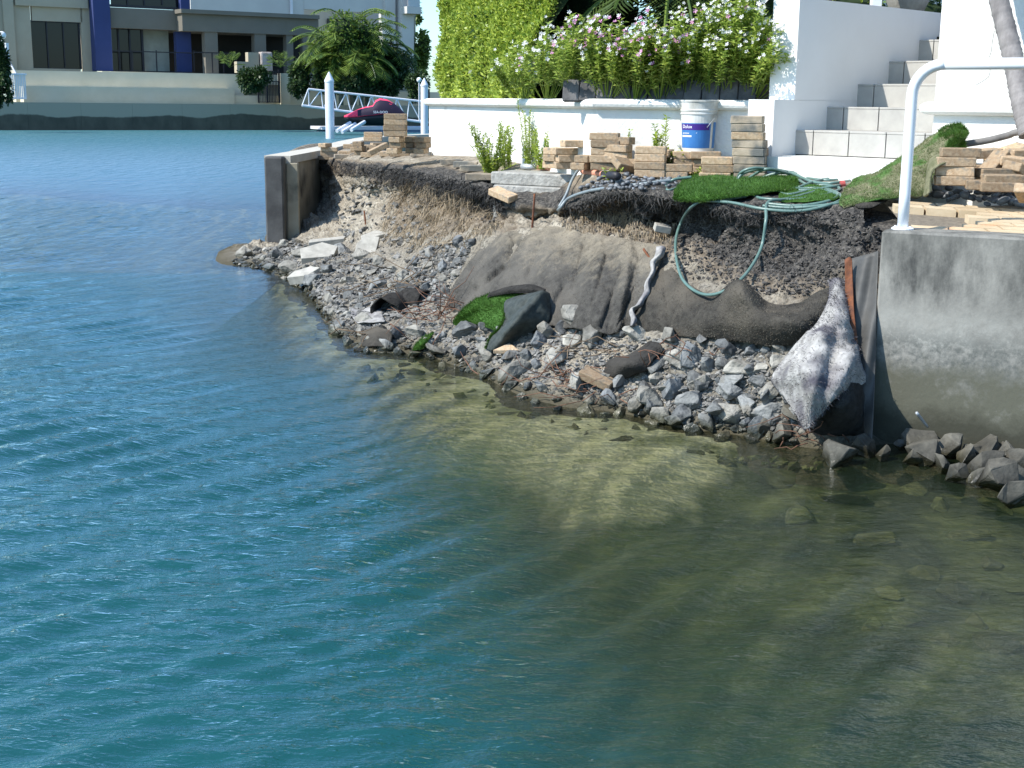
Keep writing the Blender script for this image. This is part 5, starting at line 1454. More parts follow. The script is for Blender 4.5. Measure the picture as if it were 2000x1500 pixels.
def which_one(objs, label, rows=None):
    objs.sort(key=lambda q: q[0]); nrow = rows or max(1, round(len(objs) ** .5 * .75)); per = math.ceil(len(objs) / nrow)
    big = sorted(q[2] for q in objs)
    for ri in range(nrow):
        row = sorted(objs[ri * per:(ri + 1) * per], key=lambda q: q[1])
        rn = 'top row' if ri == 0 else ('bottom row' if ri == nrow - 1 else ORD[ri] + ' row')
        for ci, (_, _, s, o) in enumerate(row):
            sz = 'small' if s < big[len(big) // 3] else ('large' if s > big[2 * len(big) // 3] else 'mid-sized')
            o['label'] = '%s %s, %s from left in the %s' % (sz, label, ORD[ci], rn)
def scatter(poly, n, smin, smax, label, group, bv, seed, hole=None, pw=2.0, lift=.25, meshes=None, dens=.36, where=''):
    rs = random.Random(seed); got = []; objs = []
    x0, x1 = min(p[0] for p in poly), max(p[0] for p in poly); y0, y1 = min(p[1] for p in poly), max(p[1] for p in poly)
    sizes = sorted([smin + (smax - smin) * rs.random() ** pw for _ in range(n)], reverse=True)
    for s in sizes:
        for _ in range(60):
            x, y = rs.uniform(x0, x1), rs.uniform(y0, y1)
            if not inpoly(x, y, poly): continue
            if hole and any(inpoly(x, y, h) for h in hole): continue
            if any((x - a) ** 2 + ((y - b_) * 1.25) ** 2 < ((s + c) * dens) ** 2 for a, b_, c in got): continue
            h, _n = hit(x, y, bv)
            if not h: continue
            r = s / 2 * h.y / F
            o = rock(h + Vector((0, 0, r * lift)), r, label, group, meshes=meshes)
            got.append((x, y, s)); objs.append((y, x, s, o)); break
    which_one(objs, label)
    return got
polyA = [(890, 655), (960, 640), (1080, 640), (1240, 655), (1400, 672), (1540, 690), (1520, 740), (1560, 800), (1570, 850), (1460, 848), (1330, 832), (1200, 800), (1080, 770), (960, 745), (860, 705), (815, 686), (850, 662)]
holeA = [[(1130, 700), (1190, 660), (1270, 665), (1300, 680), (1290, 740), (1190, 745), (1150, 735), (1080, 770), (1020, 745)]]
scatter(polyA, 112, 28, 74, 'grey rock of the main rubble', 'rocks in the main rubble slope', bank_bvh, 3, holeA, 2.2, .36)
scatter([(1250, 745), (1300, 690), (1520, 740), (1560, 830), (1450, 845), (1330, 830), (1260, 800)], 20, 50, 88, 'rock right of the cream paver', 'larger rocks low in the main rubble', bank_bvh, 13, None, 1.2, .3)
polyB = [(815, 500), (870, 478), (925, 470), (915, 500), (880, 560), (868, 600), (820, 575), (780, 545)]
scatter(polyB, 42, 16, 40, 'bluish rock left of the dusty sheet', 'small rocks left of the dusty sheet', bank_bvh, 4, None, 1.6)
polyC = [(448, 512), (500, 492), (560, 476), (640, 474), (720, 500), (790, 540), (800, 600), (700, 660), (650, 640), (600, 575), (530, 530), (470, 520)]
scatter(polyC, 48, 20, 58, 'rock of the left rubble', 'rocks in the left rubble', bank_bvh, 5, None, 1.8, .25, RW)
scatter([(640, 640), (700, 640), (850, 660), (830, 700), (720, 695), (655, 660)], 14, 28, 58, 'wet rock below the black roll', 'wet rocks at the left waterline', bank_bvh, 6)
scatter([(800, 690), (900, 712), (1000, 750), (1100, 785), (1250, 800), (1400, 835), (1580, 858), (1580, 884), (1400, 862), (1250, 832), (1080, 806), (960, 760), (860, 722), (800, 706)], 26, 26, 56, 'rock at the water edge', 'rocks along the waterline', bank_bvh, 61, None, 1.4, .15)
for a_, b_2, s_, lb in ((1120, 622, 74, 'tall pointed pale rock standing against the foot of the dusty sheet'), (1158, 655, 66, 'long pale boulder lying right of the tall pointed rock'), (1062, 640, 50, 'upright pale rock beside the dark turf backing'), (1270, 778, 62, 'triangular grey boulder right of the cream paver')):
    h_, _ = hit(a_, b_2 + 14, bank_bvh); r = s_ / 2 * h_.y / F
    rock(h_ + Vector((0, -.03, r * .55)), r * 1.1, lb, 'larger boulders of the rubble', meshes=RW[:6], rot=(rnd.uniform(-.4, .4), rnd.uniform(.3, .9), rnd.uniform(0, 6)))
wall_rocks = [(1640, 880, 62, 'grey block-shaped rock standing alone in the shallow water left of the concrete wall'), (1692, 872, 44, 'flat tan-topped rock leaning at the foot of the concrete wall'), (1762, 868, 26, 'small white-faced stone in the shade at the wall foot'), (1806, 852, 66, 'broad pale slab-like rock against the concrete wall'), (1808, 884, 62, 'rounded grey rock half in the water below the broad pale rock'), (1866, 858, 66, 'dark rough rock in the middle against the concrete wall'), (1842, 904, 52, 'pointed rock with an orange wet side at the waterline'), (1886, 888, 46, 'smooth egg-shaped pale rock between the darker rocks'), (1936, 866, 62, 'tall pale brown rock leaning on the wall near the right edge'), (1925, 905, 60, 'brown rock partly under water left of the black wedge rock'), (1950, 930, 86, 'black shaded wedge-shaped rock near the right edge'), (1972, 885, 58, 'pale grey rock on top of the pile at the right edge'), (1985, 955, 90, 'big flat light grey rock standing in the water at the right edge'), (2000, 850, 48, 'tall rock cut by the right edge of the picture against the wall'), (1990, 905, 50, 'rounded dark rock above the black wedge rock'), (1560, 812, 60, 'pale triangular rock under the left hem of the fuzzy flap'), (1490, 838, 40, 'light flat rock lying in wet sand left of the fuzzy flap'), (1530, 850, 44, 'dark flat rock at the water edge below the fuzzy flap')]
wall_rocks += [(1832, 872, 40, 'small dark rock wedged between the pale slab and the middle rock'), (1905, 880, 44, 'dark angular rock behind the egg-shaped pale rock'), (1958, 906, 48, 'brown rock wedged below the pale rock on the pile'), (1780, 892, 38, 'low dark rock in the water left of the rounded grey rock'), (1870, 925, 42, 'low brown rock awash in front of the pointed rock'), (1915, 932, 46, 'flat wet rock awash left of the black wedge rock'), (1985, 930, 50, 'dark rock between the wedge rock and the big flat rock'), (1725, 884, 34, 'small wet stone in the wall corner below the dark sheeting')]
for i, (a_, b_2, s_, lb) in enumerate(wall_rocks):
    h_, _ = hit(a_, b_2 + s_ * .12, bank_bvh)
    g_ = G(a_, b_2 + s_ * .25, .02)
    q = g_ if a_ > 1600 and (not h_ or h_.y < g_.y or True) and a_ > 1600 else h_
    # keep in front of the concrete wall
    r = s_ / 2 * q.y / F * 1.5
    if a_ > 1705:
        dist = (q - c0).dot(nC)
        if dist < r * .8: q = q + nC * (r * .8 - dist)
    rock(q + Vector((0, 0, r * .30)), r, lb, 'boulders at the foot of the concrete wall', meshes=RB, rot=(rnd.uniform(-.5, .5), rnd.uniform(-.5, .5), rnd.uniform(0, 6.28)))
# rock ledge under them, and stones on the sea bed
vsb = [Vector(q) for q in np.stack([X, X, X], 2).reshape(-1, 3)[:1]]
def bedz(x, y):
    d_, _, _ = bed_depth(np.array([[x]]), np.array([[y]])); return -float(d_[0, 0]) * .34
uw = 0
rs_ = random.Random(77); got = []; uobj = []
for t_ in range(900):
    if uw >= 30: break
    a_ = rs_.uniform(1480, 2060); b_2 = rs_.uniform(890, 1270)
    if a_ < 1700 and b_2 > 1060: continue
    if b_2 < 930 and a_ > 1850: continue
    s_ = rs_.uniform(80, 190)
    if any((a_ - x_) ** 2 + ((b_2 - y_) * 1.9) ** 2 < ((s_ + z_) * .40) ** 2 for x_, y_, z_ in got): continue
    g_ = G(a_, b_2, 0); zb_ = bedz(g_.x, g_.y)
    g_ = G(a_, b_2, max(zb_, -.8) * .9); zb_ = bedz(g_.x, g_.y)
    r = s_ / 2 * g_.y / F
    zt = min(zb_ + r * .10, -.03 - r * .40)
    o = rock(Vector((g_.x, g_.y, zt)), r, 'flat algae-covered rock under the shallow water at the right', 'rocks under water at the right', meshes=RL, name='underwater_rock')
    o.rotation_euler = (rnd.uniform(-.2, .2), rnd.uniform(-.2, .2), rnd.uniform(0, 6.28)); got.append((a_, b_2, s_)); uobj.append((b_2, a_, s_, o)); uw += 1
which_one(uobj, 'algae-covered rock under water')
MT['algae'] = mat('algae_rock', (.08, .088, .035), (.20, .20, .09), 5, rough=.9, bump=.4, bscale=30, rv=.35, col3=(.06, .06, .03), scale3=3, c3=(.45, .6))
for me_ in RL: me_.materials.clear(); me_.materials.append(MT['algae'])
# small stone and gravel, one mass
def gravel(name, regions, seed, mt, smin, smax, label=None, plane=None):
    rs = np.random.RandomState(seed); base = []
    for k in range(5):
        bm = bmesh.new()
        q = rs.normal(size=(9, 3)); q /= np.linalg.norm(q, axis=1, keepdims=True); q *= np.array([1, .8, .6])
        for p in q: bm.verts.new(p)
        bmesh.ops.convex_hull(bm, input=bm.verts)
        for v in [v for v in bm.verts if not v.link_faces]: bm.verts.remove(v)
        bm.verts.index_update()
        base.append((np.array([v.co[:] for v in bm.verts]), [tuple(v.index for v in f.verts) for f in bm.faces])); bm.free()
    mb = MB()
    for poly, n in regions:
        x0, x1 = min(p[0] for p in poly), max(p[0] for p in poly); y0, y1 = min(p[1] for p in poly), max(p[1] for p in poly)
        k = 0; tries = 0
        while k < n and tries < n * 6:
            tries += 1
            x, y = rs.uniform(x0, x1), rs.uniform(y0, y1)
            if not inpoly(x, y, poly): continue
            h = G(x, y, plane) if plane is not None else hit(x, y)[0]
            if not h: continue
            r = (smin + (smax - smin) * rs.rand() ** 2.5) / 2 * h.y / F
            vs, fs = base[rs.randint(5)]
            a = rs.uniform(0, 6.28); ca, sa = math.cos(a), math.sin(a); tl = rs.uniform(-.7, .7)
            Rm = np.array([[ca, -sa, 0], [sa, ca, 0], [0, 0, 1]]) @ np.array([[1, 0, 0], [0, math.cos(tl), -math.sin(tl)], [0, math.sin(tl), math.cos(tl)]])
            mb.add((vs * r) @ Rm.T + np.array(h), fs); k += 1
    o = mb.build(name, MT[mt]); return tag(o, kind='stuff', label=label, cat='gravel')
MT['gravelmat'] = mat('gravel', (.075, .075, .072), (.25, .24, .22), 60, rough=.9, wet=True)
def isl(m):   # vary every stone
    n = m.node_tree.nodes; L = m.node_tree.links; b_ = n['Principled BSDF']; src = b_.inputs['Base Color'].links[0].from_socket
    g = n.new('ShaderNodeNewGeometry'); hs = n.new('ShaderNodeHueSaturation'); mr = n.new('ShaderNodeMapRange'); mr.inputs[3].default_value = .45; mr.inputs[4].default_value = 1.45
    L.new(g.outputs['Random Per Island'], mr.inputs[0]); L.new(mr.outputs[0], hs.inputs['Value']); L.new(src, hs.inputs['Color']); L.new(hs.outputs[0], b_.inputs['Base Color'])
isl(MT['gravelmat'])
gravel('rubble_gravel', [(polyA, 3600), (polyB, 900), (polyC, 2600), ([(640, 600), (850, 560), (880, 640), (830, 700), (700, 690), (650, 650)], 700), ([(640, 400), (700, 350), (800, 380), (860, 460), (800, 520), (700, 480), (660, 460)], 260)], 8, 'gravelmat', 6, 24, 'small grey gravel filling the rubble slope')
MT['clod'] = mat('soil_clod', (.035, .033, .031), (.105, .096, .086), 40, rough=.95); isl(MT['clod'])
gravel('soil_clods', [([(1090, 400), (1330, 385), (1720, 420), (1715, 500), (1640, 560), (1500, 580), (1440, 560), (1330, 540), (1290, 480), (1100, 440)], 3600), ([(700, 320), (950, 360), (1000, 400), (960, 440), (840, 400), (700, 350)], 700), ([(1340, 440), (1400, 560), (1560, 585), (1640, 540), (1500, 450)], 900)], 9, 'clod', 4, 14, 'crumbly dark soil on the bank face')

gravel('submerged_stones', [([(530, 535), (600, 585), (650, 655), (700, 695), (860, 712), (960, 752), (1080, 800), (1200, 812), (1330, 842), (1560, 878), (1700, 885), (1700, 930), (1560, 915), (1330, 890), (1150, 850), (1000, 815), (860, 770), (720, 740), (640, 700), (580, 620)], 420)], 18, 'algae', 14, 52, 'dark stones lying under the shallow water along the shore', plane=-.06)
# ---------------------------------------------------------------- pebbles
def pebble_mesh(seed):
    rs = random.Random(seed); bm = bmesh.new(); bmesh.ops.create_icosphere(bm, subdivisions=2, radius=1)
    s = (1, rs.uniform(.62, .8), rs.uniform(.42, .6))
    for v in bm.verts:
        v.co += v.co * noise.noise(v.co * .9 + Vector((seed, 3, 1))) * .2
        v.co = Vector((v.co.x * s[0], v.co.y * s[1], v.co.z * s[2]))
    me = bpy.data.meshes.new('pebble'); bm.to_mesh(me); bm.free(); me.materials.append(MT['pebble'])
    me.polygons.foreach_set('use_smooth', [True] * len(me.polygons)); return me
PB = [pebble_mesh(i) for i in range(8)]
def pebbles(poly, n, smin, smax, label, group, seed, Dz=None, layers=1):
    rs = random.Random(seed); got = []; objs = []
    x0, x1 = min(p[0] for p in poly), max(p[0] for p in poly); y0, y1 = min(p[1] for p in poly), max(p[1] for p in poly)
    t = 0
    while len(got) < n and t < n * 60:
        t += 1
        x, y = rs.uniform(x0, x1), rs.uniform(y0, y1); s = rs.uniform(smin, smax)
        if not inpoly(x, y, poly) or any((x - a) ** 2 + ((y - b_) * 1.5) ** 2 < ((s + c) * .26) ** 2 for a, b_, c in got): continue
        h, _n = hit(x, y, bvh0)
        if not h: continue
        r = s / 2 * h.y / F
        o = bpy.data.objects.new('pebble', rs.choice(PB)); COL.objects.link(o); o.location = h + Vector((0, 0, r * rs.uniform(.3, 1.1))); o.scale = (r, r, r)
        o.rotation_euler = (rs.uniform(-.5, .5), rs.uniform(-.5, .5), rs.uniform(0, 6.28)); tag(o, label, 'pebble', group); got.append((x, y, s)); objs.append((y, x, s, o))
    which_one(objs, label)
pebbles([(1808, 390), (1830, 366), (1870, 358), (1960, 366), (2040, 380), (2040, 414), (1960, 406), (1880, 396)], 150, 14, 30, 'dark pebble behind the railing', 'dark pebbles behind the railing', 1)
pebbles([(1170, 352), (1230, 342), (1320, 350), (1345, 364), (1290, 372), (1190, 374), (1130, 372)], 120, 8, 17, 'pebble above the grey hose', 'dark pebbles below the middle pavers', 2)

# ---------------------------------------------------------------- hose
def hose(pts, r, mt, name, label, k=10, parent=None):
    q = smoothcurve(pts, k)
    o = MB().tube(q, r, 10).build(name, MT[mt], smooth=True)
    if label: tag(o, label, 'hose')
    if parent: child(o, parent)
    return o
def hs_(lst):
    out = []
    for a_, b_2, lf in lst:
        h, _ = hit(a_, b_2, bvh0); out.append(P(a_, b_2, min(h.y, 9.75 if a_ > 1200 else 12) - lf))
    return out
HR = .0105
hroot = empty('garden_hose', hs_([(1600, 370, .03)])[0], 'long pale green garden hose looped over the turf and hanging down the bank', 'hose')
MT['hosegreen'] = mat('green_hose', (.085, .15, .13), (.13, .21, .185), 8, rough=.35, spec=.5)
hose(hs_([(1400, 378, .04), (1455, 352, .12), (1500, 330, .25), (1560, 345, .10), (1620, 352, .05), (1690, 345, .06), (1716, 340, .06), (1680, 350, .05), (1600, 372, .05), (1540, 388, .06), (1500, 395, .10), (1496, 430, .12), (1488, 480, .14), (1468, 520, .16), (1440, 552, .22), (1400, 574, .22), (1365, 572, .16), (1335, 548, .14), (1322, 510, .12), (1320, 470, .12), (1330, 435, .10), (1350, 405, .10), (1385, 385, .10), (1420, 374, .12), (1470, 368, .12), (1530, 364, .08), (1563, 340, .08)]), HR, 'hosegreen', 'long_loop', None, 12, hroot)
hose(hs_([(1563, 340, .10), (1520, 338, .14), (1485, 350, .14), (1470, 370, .10), (1478, 385, .06), (1520, 390, .05), (1570, 388, .05), (1620, 378, .05), (1640, 368, .05), (1610, 362, .05), (1560, 366, .06), (1500, 372, .07), (1470, 378, .06)]), HR, 'hosegreen', 'coil', None, 12, hroot)
hose(hs_([(1471, 378, .06), (1450, 372, .10), (1441, 350, .18), (1450, 335, .24), (1475, 328, .26), (1510, 332, .2), (1560, 338, .08), (1640, 345, .05), (1700, 346, .05)]), HR, 'hosegreen', 'coil', None, 12, hroot)
hose(hs_([(1440, 376, .05), (1400, 386, .08), (1372, 376, .12), (1345, 362, .14), (1325, 366, .08), (1305, 372, .04), (1302, 360, .05), (1318, 350, .04), (1350, 346, .03)]), HR, 'hosegreen', 'coil', None, 12, hroot)
hose(hs_([(1490, 402, .05), (1540, 406, .05), (1600, 402, .05), (1650, 392, .04), (1625, 372, .04), (1590, 368, .04), (1560, 352, .05), (1540, 342, .06)]), HR, 'hosegreen', 'coil', None, 12, hroot)
hose(hs_([(1560, 366, .09), (1600, 352, .09), (1660, 345, .07), (1712, 342, .07), (1690, 350, .06), (1640, 362, .07), (1580, 372, .08), (1540, 380, .08), (1520, 372, .09), (1545, 356, .10), (1600, 346, .07), (1650, 343, .06)]), HR, 'hosegreen', 'coil', None, 12, hroot)
hose(hs_([(1500, 398, .08), (1560, 402, .07), (1620, 392, .07), (1636, 378, .08), (1600, 368, .08), (1540, 370, .09), (1480, 376, .10), (1450, 384, .08), (1400, 392, .06)]), HR, 'hosegreen', 'coil', None, 12, hroot)
hose(hs_([(1455, 384, .08), (1440, 362, .16), (1450, 340, .22), (1490, 330, .22), (1540, 336, .12), (1590, 356, .08), (1640, 356, .07), (1690, 346, .07), (1715, 342, .06)]), HR, 'hosegreen', 'coil', None, 12, hroot)
hose(hs_([(1380, 392, .08), (1430, 396, .08), (1490, 408, .07), (1560, 412, .05), (1620, 400, .05), (1644, 386, .06), (1610, 372, .07), (1560, 372, .08)]), HR, 'hosegreen', 'coil', None, 12, hroot)
MT['greyhose'] = mat('grey_hose', (.17, .20, .215), (.22, .26, .27), 8, rough=.4, spec=.5)
hose(hs_([(1310, 352, .03), (1250, 360, .03), (1180, 368, .03), (1140, 376, .05), (1110, 388, .08), (1095, 405, .1), (1090, 410, .05)]), .013, 'greyhose', 'grey_hose', 'grey hose lying along the pebbles and drooping over the bank edge', 12)
hose(hs_([(1092, 404, .09), (1106, 380, .10), (1118, 350, .22), (1132, 330, .34), (1150, 322, .36), (1160, 330, .30)]), .012, 'greyhose', 'grey_hose', 'grey hose end arching up in front of the exposed footing', 12)
hc = hs_([(1650, 360, .06)])[0]
MT['redplastic'] = mat('faded_red_plastic', (.45, .10, .09), rough=.4)
cp = MB().tube([hc + Vector((-.03, 0, 0)), hc + Vector((.0, 0, .004))], [.024, .022], 12).build('tap_fitting', MT['redplastic'], smooth=False); child(cp, hroot)
# reddish pipe behind the footing
MT['redpipe'] = mat('salmon_pipe', (.55, .22, .14), (.62, .30, .20), 8, rough=.5)
pr = empty('pipe', P(1100, 332, 12), 'salmon pink plastic pipe lying behind the exposed footing', 'pipe')
pq = hs_([(1050, 328, .03), (1095, 331, .03), (1130, 334, .03), (1180, 340, .03)])
child(MB().tube(pq, .026, 12).build('tube', MT['redpipe'], smooth=True), pr)
pe_ = hs_([(1180, 340, .03), (1206, 344, .03)])
child(MB().tube(pe_, .030, 12).build('end_cap', MT['blackmetal'], smooth=True), pr)
pe_ = hs_([(1018, 325, .03), (1052, 328, .03)])
child(MB().tube(pe_, .027, 12).build('grey_sleeve', MT['steel'], smooth=True), pr)
# dark pipe on the right behind the heap
bp_ = [P(1882, 282, 8.9), P(1930, 274, 8.85), P(1970, 264, 8.8), P(1990, 258, 8.75), P(2080, 250, 8.6)]
tag(MB().tube(smoothcurve(bp_, 5), .022, 10).build('dark_pipe', mat('weathered_pipe', (.12, .115, .11), (.2, .19, .18), 14, rough=.8), smooth=True), 'dark weathered pipe leaning over the paver heap against the white wall', 'pipe')

# ---------------------------------------------------------------- bucket
h_, _ = hit(1362, 340, bvh0)
bpos = P(1362, 297, h_.y + .0); bpos.z = P(1362, 300, bpos.y).z
bk = empty('plastic_bucket', bpos, 'dirty white plastic bucket with a blue label standing on pavers before the white wall', 'bucket')
S_ = .136 / .15
prof = [(.0, .0), (.128, .0), (.134, .006), (.150, .30), (.156, .302), (.156, .312), (.151, .316), (.158, .33), (.158, .338), (.152, .342), (.160, .395), (.166, .398), (.166, .408), (.160, .41), (.156, .405), (.148, .33), (.130, .01), (0, .01)]
prof = [(r * S_, z * .985) for r, z in prof]
MT['bucketmat'] = mat('dirty_white_plastic', (.66, .66, .64), (.52, .51, .47), 9, rough=.4, spec=.5, col3=(.33, .31, .27), scale3=5, c3=(.52, .68), objc=False)
child(MB().lathe(prof, bpos, 36).build('pail', MT['bucketmat'], smooth=False), bk)
lb_ = MB(); seg = 22; vs_ = []
MT['bluelabel'] = mat('blue_label', (.03, .13, .36), (.05, .19, .46), 5, rough=.4)
MT['purple'] = mat('purple_print', (.05, .02, .20), rough=.4)
MT['whiteprint'] = mat('white_print', (.8, .8, .8), rough=.5)
def wrapz(a, z, e=.0012):
    r = S_ * (.134 + (z / .985 - .006) / .294 * .016) + e
    return bpos + Vector((r * math.cos(a), r * math.sin(a), z))
def patch(mb, a0, a1, z0, z1, e=.0012, n=14, m=0):
    mb.grid([[wrapz(a, z, e) for a in np.linspace(a0, a1, n)] for z in (z0, z1)], m)
patch(lb_, R(-170), R(-52), .045, .232)
patch(lb_, R(-40), R(30), .045, .240)
child(lb_.build('label', MT['bluelabel']), bk)
lb_ = MB(); patch(lb_, R(-168), R(-58), .180, .226, .0018); child(lb_.build('printed_band', MT['purple']), bk)
lb_ = MB(); patch(lb_, R(-162), R(-120), .128, .140, .002); lb_.grid([[wrapz(R(-124), .128, .002), wrapz(R(-102), .158, .002)], [wrapz(R(-122), .134, .002), wrapz(R(-101), .163, .002)]])
child(lb_.build('white_stroke', MT['whiteprint']), bk)
def text(body, size, loc, rot, mt, name, parent, extr=.0006):
    cu = bpy.data.curves.new(name, 'FONT'); cu.body = body; cu.size = size; cu.extrude = extr; cu.align_x = 'LEFT'
    o = bpy.data.objects.new(name, cu); COL.objects.link(o); bpy.context.view_layer.update()
    dg = bpy.context.evaluated_depsgraph_get(); me = bpy.data.meshes.new_from_object(o.evaluated_get(dg))
    bpy.data.objects.remove(o); bpy.data.curves.remove(cu)
    o = bpy.data.objects.new(name, me); me.materials.clear(); me.materials.append(mt); COL.objects.link(o)
    Mx = Matrix.Translation(loc) @ rot.to_4x4(); me.transform(Mx)
    if parent: child(o, parent)
    return o, me
def wraptext(body, size, a0, z, mt, name, parent):
    o, me = text(body, size, Vector((0, 0, 0)), Matrix.Identity(3), mt, name, None)
    for v in me.vertices:
        a = a0 + v.co.x / (.14 * S_); v.co = wrapz(a, z + v.co.y, .0022 + v.co.z)
    child(o, parent)
wraptext('Dulux', .036, R(-158), .194, MT['whiteprint'], 'brand_lettering', bk)
wraptext('acratex', .022, R(-158), .150, MT['whiteprint'], 'small_lettering', bk)
hd = MB(); hpts = [wrapz(R(-20) + a * .0, .30, .01) for a in (0,)]
arc = [wrapz(R(-28) - R(100) * t, .305 - .20 * math.sin(math.pi * t) * .55, .014) for t in np.linspace(0, 1, 16)]
child(MB().tube([wrapz(R(-30), .30, .012), wrapz(R(-45), .27, .018), wrapz(R(-62), .235, .022), wrapz(R(-72), .20, .02)], .0022, 6).build('wire_handle', MT['steel'], smooth=True), bk)

# ---------------------------------------------------------------- turf mats
def blades_on(rows, n, ln, mt, parent, seed=3, up=(0, -.25, 1), side=1):
    V = np.array([[list(q) for q in r] for r in rows]); nr, nc = V.shape[:2]
    rs = np.random.RandomState(seed)
    i = rs.uniform(0, nr - 1.001, n); j = rs.uniform(0, nc - 1.001, n); ii = i.astype(int); jj = j.astype(int); a = (i - ii)[:, None]; b = (j - jj)[:, None]
    p = V[ii, jj] * (1 - a) * (1 - b) + V[ii + 1, jj] * a * (1 - b) + V[ii, jj + 1] * (1 - a) * b + V[ii + 1, jj + 1] * a * b
    nrm = np.cross(V[ii, jj + 1] - V[ii, jj], V[ii + 1, jj] - V[ii, jj]); nrm /= (np.linalg.norm(nrm, axis=1, keepdims=True) + 1e-9)
    flip = np.sign((nrm * (np.array([0, 0, H]) - p)).sum(1, keepdims=True)); nrm = nrm * flip * side
    return strands('blades', p, nrm + np.array(up) * .4 + rs.normal(0, .35, (n, 3)), rs.uniform(.6, 1.2, n) * ln, .0035, mt, 2, .3, parent)
def turf(name, rows, label, mtb='backing', k=9, lift=.04, n=5000, ln=.02, blades=True, wr=.015, side=1, mtbl='turf'):
    root = empty(name, hp(rows[0][0][0], rows[0][0][1]), label, 'artificial turf')
    o, V = sheet('backing', rows, MT[mtb], k, lift, wr, 5, .01, parent=root)
    if blades: blades_on(V, n, ln, MT[mtbl], root, side=side)
    return root, V
MT['turfbase'] = mat('turf_base', (.03, .08, .012), (.05, .12, .02), 30, rough=1)
turf('turf_mat', [[(1340, 350, .12), (1380, 338, .14), (1440, 332, .14), (1510, 332, .12), (1548, 340, .06)], [(1326, 362, .20), (1380, 356, .26), (1440, 352, .26), (1512, 350, .18), (1555, 350, .06)], [(1316, 376, .14), (1380, 376, .2), (1440, 372, .2), (1514, 366, .16), (1560, 362, .04)], [(1316, 390, .05), (1370, 393, .07), (1440, 386, .08), (1515, 376, .08), (1560, 372, .02)]], 'thick bright green artificial turf mat folded under the hose loops', 'turfbase', n=15000, ln=.022)
turf('turf_piece', [[(1530, 372, .02), (1580, 362, .03), (1620, 368, .02)], [(1520, 384, .02), (1580, 380, .03), (1640, 382, .02)], [(1525, 392, .02), (1580, 394, .03), (1630, 392, .02)]], 'small flat scrap of green turf under the hose coils', 'turfbase', n=2500, ln=.018)
MT['wornturf'] = leafmat('worn_turf_blade', (.07, .13, .03), (.22, .25, .10), .2, rough=.8)
MT['wornbase'] = mat('worn_turf_base', (.10, .105, .055), (.19, .18, .11), 18, rough=1, bump=.6, bscale=60, col3=(.06, .13, .03), scale3=5, c3=(.5, .6))
def dsheet(name, rows, mt, k, thick, parent=None, wr=.01):
    A = upsample(rows, k); V = [[P(q[0], q[1], q[2]) for q in r] for r in A]
    V = [[p + Vector((0, -.7, .6)) * (noise.fractal(p * 6, .9, 2, 4) * wr) for p in r] for r in V]
    o = MB().grid(V).build(name, mt, smooth=True); solid(o, thick, 0)
    if parent: child(o, parent)
    return o, V
rroot = empty('turf_roll', P(1700, 390, 8.6), 'long worn green and brown turf roll leaning up against the garden wall', 'artificial turf')
o, VV = dsheet('backing', [
 [(1664, 358, 9.05), (1712, 338, 9.1), (1760, 308, 9.12), (1806, 276, 9.1), (1850, 252, 9.02), (1876, 246, 8.95)],
 [(1650, 370, 8.85), (1706, 352, 8.85), (1762, 326, 8.82), (1812, 292, 8.85), (1858, 262, 8.85), (1886, 254, 8.85)],
 [(1642, 384, 8.65), (1704, 370, 8.62), (1770, 350, 8.56), (1822, 312, 8.66), (1868, 272, 8.74), (1890, 262, 8.80)],
 [(1640, 394, 8.5), (1700, 386, 8.48), (1764, 374, 8.42), (1815, 350, 8.5), (1836, 312, 8.62), (1870, 284, 8.72)],
 [(1650, 402, 8.42), (1700, 394, 8.42), (1758, 386, 8.38), (1806, 378, 8.4), (1812, 350, 8.55), (1834, 312, 8.7)]], MT['wornbase'], 9, .012, rroot, .05)
blades_on(VV, 20000, .016, MT['wornturf'], rroot, 8)
blades_on([r[32:] for r in VV[:24]], 4500, .028, MT['turf'], rroot, 9)
tf = empty('turf_piece', P(1860, 300, 8.7), 'bright green turf tuft under the raised end of the turf roll', 'artificial turf')
o, V3 = dsheet('backing', [[(1836, 300, 8.68), (1862, 280, 8.72), (1884, 270, 8.75)], [(1838, 308, 8.66), (1862, 294, 8.7), (1884, 288, 8.72)], [(1842, 314, 8.62), (1862, 306, 8.66), (1882, 304, 8.7)]], MT['turfbase'], 8, .01, tf)
blades_on(V3, 3500, .028, MT['turf'], tf, 7)
o, _v = dsheet('turf_corner', [[(1816, 312, 8.5), (1838, 300, 8.5), (1878, 302, 8.5), (1886, 306, 8.52)], [(1812, 330, 8.42), (1824, 316, 8.38), (1866, 311, 8.36), (1884, 313, 8.4)], [(1810, 350, 8.36), (1818, 340, 8.30), (1822, 332, 8.28), (1826, 326, 8.3)], [(1806, 380, 8.26), (1810, 380, 8.22), (1814, 378, 8.2), (1820, 372, 8.22)]], MT['wornbase'], 7, .012, None, .02)
tag(o, 'folded grey-brown turf edge draped over the straight paver stack', 'artificial turf')
sheet('turf_corner', [[(1680, 392, .02), (1712, 380, .05), (1742, 372, .05)], [(1670, 402, .03), (1700, 396, .05), (1735, 388, .04)], [(1676, 408, .0), (1705, 406, .02), (1728, 396, .0)]], MT['felt'], 6, .04, .015, 8, .012, 'curled grey underside of the turf roll by the cream pavers', 'artificial turf')
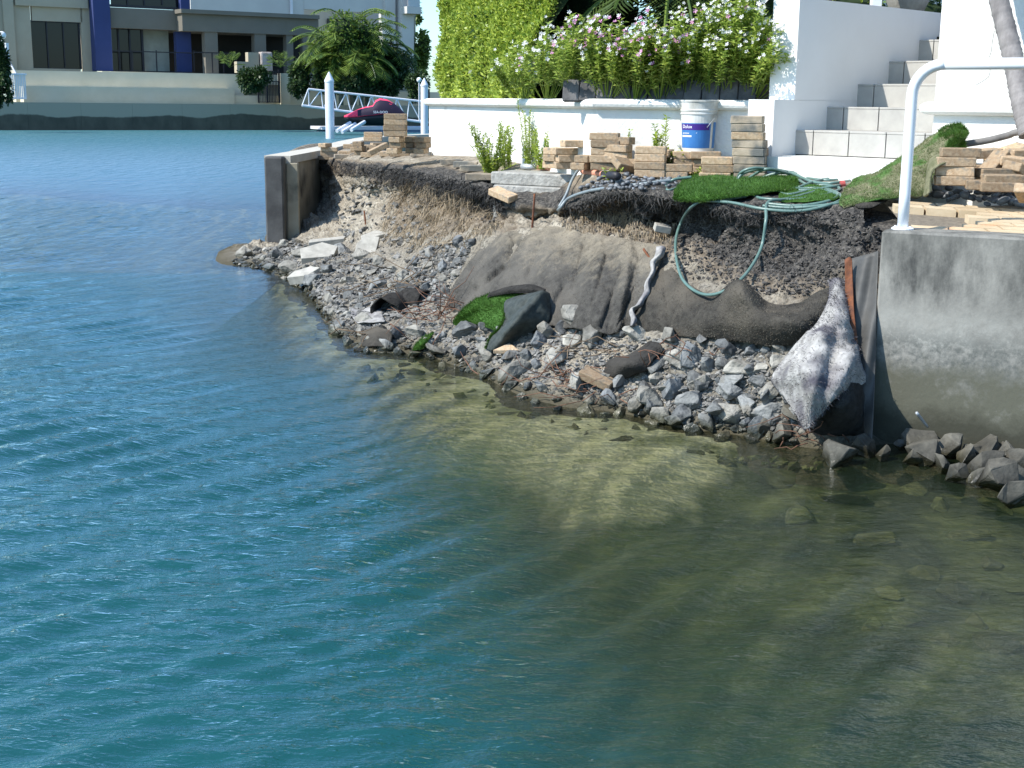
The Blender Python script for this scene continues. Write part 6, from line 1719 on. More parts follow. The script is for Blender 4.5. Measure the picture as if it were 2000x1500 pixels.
# turf flap low on the slope
fr_ = empty('turf_flap', hp(980, 600), 'green turf flap folded over with its dark ribbed backing showing above the rocks', 'artificial turf')
o, V1 = sheet('green_side', [[(905, 605, .16), (930, 585, .2), (965, 574, .22), (1010, 574, .2), (1045, 578, .2)], [(890, 622, .14), (925, 602, .18), (965, 590, .2), (1005, 590, .18), (1030, 592, .17)], [(886, 634, .10), (915, 618, .1), (950, 612, .1), (990, 612, .12), (990, 622, .14)], [(900, 638, .06), (920, 632, .02), (950, 640, .06), (970, 648, .1), (978, 645, .12)]], MT['turfbase'], 8, .05, .01, 6, .008, parent=fr_)
blades_on(V1, 8000, .022, MT['turf'], fr_, 4)
o, V2 = sheet('backing', [[(1040, 574, .22), (1056, 570, .24), (1068, 570, .22), (1078, 575, .16)], [(990, 588, .24), (1030, 582, .3), (1062, 578, .27), (1076, 586, .16)], [(985, 618, .22), (1015, 606, .32), (1050, 600, .27), (1074, 604, .14)], [(975, 645, .18), (1002, 634, .28), (1038, 624, .2), (1072, 626, .08)], [(960, 662, .12), (980, 660, .2), (1010, 652, .1), (1050, 642, .04)], [(950, 682, .08), (962, 684, .1), (985, 676, .05), (1010, 664, .0)]], MT['backing'], 8, .04, .02, 6, .01, parent=fr_, crease=.07, folds=[((1060, 575), (985, 650), 6, .05), ((1030, 590), (990, 620), 4, -.05)])
blades_on([[r[0], r[1]] for r in V2[14:]], 1400, .024, MT['turf'], fr_, 5)
o, _v = sheet('rolled_edge', [[(960, 572, .24), (1000, 560, .28), (1040, 558, .28), (1066, 566, .24)], [(955, 576, .27), (1000, 566, .32), (1040, 564, .32), (1062, 570, .28)], [(950, 582, .24), (1000, 573, .28), (1035, 573, .28), (1056, 574, .24)]], MT['felt_black'], 6, .04, .0, 6, .01, parent=fr_)
turf('turf_scrap', [[(826, 660, .05), (836, 652, .06), (848, 648, .05)], [(812, 674, .05), (826, 668, .07), (838, 662, .06)], [(806, 686, .02), (818, 684, .03), (828, 678, .02)]], 'thin strip of wet green turf trailing into the water', 'turfbase', n=900, ln=.022)

# ---------------------------------------------------------------- roots and dry growth on the cut bank
def region_pts(poly, n, seed, bv=None):
    rs = random.Random(seed); out = []; nn = []
    x0, x1 = min(p[0] for p in poly), max(p[0] for p in poly); y0, y1 = min(p[1] for p in poly), max(p[1] for p in poly)
    while len(out) < n:
        x, y = rs.uniform(x0, x1), rs.uniform(y0, y1)
        if not inpoly(x, y, poly): continue
        h, q = hit(x, y, bv or bank_bvh)
        if h: out.append(h[:]); nn.append(q[:])
    return np.array(out), np.array(nn)
p, q = region_pts([(760, 380), (800, 345), (900, 370), (960, 400), (1000, 430), (960, 450), (880, 478), (800, 480), (740, 470)], 2600, 1)
tag(strands('dry_roots', p + np.array([0, -.01, 0]), np.array([-.15, -.5, -.9]) + rv(len(p), .45), nrs.uniform(.08, .26, len(p)), .006, MT['drygrass'], 4, .5), 'dry hanging roots on the cut bank', 'roots', kind='stuff')
p, q = region_pts([(1090, 420), (1200, 415), (1320, 440), (1310, 475), (1200, 460), (1100, 445)], 900, 2)
tag(strands('hanging_roots', p + np.array([0, -.02, .02]), np.array([0, -.25, -1]) + rv(len(p), .22), nrs.uniform(.08, .25, len(p)), .005, MT['drygrass'], 4, .3), 'thin pale roots hanging below the undercut edge', 'roots', kind='stuff')
p, q = region_pts([(600, 316), (720, 318), (850, 340), (950, 365), (985, 400), (960, 415), (880, 380), (820, 365), (720, 345), (640, 335)], 4200, 3)
tag(strands('matted_roots', p, np.array([-.1, -.6, -.5]) + rv(len(p), .55), nrs.uniform(.05, .14, len(p)), .006, MT['blackroot'], 3, .5), 'matted grey roots along the lip of the bank', 'roots', kind='stuff')
p, q = region_pts([(1090, 390), (1200, 370), (1330, 385), (1450, 400), (1600, 405), (1600, 430), (1450, 430), (1330, 420), (1200, 410), (1100, 415)], 2600, 4)
tag(strands('matted_roots', p, np.array([0, -.6, -.4]) + rv(len(p), .6), nrs.uniform(.03, .09, len(p)), .005, MT['blackroot'], 3, .5), 'matted dark rootlets along the right lip of the bank', 'roots', kind='stuff')

def hair(V, n, ln, mt, parent, seed):
    blades_on(V, n, ln, mt, parent, seed, up=(-.3, -.2, -.4))
MT['felthair'] = leafmat('felt_hair', (.03, .028, .03), (.20, .19, .20), .05, rough=1, spec=.05)
fh = blades_on(Vf, 2600, .028, MT['felthair'], None, 12, up=(-.3, -.6, -1.2)); fh.name = 'loose_fibres'; fh.parent = flap
MT['fuzz'] = leafmat('felt_fuzz', (.03, .028, .025), (.26, .23, .18), .05, rough=1, spec=.02)
for VV_, o_, n_ in ((VL, gl_, 14000), (VR, gr_, 10000)):
    fz = blades_on(VV_, n_, .012, MT['fuzz'], None, 14, up=(0, -.3, -.8)); fz.name = 'loose_fibres'; fz.parent = o_

# ================================================================ PART 5: the far side of the canal and large things out of frame
def skew(px, py, D, ang):
    p = P(px, py, D); return p, Vector((math.cos(R(ang)), math.sin(R(ang)), 0))
class Facade:
    """a vertical plane seen in the photograph: rectangles are given by pixels, built at their real place"""
    def __init__(s, px, D, ang):
        s.p = P(px, 190, D); s.t = Vector((math.cos(R(ang)), math.sin(R(ang)), 0)); s.n = Vector((s.t.y, -s.t.x, 0)); s.ang = ang
    def at(s, px, py, off=0.0):
        return on_plane(px, py, s.p + s.n * off, s.n)
    def rect(s, mb, x0, y0, x1, y1, off=0.0, th=.2, m=0, bev=0.0):
        a = s.at(x0, (y0 + y1) / 2, off); b = s.at(x1, (y0 + y1) / 2, off); xm = (x0 + x1) / 2
        zt = s.at(x0, y0, off).z; zb = s.at(x0, y1, off).z
        c = (a + b) / 2 - s.n * th / 2
        mb.box((c.x, c.y, (zt + zb) / 2), ((b - a).dot(s.t), th, zt - zb), Matrix.Rotation(R(s.ang), 3, 'Z'), m, bev)
        return mb
MT['taupe'] = mat('taupe_render', (.36, .315, .235), (.40, .355, .27), .5, rough=.9)
MT['taupe_dark'] = mat('dark_taupe_render', (.15, .14, .115), (.175, .16, .135), .5, rough=.9)
MT['blue'] = mat('blue_render', (.03, .045, .13), (.036, .052, .155), .5, rough=.8)
MT['cream'] = mat('cream_render', (.62, .57, .44), (.54, .50, .38), .7, rough=.9, col3=(.56, .53, .42), scale3=.6)
MT['palebuilding'] = mat('pale_grey_render', (.55, .54, .51), (.50, .49, .47), .6, rough=.9)
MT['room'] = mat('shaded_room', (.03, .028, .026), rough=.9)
MT['curtain'] = mat('pale_curtain', (.34, .35, .30), (.28, .29, .25), 2, rough=.9)
MT['farwhite'] = mat('far_white_paint', (.72, .73, .76), (.62, .63, .68), 1.2, rough=.5)
# sea wall
wl0, wl1 = G(-400, 254.5, 0), G(640, 254, 0)
tW = (wl1 - wl0).normalized(); aW = math.degrees(math.atan2(tW.y, tW.x))
W = Facade(100, 10, 0); W.p = wl0; W.t = tW; W.n = Vector((tW.y, -tW.x, 0)); W.ang = aW
def far_wall_mat():
    m = mat('far_seawall', (.075, .067, .053), (.12, .104, .08), 1.2, rough=.95, bump=.3, bscale=3, bdist=.05, stretch=(1, 1, .5))
    n = m.node_tree.nodes; L = m.node_tree.links; b_ = n['Principled BSDF']; src = b_.inputs['Base Color'].links[0].from_socket
    g = n.new('ShaderNodeNewGeometry'); sp = n.new('ShaderNodeSeparateXYZ'); L.new(g.outputs['Position'], sp.inputs[0])
    t = n.new('ShaderNodeTexNoise'); t.inputs['Scale'].default_value = .45; t.inputs['Detail'].default_value = 6; L.new(g.outputs['Position'], t.inputs[0])
    a = n.new('ShaderNodeMath'); a.operation = 'MULTIPLY_ADD'; L.new(t.outputs['Fac'], a.inputs[0]); a.inputs[1].default_value = -.8; L.new(sp.outputs[2], a.inputs[2])
    r = n.new('ShaderNodeMapRange'); r.inputs[1].default_value = .42; r.inputs[2].default_value = .5; L.new(a.outputs[0], r.inputs[0])
    x = n.new('ShaderNodeMix'); x.data_type = 'RGBA'; L.new(r.outputs[0], x.inputs[0]); L.new(src, x.inputs[6]); x.inputs[7].default_value = (.36, .31, .24, 1)
    L.new(x.outputs[2], b_.inputs['Base Color']); return m
mb = MB()
fw = W.at(0, 199).z
endW = (W.at(1100, 230) - wl0).dot(tW)
jn = endW / 16
fsr = empty('far_seawall', wl0 + tW * 20, 'long dark stained concrete seawall on the far side of the canal', 'seawall')
for k in range(16):
    c = wl0 + tW * (jn * (k + .5)) - W.n * .4
    mb.box((c.x, c.y, fw / 2 - .5), (jn - .008, .8, fw + 1), Matrix.Rotation(R(aW), 3, 'Z'))
child(mb.build('wall', far_wall_mat()), fsr)
# ground behind
far_g = MB(); a = wl0 - W.n * .5; b_ = wl0 + tW * endW * 1.0 - W.n * .5; c = b_ - W.n * 200 + tW * 40; d = a - W.n * 200
far_g.prism([(a.x, a.y), (b_.x, b_.y), (c.x, c.y), (d.x, d.y)], .2, fw - .06)
MT['farground'] = mat('far_garden_ground', (.10, .11, .05), (.16, .15, .09), .5, rough=.95)
tag(far_g.build('far_ground', MT['farground']), kind='structure')
# terraces
T1 = Facade(200, (W.at(200, 200) - W.n * 1.0).y, aW); T1.p = wl0 - W.n * 1.2; T1.t = tW; T1.n = W.n
T2 = Facade(200, 10, aW); T2.p = wl0 - W.n * 2.6; T2.t = tW; T2.n = W.n
o = T1.rect(MB(), 46, 168, 458, 205, 0, 1.6).build('terrace_wall', MT['cream']); tag(o, 'lower cream terrace wall running above the far seawall', 'wall')
o = T2.rect(MB(), 30, 137, 476, 200, 0, 1.6).build('terrace_wall', MT['cream']); tag(o, 'upper cream terrace wall directly below the taupe house', 'wall')
o = T1.rect(MB(), 548, 143, 567, 205, .1, .5).build('gate_pier', MT['cream']); tag(o, 'square cream gate pier beside the black gate', 'pier')
o = T1.rect(MB(), 567, 176, 1000, 210, -.6, .6).build('terrace_wall', MT['cream']); tag(o, 'pale low wall behind the gangway on the far bank', 'wall')
o = T1.rect(MB(), 458, 186, 548, 206, -.1, .5).build('terrace_wall', MT['cream']); tag(o, 'low cream wall behind the black gate', 'wall')
o = T2.rect(MB(), 476, 150, 820, 200, -3.5, .6).build('garden_wall', MT['curtain']); tag(o, 'shaded garden wall behind the far bushes and fences', 'wall')
# taupe house
HA = Facade(300, 90, 33)
house = empty('house', HA.at(200, 140), 'taupe rendered house with blue columns and a flat roofed terrace across the canal', 'house')
def hpart(name, mt, rects, th=.3):
    mb = MB()
    for r in rects:
        x0, y0, x1, y1 = r[:4]; off = r[4] if len(r) > 4 else 0; t_ = r[5] if len(r) > 5 else th
        HA.rect(mb, x0, y0, x1, y1, off, t_)
    return child(mb.build(name, MT[mt]), house)
hpart('wall', 'taupe', [(-60, -60, 60, 150, 0, .4), (60, -60, 158, 40, 0, .4), (158, -60, 184, 150, 0, .4), (60, 133, 158, 150, 0, .4), (28, -60, 170, 10, .22, .2), (8, -60, 28, 150, .22, .2)])
f_ = hpart('window_frame', 'blackmetal', [(60, 39, 158, 42, -.1, .1), (60, 42, 63, 135, -.1, .1), (155, 42, 158, 135, -.1, .1), (60, 132, 158, 135, -.1, .1), (92, 42, 94, 133, -.1, .08), (124, 42, 126, 133, -.1, .08)])
g_ = MB(); HA.rect(g_, 62, 41, 156, 133, -.2, .03); gl = g_.build('pane', MT['glass']); gl.parent = f_
hpart('blue_column', 'blue', [(183, -60, 216, 138, .9, 1.0)])
hpart('blue_column', 'blue', [(352, -60, 370, 17, .9, 1.0)])
hpart('blue_column', 'blue', [(345, 58, 374, 142, .2, .5)])
hpart('fascia', 'taupe_dark', [(216, 14, 356, 54, .5, 2.0)])
hpart('terrace_fascia', 'taupe_dark', [(356, 24, 622, 60, 1.6, 3.6)])
hpart('terrace_coping', 'taupe_dark', [(354, 17, 624, 25, 1.9, 4.0)])
hpart('upper_window', 'glass', [(216, -30, 352, 10, .4, .1)])
hpart('upper_window_frame', 'blackmetal', [(216, 8, 352, 13, .5, .2), (247, -30, 250, 10, .48, .1), (280, -30, 283, 10, .48, .1), (315, -30, 318, 10, .48, .1)])
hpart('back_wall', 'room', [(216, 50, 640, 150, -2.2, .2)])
hpart('curtain', 'curtain', [(281, 56, 330, 140, -1.0, .1)])
hpart('sliding_door', 'glass', [(219, 53, 279, 140, -.4, .06)])
hpart('door_frame', 'blackmetal', [(216, 51, 281, 54, -.3, .1), (231, 53, 234, 140, -.3, .1), (253, 53, 256, 140, -.3, .1), (277, 53, 281, 140, -.3, .1)])
hpart('lintel', 'blackmetal', [(330, 56, 346, 60, -.3, .1)])
for x0, x1 in ((401, 426), (498, 520), (560, 573), (592, 624)):
    hpart('pillar', 'taupe_dark', [(x0, 55, x1, 146, 1.5, .6)])
hpart('roof', 'taupe_dark', [(356, 17, 622, 22, 1.4, 8)])
hpart('railing', 'blackmetal', [(216, 98, 380, 100, .8, .05), (380, 101, 470, 103, 1.9, .05), (216, 137, 380, 138.5, .8, .05)] + [(x_, 98, x_ + 2, 139, .8, .05) for x_ in (218, 258, 305, 342, 378)] + [(x_, 102, x_ + 2, 142, 1.9, .05) for x_ in (414, 436, 460)])
hpart('terrace_floor', 'cream', [(200, 139, 640, 160, 2.2, 9)])
# pale building behind
HB = Facade(500, 112, 33)
pb2 = empty('house', HB.at(600, 140), 'large pale grey house with tall columns rising behind the taupe house', 'house')
def bpart(name, mt, rects, th=.4):
    mb = MB()
    for r in rects:
        x0, y0, x1, y1 = r[:4]; off = r[4] if len(r) > 4 else 0; t_ = r[5] if len(r) > 5 else th
        HB.rect(mb, x0, y0, x1, y1, off, t_)
    return child(mb.build(name, MT[mt]), pb2)
bpart('wall', 'palebuilding', [(370, -160, 592, 60, 0, .5), (592, -160, 770, 18, 0, .5), (592, 18, 752, 150, -5.0, .4)])
bpart('column', 'palebuilding', [(752, -160, 772, 150, .3, 1.2)])
bpart('column', 'palebuilding', [(784, -160, 808, 150, .8, 1.2)])
bpart('balcony', 'palebuilding', [(795, 12, 822, 26, 1.6, 4)])
bpart('balcony_glass', 'steel', [(797, -8, 820, 12, 1.5, .1)])
bpart('side_wall', 'taupe', [(772, 20, 786, 150, -1.5, .3), (808, 26, 812, 140, -1, .3)])
bpart('window', 'glass', [(640, 36, 700, 100, -4.8, .1), (776, 30, 783, 60, -1.4, .1)])
bpart('downpipe', 'farwhite', [(567, -100, 571, 40, .3, .2)])
MT['bldshade'] = MT['taupe']
# vegetation on the far bank
def far_shrub(px, py0, py1, wpx, D, seed, label, mt='fardark', n=2200, leaf=.22, cat='shrub', grp='shrubs on the far bank', dep=1.0):
    b0 = P(px, py1, D); t0 = P(px, py0, D); h = t0.z - b0.z; r = wpx / 2 * D / F
    root = empty('shrub', b0, label, cat, grp)
    crown('foliage', (b0.x, b0.y, b0.z + h * .44), (r * 1.0, r * dep, h * .62), n, leaf, leaf * .5, MT[mt], root, clumps=14, seed=seed)
    child(MB().tube([b0, b0 + Vector((0, 0, h * .5))], .06, 6).build('stem', MT['bark']), root)
far_shrub(500, 128, 174, 62, 83, 1, 'rounded dark bush growing behind the black gate', n=2600)
far_shrub(585, 128, 176, 50, 84, 2, 'dark clipped bush right of the cream gate pier', n=2400)
far_shrub(635, 132, 172, 40, 84, 4, 'dark bush left of the white mooring pile', n=1800)
far_shrub(668, 138, 176, 36, 84, 5, 'dark bush just right of the white mooring pile', n=1800)
far_shrub(745, 86, 178, 105, 86, 7, 'large rounded dark green bush below the pale house columns', n=7000)
far_shrub(700, 140, 178, 80, 84, 8, 'low dark hedge between the palms and the gangway', n=2400)
far_shrub(815, 140, 190, 40, 82, 9, 'dark bush behind the round white lamp', n=1600)
far_shrub(4, 82, 194, 38, 74, 10, 'tall dark clipped conifer at the left edge of the picture', n=4200, cat='conifer')
far_shrub(822, 60, 150, 30, 120, 11, 'green tree seen in the gap beside the clipped hedge', 'farleaf', 1600, .4, 'tree')
far_shrub(813, 8, 40, 14, 150, 12, 'distant feathery tree top against the sky', 'farleaf', 260, .5, 'tree')
# spiky plants on the terrace
for px, py, lb in ((448, 118, 'spiky garden plant on the far terrace behind the railing'), (548, 118, 'pale-tipped spiky plant below the terrace pillars'), (600, 122, 'small spiky plant beside the terrace end wall')):
    c = P(px, py + 14, 86); root = empty('spiky_plant', c, lb, 'plant', 'spiky plants on the far terrace')
    fronds(root, c, 16, 1.1, .8, MT['farleaf'], px, .06, 10, .35, 1.2)
# palm clump
for i, (px, py, D, n_, L_) in enumerate([(650, 95, 85, 13, 3.2), (685, 62, 86, 14, 3.4), (715, 80, 86, 14, 3.2), (745, 100, 87, 12, 2.8), (665, 130, 84, 12, 2.4), (705, 120, 84, 13, 2.6), (640, 110, 85, 10, 2.2), (690, 95, 85, 14, 2.8)]):
    c = P(px, py, D); g0 = fw
    root = empty('palm', (c.x, c.y, g0), ['palm with fronds reaching left over the terrace roof', 'tallest palm of the clump, its crown against the pale house', 'palm right of the tallest one in the clump', 'rightmost palm of the clump near the house columns', 'low palm at the left foot of the clump', 'low palm in the middle foot of the clump', 'leftmost small palm beside the terrace end wall', 'palm in the centre of the clump'][i], 'palm', 'palms on the far bank')
    child(MB().tube([Vector((c.x, c.y, g0)), c], [.16, .10], 8).build('trunk', MT['bark'], smooth=True), root)
    fronds(root, c, n_, L_, 2.0, MT['farleaf'], 30 + i, .10, 20, .75)
far_shrub(695, 30, 165, 120, 84.6, 31, 'bright green bushy tree inside the palm clump', 'farleaf', 9000, .24, 'tree')
far_shrub(652, 80, 170, 60, 84.5, 32, 'green bush filling the left of the palm clump', 'farleaf', 2600, .24)
# black gate and fences
def fence(name, F_, x0, x1, y0, y1, n, label, cat, mt='blackmetal', posts=True, off=.0):
    root = empty(name, F_.at(x0, y1, off), label, cat)
    mb = MB()
    for k in range(n + 1):
        a = F_.at(x0 + (x1 - x0) * k / n, y0, off); zb_ = F_.at(x0, y1, off).z
        mb.box((a.x, a.y, (a.z + zb_) / 2), (.03, .03, a.z - zb_))
    child(mb.build('bars', MT[mt]), root)
    mb = MB(); F_.rect(mb, x0, y0, x1, y0 + 1.4, off + .03, .05); F_.rect(mb, x0, y1 - 1.4, x1, y1, off + .03, .05); child(mb.build('rails', MT[mt]), root)
    mb = MB()
    for x_ in (x0, x1): F_.rect(mb, x_ - 1.5, y0 - 2, x_ + 1.5, y1 + 1, off + .06, .1)
    child(mb.build('posts', MT[mt]), root)
fence('garden_gate', T1, 505, 546, 138, 200, 14, 'black metal bar gate standing open above the far seawall', 'gate', off=.3)
fence('garden_gate', T1, 522, 546, 158, 200, 8, 'lower black gate leaf next to the cream pier', 'gate', off=.7)
for i, x_ in enumerate((602, 646, 692, 743)):
    fence('fence_panel', T1, x_, [646, 692, 743, 800][i], 148, 176, 12, 'dark bar fence panel on the far bank, ' + ['just right of the gate pier', 'behind the white mooring pile', 'below the palm clump', 'below the large rounded bush'][i], 'fence', off=-.3)
fence('fence_panel', T1, 806, 838, 176, 202, 8, 'short dark bar fence beside the white mooring pile at the hedge', 'fence', off=.1)
# white gate at the left
wg = empty('white_gate', W.at(35, 197, .1), 'pale blue-white garden gate and handrail beside the tall conifer', 'gate')
mb = MB()
for k in range(9): W.rect(mb, 22 + k * 3.3, 143, 24.2 + k * 3.3, 194, -.3, .05)
W.rect(mb, 20, 143, 52, 146, -.25, .06); W.rect(mb, 20, 190, 52, 193, -.25, .06)
child(mb.build('bars', MT['farwhite']), wg)
child(MB().tube([W.at(14, 112, -1.0), W.at(32, 146, -.3)], .05, 8).build('handrail', MT['farwhite']), wg)
child(MB().tube([W.at(13, 84, -1.0), W.at(16, 150, -1.0)], .12, 8).build('pillar', MT['farwhite']), wg)
MT['lampglass'] = mat('white_lamp_globe', (.8, .8, .8), rough=.3)
def lamp(px, py, D, pyb, r, label, mtp='farwhite'):
    p = P(px, py, D); b0 = P(px, pyb, D)
    root = empty('globe_lamp', b0, label, 'lamp')
    vs, fs = [], []
    bm = bmesh.new(); bmesh.ops.create_icosphere(bm, subdivisions=2, radius=r); bm.verts.index_update()
    m_ = MB().add([v.co + p for v in bm.verts], [tuple(v.index for v in f.verts) for f in bm.faces]); bm.free()
    child(m_.build('globe', MT['lampglass'], smooth=True), root)
    child(MB().tube([b0, p - Vector((0, 0, r * .8))], r * .22, 8).build('post', MT[mtp]), root)
lamp(4, 69, 80, 90, .24, 'round white lamp globe above the tall conifer at the left edge')
lamp(818.5, 156, 70, 236, .13, 'round white lamp on a slim post beside the second mooring pile')
# small things on the far terrace
mb = MB(); T2.rect(mb, 510, 101, 533, 140, .4, .8); o = mb.build('ceramic_pot', mat('glazed_pot', (.30, .24, .20), (.5, .45, .42), 3, rough=.4)); tag(o, 'pale patterned square pot on the far terrace above the gate', 'pot'); md = o.modifiers.new('bevel', 'BEVEL'); md.width = .1; md.segments = 2
mb = MB(); T2.rect(mb, 485, 102, 506, 140, .2, .6); T2.rect(mb, 463, 120, 486, 142, .2, .6); tag(mb.build('garden_wall', MT['taupe']), 'stepped cream wall end beside the patterned pot', 'wall')

# pontoon, piles, gangway, jet ski ----------------------------------
DP = 70
def pile(px, D, y0, yb, wpx, label):
    r = wpx / 2 * D / F; b0 = P(px, yb, D); t0 = P(px, y0, D); h = t0.z + .0
    root = empty('mooring_pile', (b0.x, b0.y, 0), label, 'pile', 'white mooring piles')
    child(MB().lathe([(r, -2), (r, h - r * 2.1)], (b0.x, b0.y, 0), 20).build('shaft', MT['farwhite'], smooth=True), root)
    child(MB().lathe([(r * 1.08, h - r * 2.3), (r * 1.08, h - r * 1.9), (r * .15, h - .02), (0, h)], (b0.x, b0.y, 0), 20).build('cone_cap', MT['farwhite']), root)
pile(644.5, DP - 1, 140, 246, 17, 'white mooring pile with a cone cap standing clear at the left end of the pontoon')
pile(829, DP + 2, 152, 250, 14, 'second white mooring pile half hidden behind the planter wall and hedge')
pn = empty('pontoon', G(720, 256, 0), 'low white floating pontoon carrying the jet ski', 'pontoon')
pc0 = G(631, 257, 0); pc1 = G(860, 257, 0)
pc0.z = pc1.z = 0
def seg_box(mb, a, b, z0, z1, dep, off=0):
    t = (b - a); t.z = 0; l = t.length; t.normalize(); n_ = Vector((-t.y, t.x, 0)); c = (a + b) / 2 + n_ * (dep / 2 + off)
    mb.box((c.x, c.y, (z0 + z1) / 2), (l, dep, z1 - z0), Matrix.Rotation(math.atan2(t.y, t.x), 3, 'Z'), bev=.02)
seg_box(m1_ := MB(), pc0, pc1, .10, .30, 2.6); child(m1_.build('deck', MT['farwhite']), pn)
seg_box(m1_ := MB(), pc0 + Vector((.3, .1, 0)), pc1, -.3, .10, 2.3); child(m1_.build('float', mat('blue_float', (.10, .16, .24), rough=.6)), pn)
cr0 = empty('launching_cradle', G(690, 256, 0), 'grey roller cradle sloping into the water under the jet ski', 'cradle')
for k, (x_, y_) in enumerate(((658, 256), (668, 258), (686, 254))):
    a = P(x_, y_, DP - 1.5); b_ = P(x_ + 26, y_ - 16, DP - .5)
    child(MB().tube([a, b_], .10, 8).build('roller', MT['farwhite']), cr0)
# gangway
GW = Facade(700, 78, 18)
gw = empty('gangway', GW.at(600, 205), 'white aluminium truss gangway sloping down from the far seawall to the pontoon', 'gangway')
def gp(x_, y_, off): return GW.at(x_, y_, off)
for off in (0, 1.2):
    top = [(602, 174), (824, 198)]; bot = [(590, 206), (836, 240)]
    mb = MB(); mb.tube([gp(*top[0], off), gp(*top[1], off)], .06, 6); child(mb.build('top_rail', MT['farwhite']), gw)
    mb = MB(); mb.tube([gp(*bot[0], off), gp(*bot[1], off)], .075, 6); child(mb.build('bottom_chord', MT['farwhite']), gw)
    mb = MB(); n_ = 9
    for k in range(n_ + 1):
        tx = top[0][0] + (top[1][0] - top[0][0]) * k / n_; ty = top[0][1] + (top[1][1] - top[0][1]) * k / n_
        for s_ in (-.5, .5):
            kb = min(max((k + s_) / n_, 0), 1)
            bx = bot[0][0] + (bot[1][0] - bot[0][0]) * kb; by = bot[0][1] + (bot[1][1] - bot[0][1]) * kb
            mb.tube([gp(tx, ty, off), gp(bx, by, off)], .035, 5)
    child(mb.build('truss_bars', MT['farwhite']), gw)
mb = MB(); a0, a1, a2, a3 = gp(590, 205, .0), gp(836, 239, 0), gp(836, 239, 1.2), gp(590, 205, 1.2)
mb.add([a0, a1, a2, a3], [(0, 1, 2, 3)]); o = mb.build('walkway', MT['steel']); solid(o, .05); child(o, gw)
# jet ski: lofted hull and cover
JS = Facade(730, DP, 8)
js = empty('jet_ski', JS.at(728, 245), 'jet ski under a red and black cover on the pontoon', 'jet ski')
def loft_sections(mb, secs, m=0):
    n_ = len(secs[0]); vs = [q for s in secs for q in s]
    fs = [(i * n_ + j, i * n_ + (j + 1) % n_, (i + 1) * n_ + (j + 1) % n_, (i + 1) * n_ + j) for i in range(len(secs) - 1) for j in range(n_)]
    fs += [tuple(range(n_))[::-1], tuple((len(secs) - 1) * n_ + j for j in range(n_))]
    mb.add(vs, fs, m)
def js_section(px, yt, ym, yb, hw, pw=2.4):
    top = JS.at(px, yt).z; mid = JS.at(px, ym).z; bot = JS.at(px, yb).z; c = JS.at(px, ym); out_t = []; out_b = []
    for k in range(9):
        a = math.pi * k / 8; x_ = math.cos(a); z_ = math.sin(a) ** .75
        q = c + JS.n * (x_ * hw); out_t.append(Vector((q.x, q.y, mid + (top - mid) * z_)))
    for k in range(9):
        a = math.pi * k / 8; x_ = math.cos(a); z_ = math.sin(a)
        q = c + JS.n * (x_ * hw * .96); out_b.append(Vector((q.x, q.y, mid - (mid - bot) * z_)))
    return out_t, out_b
S2 = [(672, 226, 229, 232, .10), (684, 221, 229, 240, .34), (698, 214, 228, 244, .48), (712, 209, 226, 245, .54), (728, 206, 225, 246, .55), (734, 196, 224, 246, .55), (742, 192, 223, 246, .55), (756, 194, 222, 246, .54), (770, 202, 224, 246, .50), (782, 212, 228, 245, .46), (792, 222, 231, 244, .40)]
tt = []; bb = []; side_l = []
for s_ in S2:
    a, b_ = js_section(*s_); tt.append(a); bb.append(b_)
mb = MB(); loft_sections(mb, tt); o = mb.build('red_cover', mat('red_fabric', (.85, .06, .14), (.75, .05, .11), 2, rough=.8), smooth=True); child(o, js)
mb = MB(); loft_sections(mb, bb); o = mb.build('hull', mat('black_hull', (.015, .014, .018), rough=.4), smooth=True); child(o, js)
# dark side panel of the cover
mb = MB(); rws = [[], []]
for (px, yt, ym, yb, hw), s0 in zip(S2[2:], tt[2:]):
    f_ = .62
    c = JS.at(px, ym); top = JS.at(px, yt).z; mid = JS.at(px, ym).z
    rr_ = []
    for a in np.linspace(0.02, 1.0 if px < 760 else 1.35, 6):
        q = c + JS.n * (math.cos(a) * hw * 1.02); rr_.append(Vector((q.x, q.y, mid + (top - mid) * math.sin(a) ** .75 * 1.02)))
    rws.append(rr_)
mb.grid(rws[2:]); o = mb.build('black_cover_panel', mat('black_cover', (.02, .012, .03), rough=.7), smooth=True); child(o, js)
p0_ = JS.at(729, 221, .60); MT['whitedecal'] = mat('white_decal', (.7, .72, .8), rough=.5)
rotj = Matrix((JS.t, Vector((0, 0, 1)), JS.n)).transposed()
text('SEA-DOO', .17, p0_ + JS.n * .02, rotj, MT['whitedecal'], 'cover_lettering', js, .01)
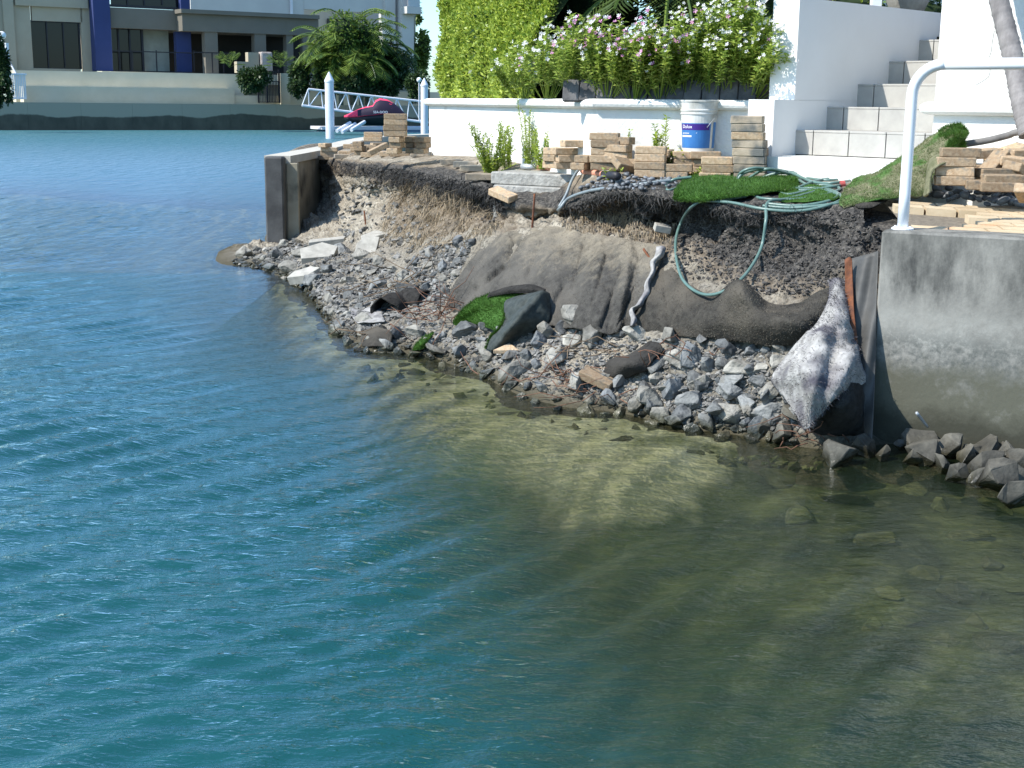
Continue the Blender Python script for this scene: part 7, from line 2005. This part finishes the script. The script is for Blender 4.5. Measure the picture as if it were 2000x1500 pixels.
# pot, posts and statue on top of the stair wall
q = P(1545, 6, 11.0)
pot = empty('flower_pot', (q.x, q.y, 2.66), 'small grey stone pot on top of the white pier', 'pot')
child(MB().lathe([(.0, 0), (.07, 0), (.075, .02), (.10, .16), (.11, .16), (.11, .19), (.09, .19), (.085, .05), (0, .05)], (q.x, q.y, 2.677), 20).build('pot', mat('stone_pot', (.40, .39, .36), (.28, .27, .25), 12, rough=.9)), pot)
q = P(1711, 0, 12.3)
vp = empty('white_post', (q.x, q.y, 2.5), 'white square verandah post above the stair wall', 'post')
child(MB().box((q.x, q.y, 4.0), (.085, .085, 3.0)).build('shaft', MT['paint']), vp)
child(MB().box((q.x, q.y, 2.70), (.11, .11, .12), bev=.01).build('base', MT['paint']), vp)
q = P(1772, 10, 12.6)
stt = empty('stone_urn', (q.x, q.y, 2.5), 'rounded grey stone urn above the right end of the stair wall', 'urn')
child(MB().lathe([(0, 0), (.10, 0), (.12, .04), (.07, .10), (.13, .2), (.19, .34), (.18, .46), (.12, .54), (.14, .58), (0, .58)], (q.x, q.y, 2.5), 20).build('body', mat('urn_stone', (.30, .29, .25), (.16, .15, .13), 6, rough=.9, bump=.4), smooth=True), stt)
# upper ground behind the stairs and the house whose image lies in the water
tag(MB().prism([(2.9, 12.0), (12, 6.5), (14, 26), (1.6, 26), (1.2, 13.6)], 1.2, 2.48).build('upper_garden', MT['soil']), kind='structure')
hs = empty('house', (6.5, 17, 2.5), 'white two storey house standing above the garden wall', 'house')
child(MB().box((7.6, 19.0, 5.6), (8.0, 5, 6.2)).build('wall', MT['white']), hs)
child(MB().box((7.5, 19.0, 8.85), (9.0, 6.2, .3)).build('roof', MT['taupe_dark']), hs)
for x_ in (4.7, 7.0, 9.6):
    for z_ in (4.0, 7.0):
        w_ = MB().box((x_, 16.5, z_), (1.5, .1, 1.6)).build('window', MT['paint']); child(w_, hs)
        g_ = MB().box((x_, 16.44, z_), (1.35, .04, 1.45)).build('pane', MT['glass']); g_.parent = w_
child(MB().box((7.6, 15.9, 5.55), (8.0, 1.2, .2)).build('balcony', MT['white']), hs)
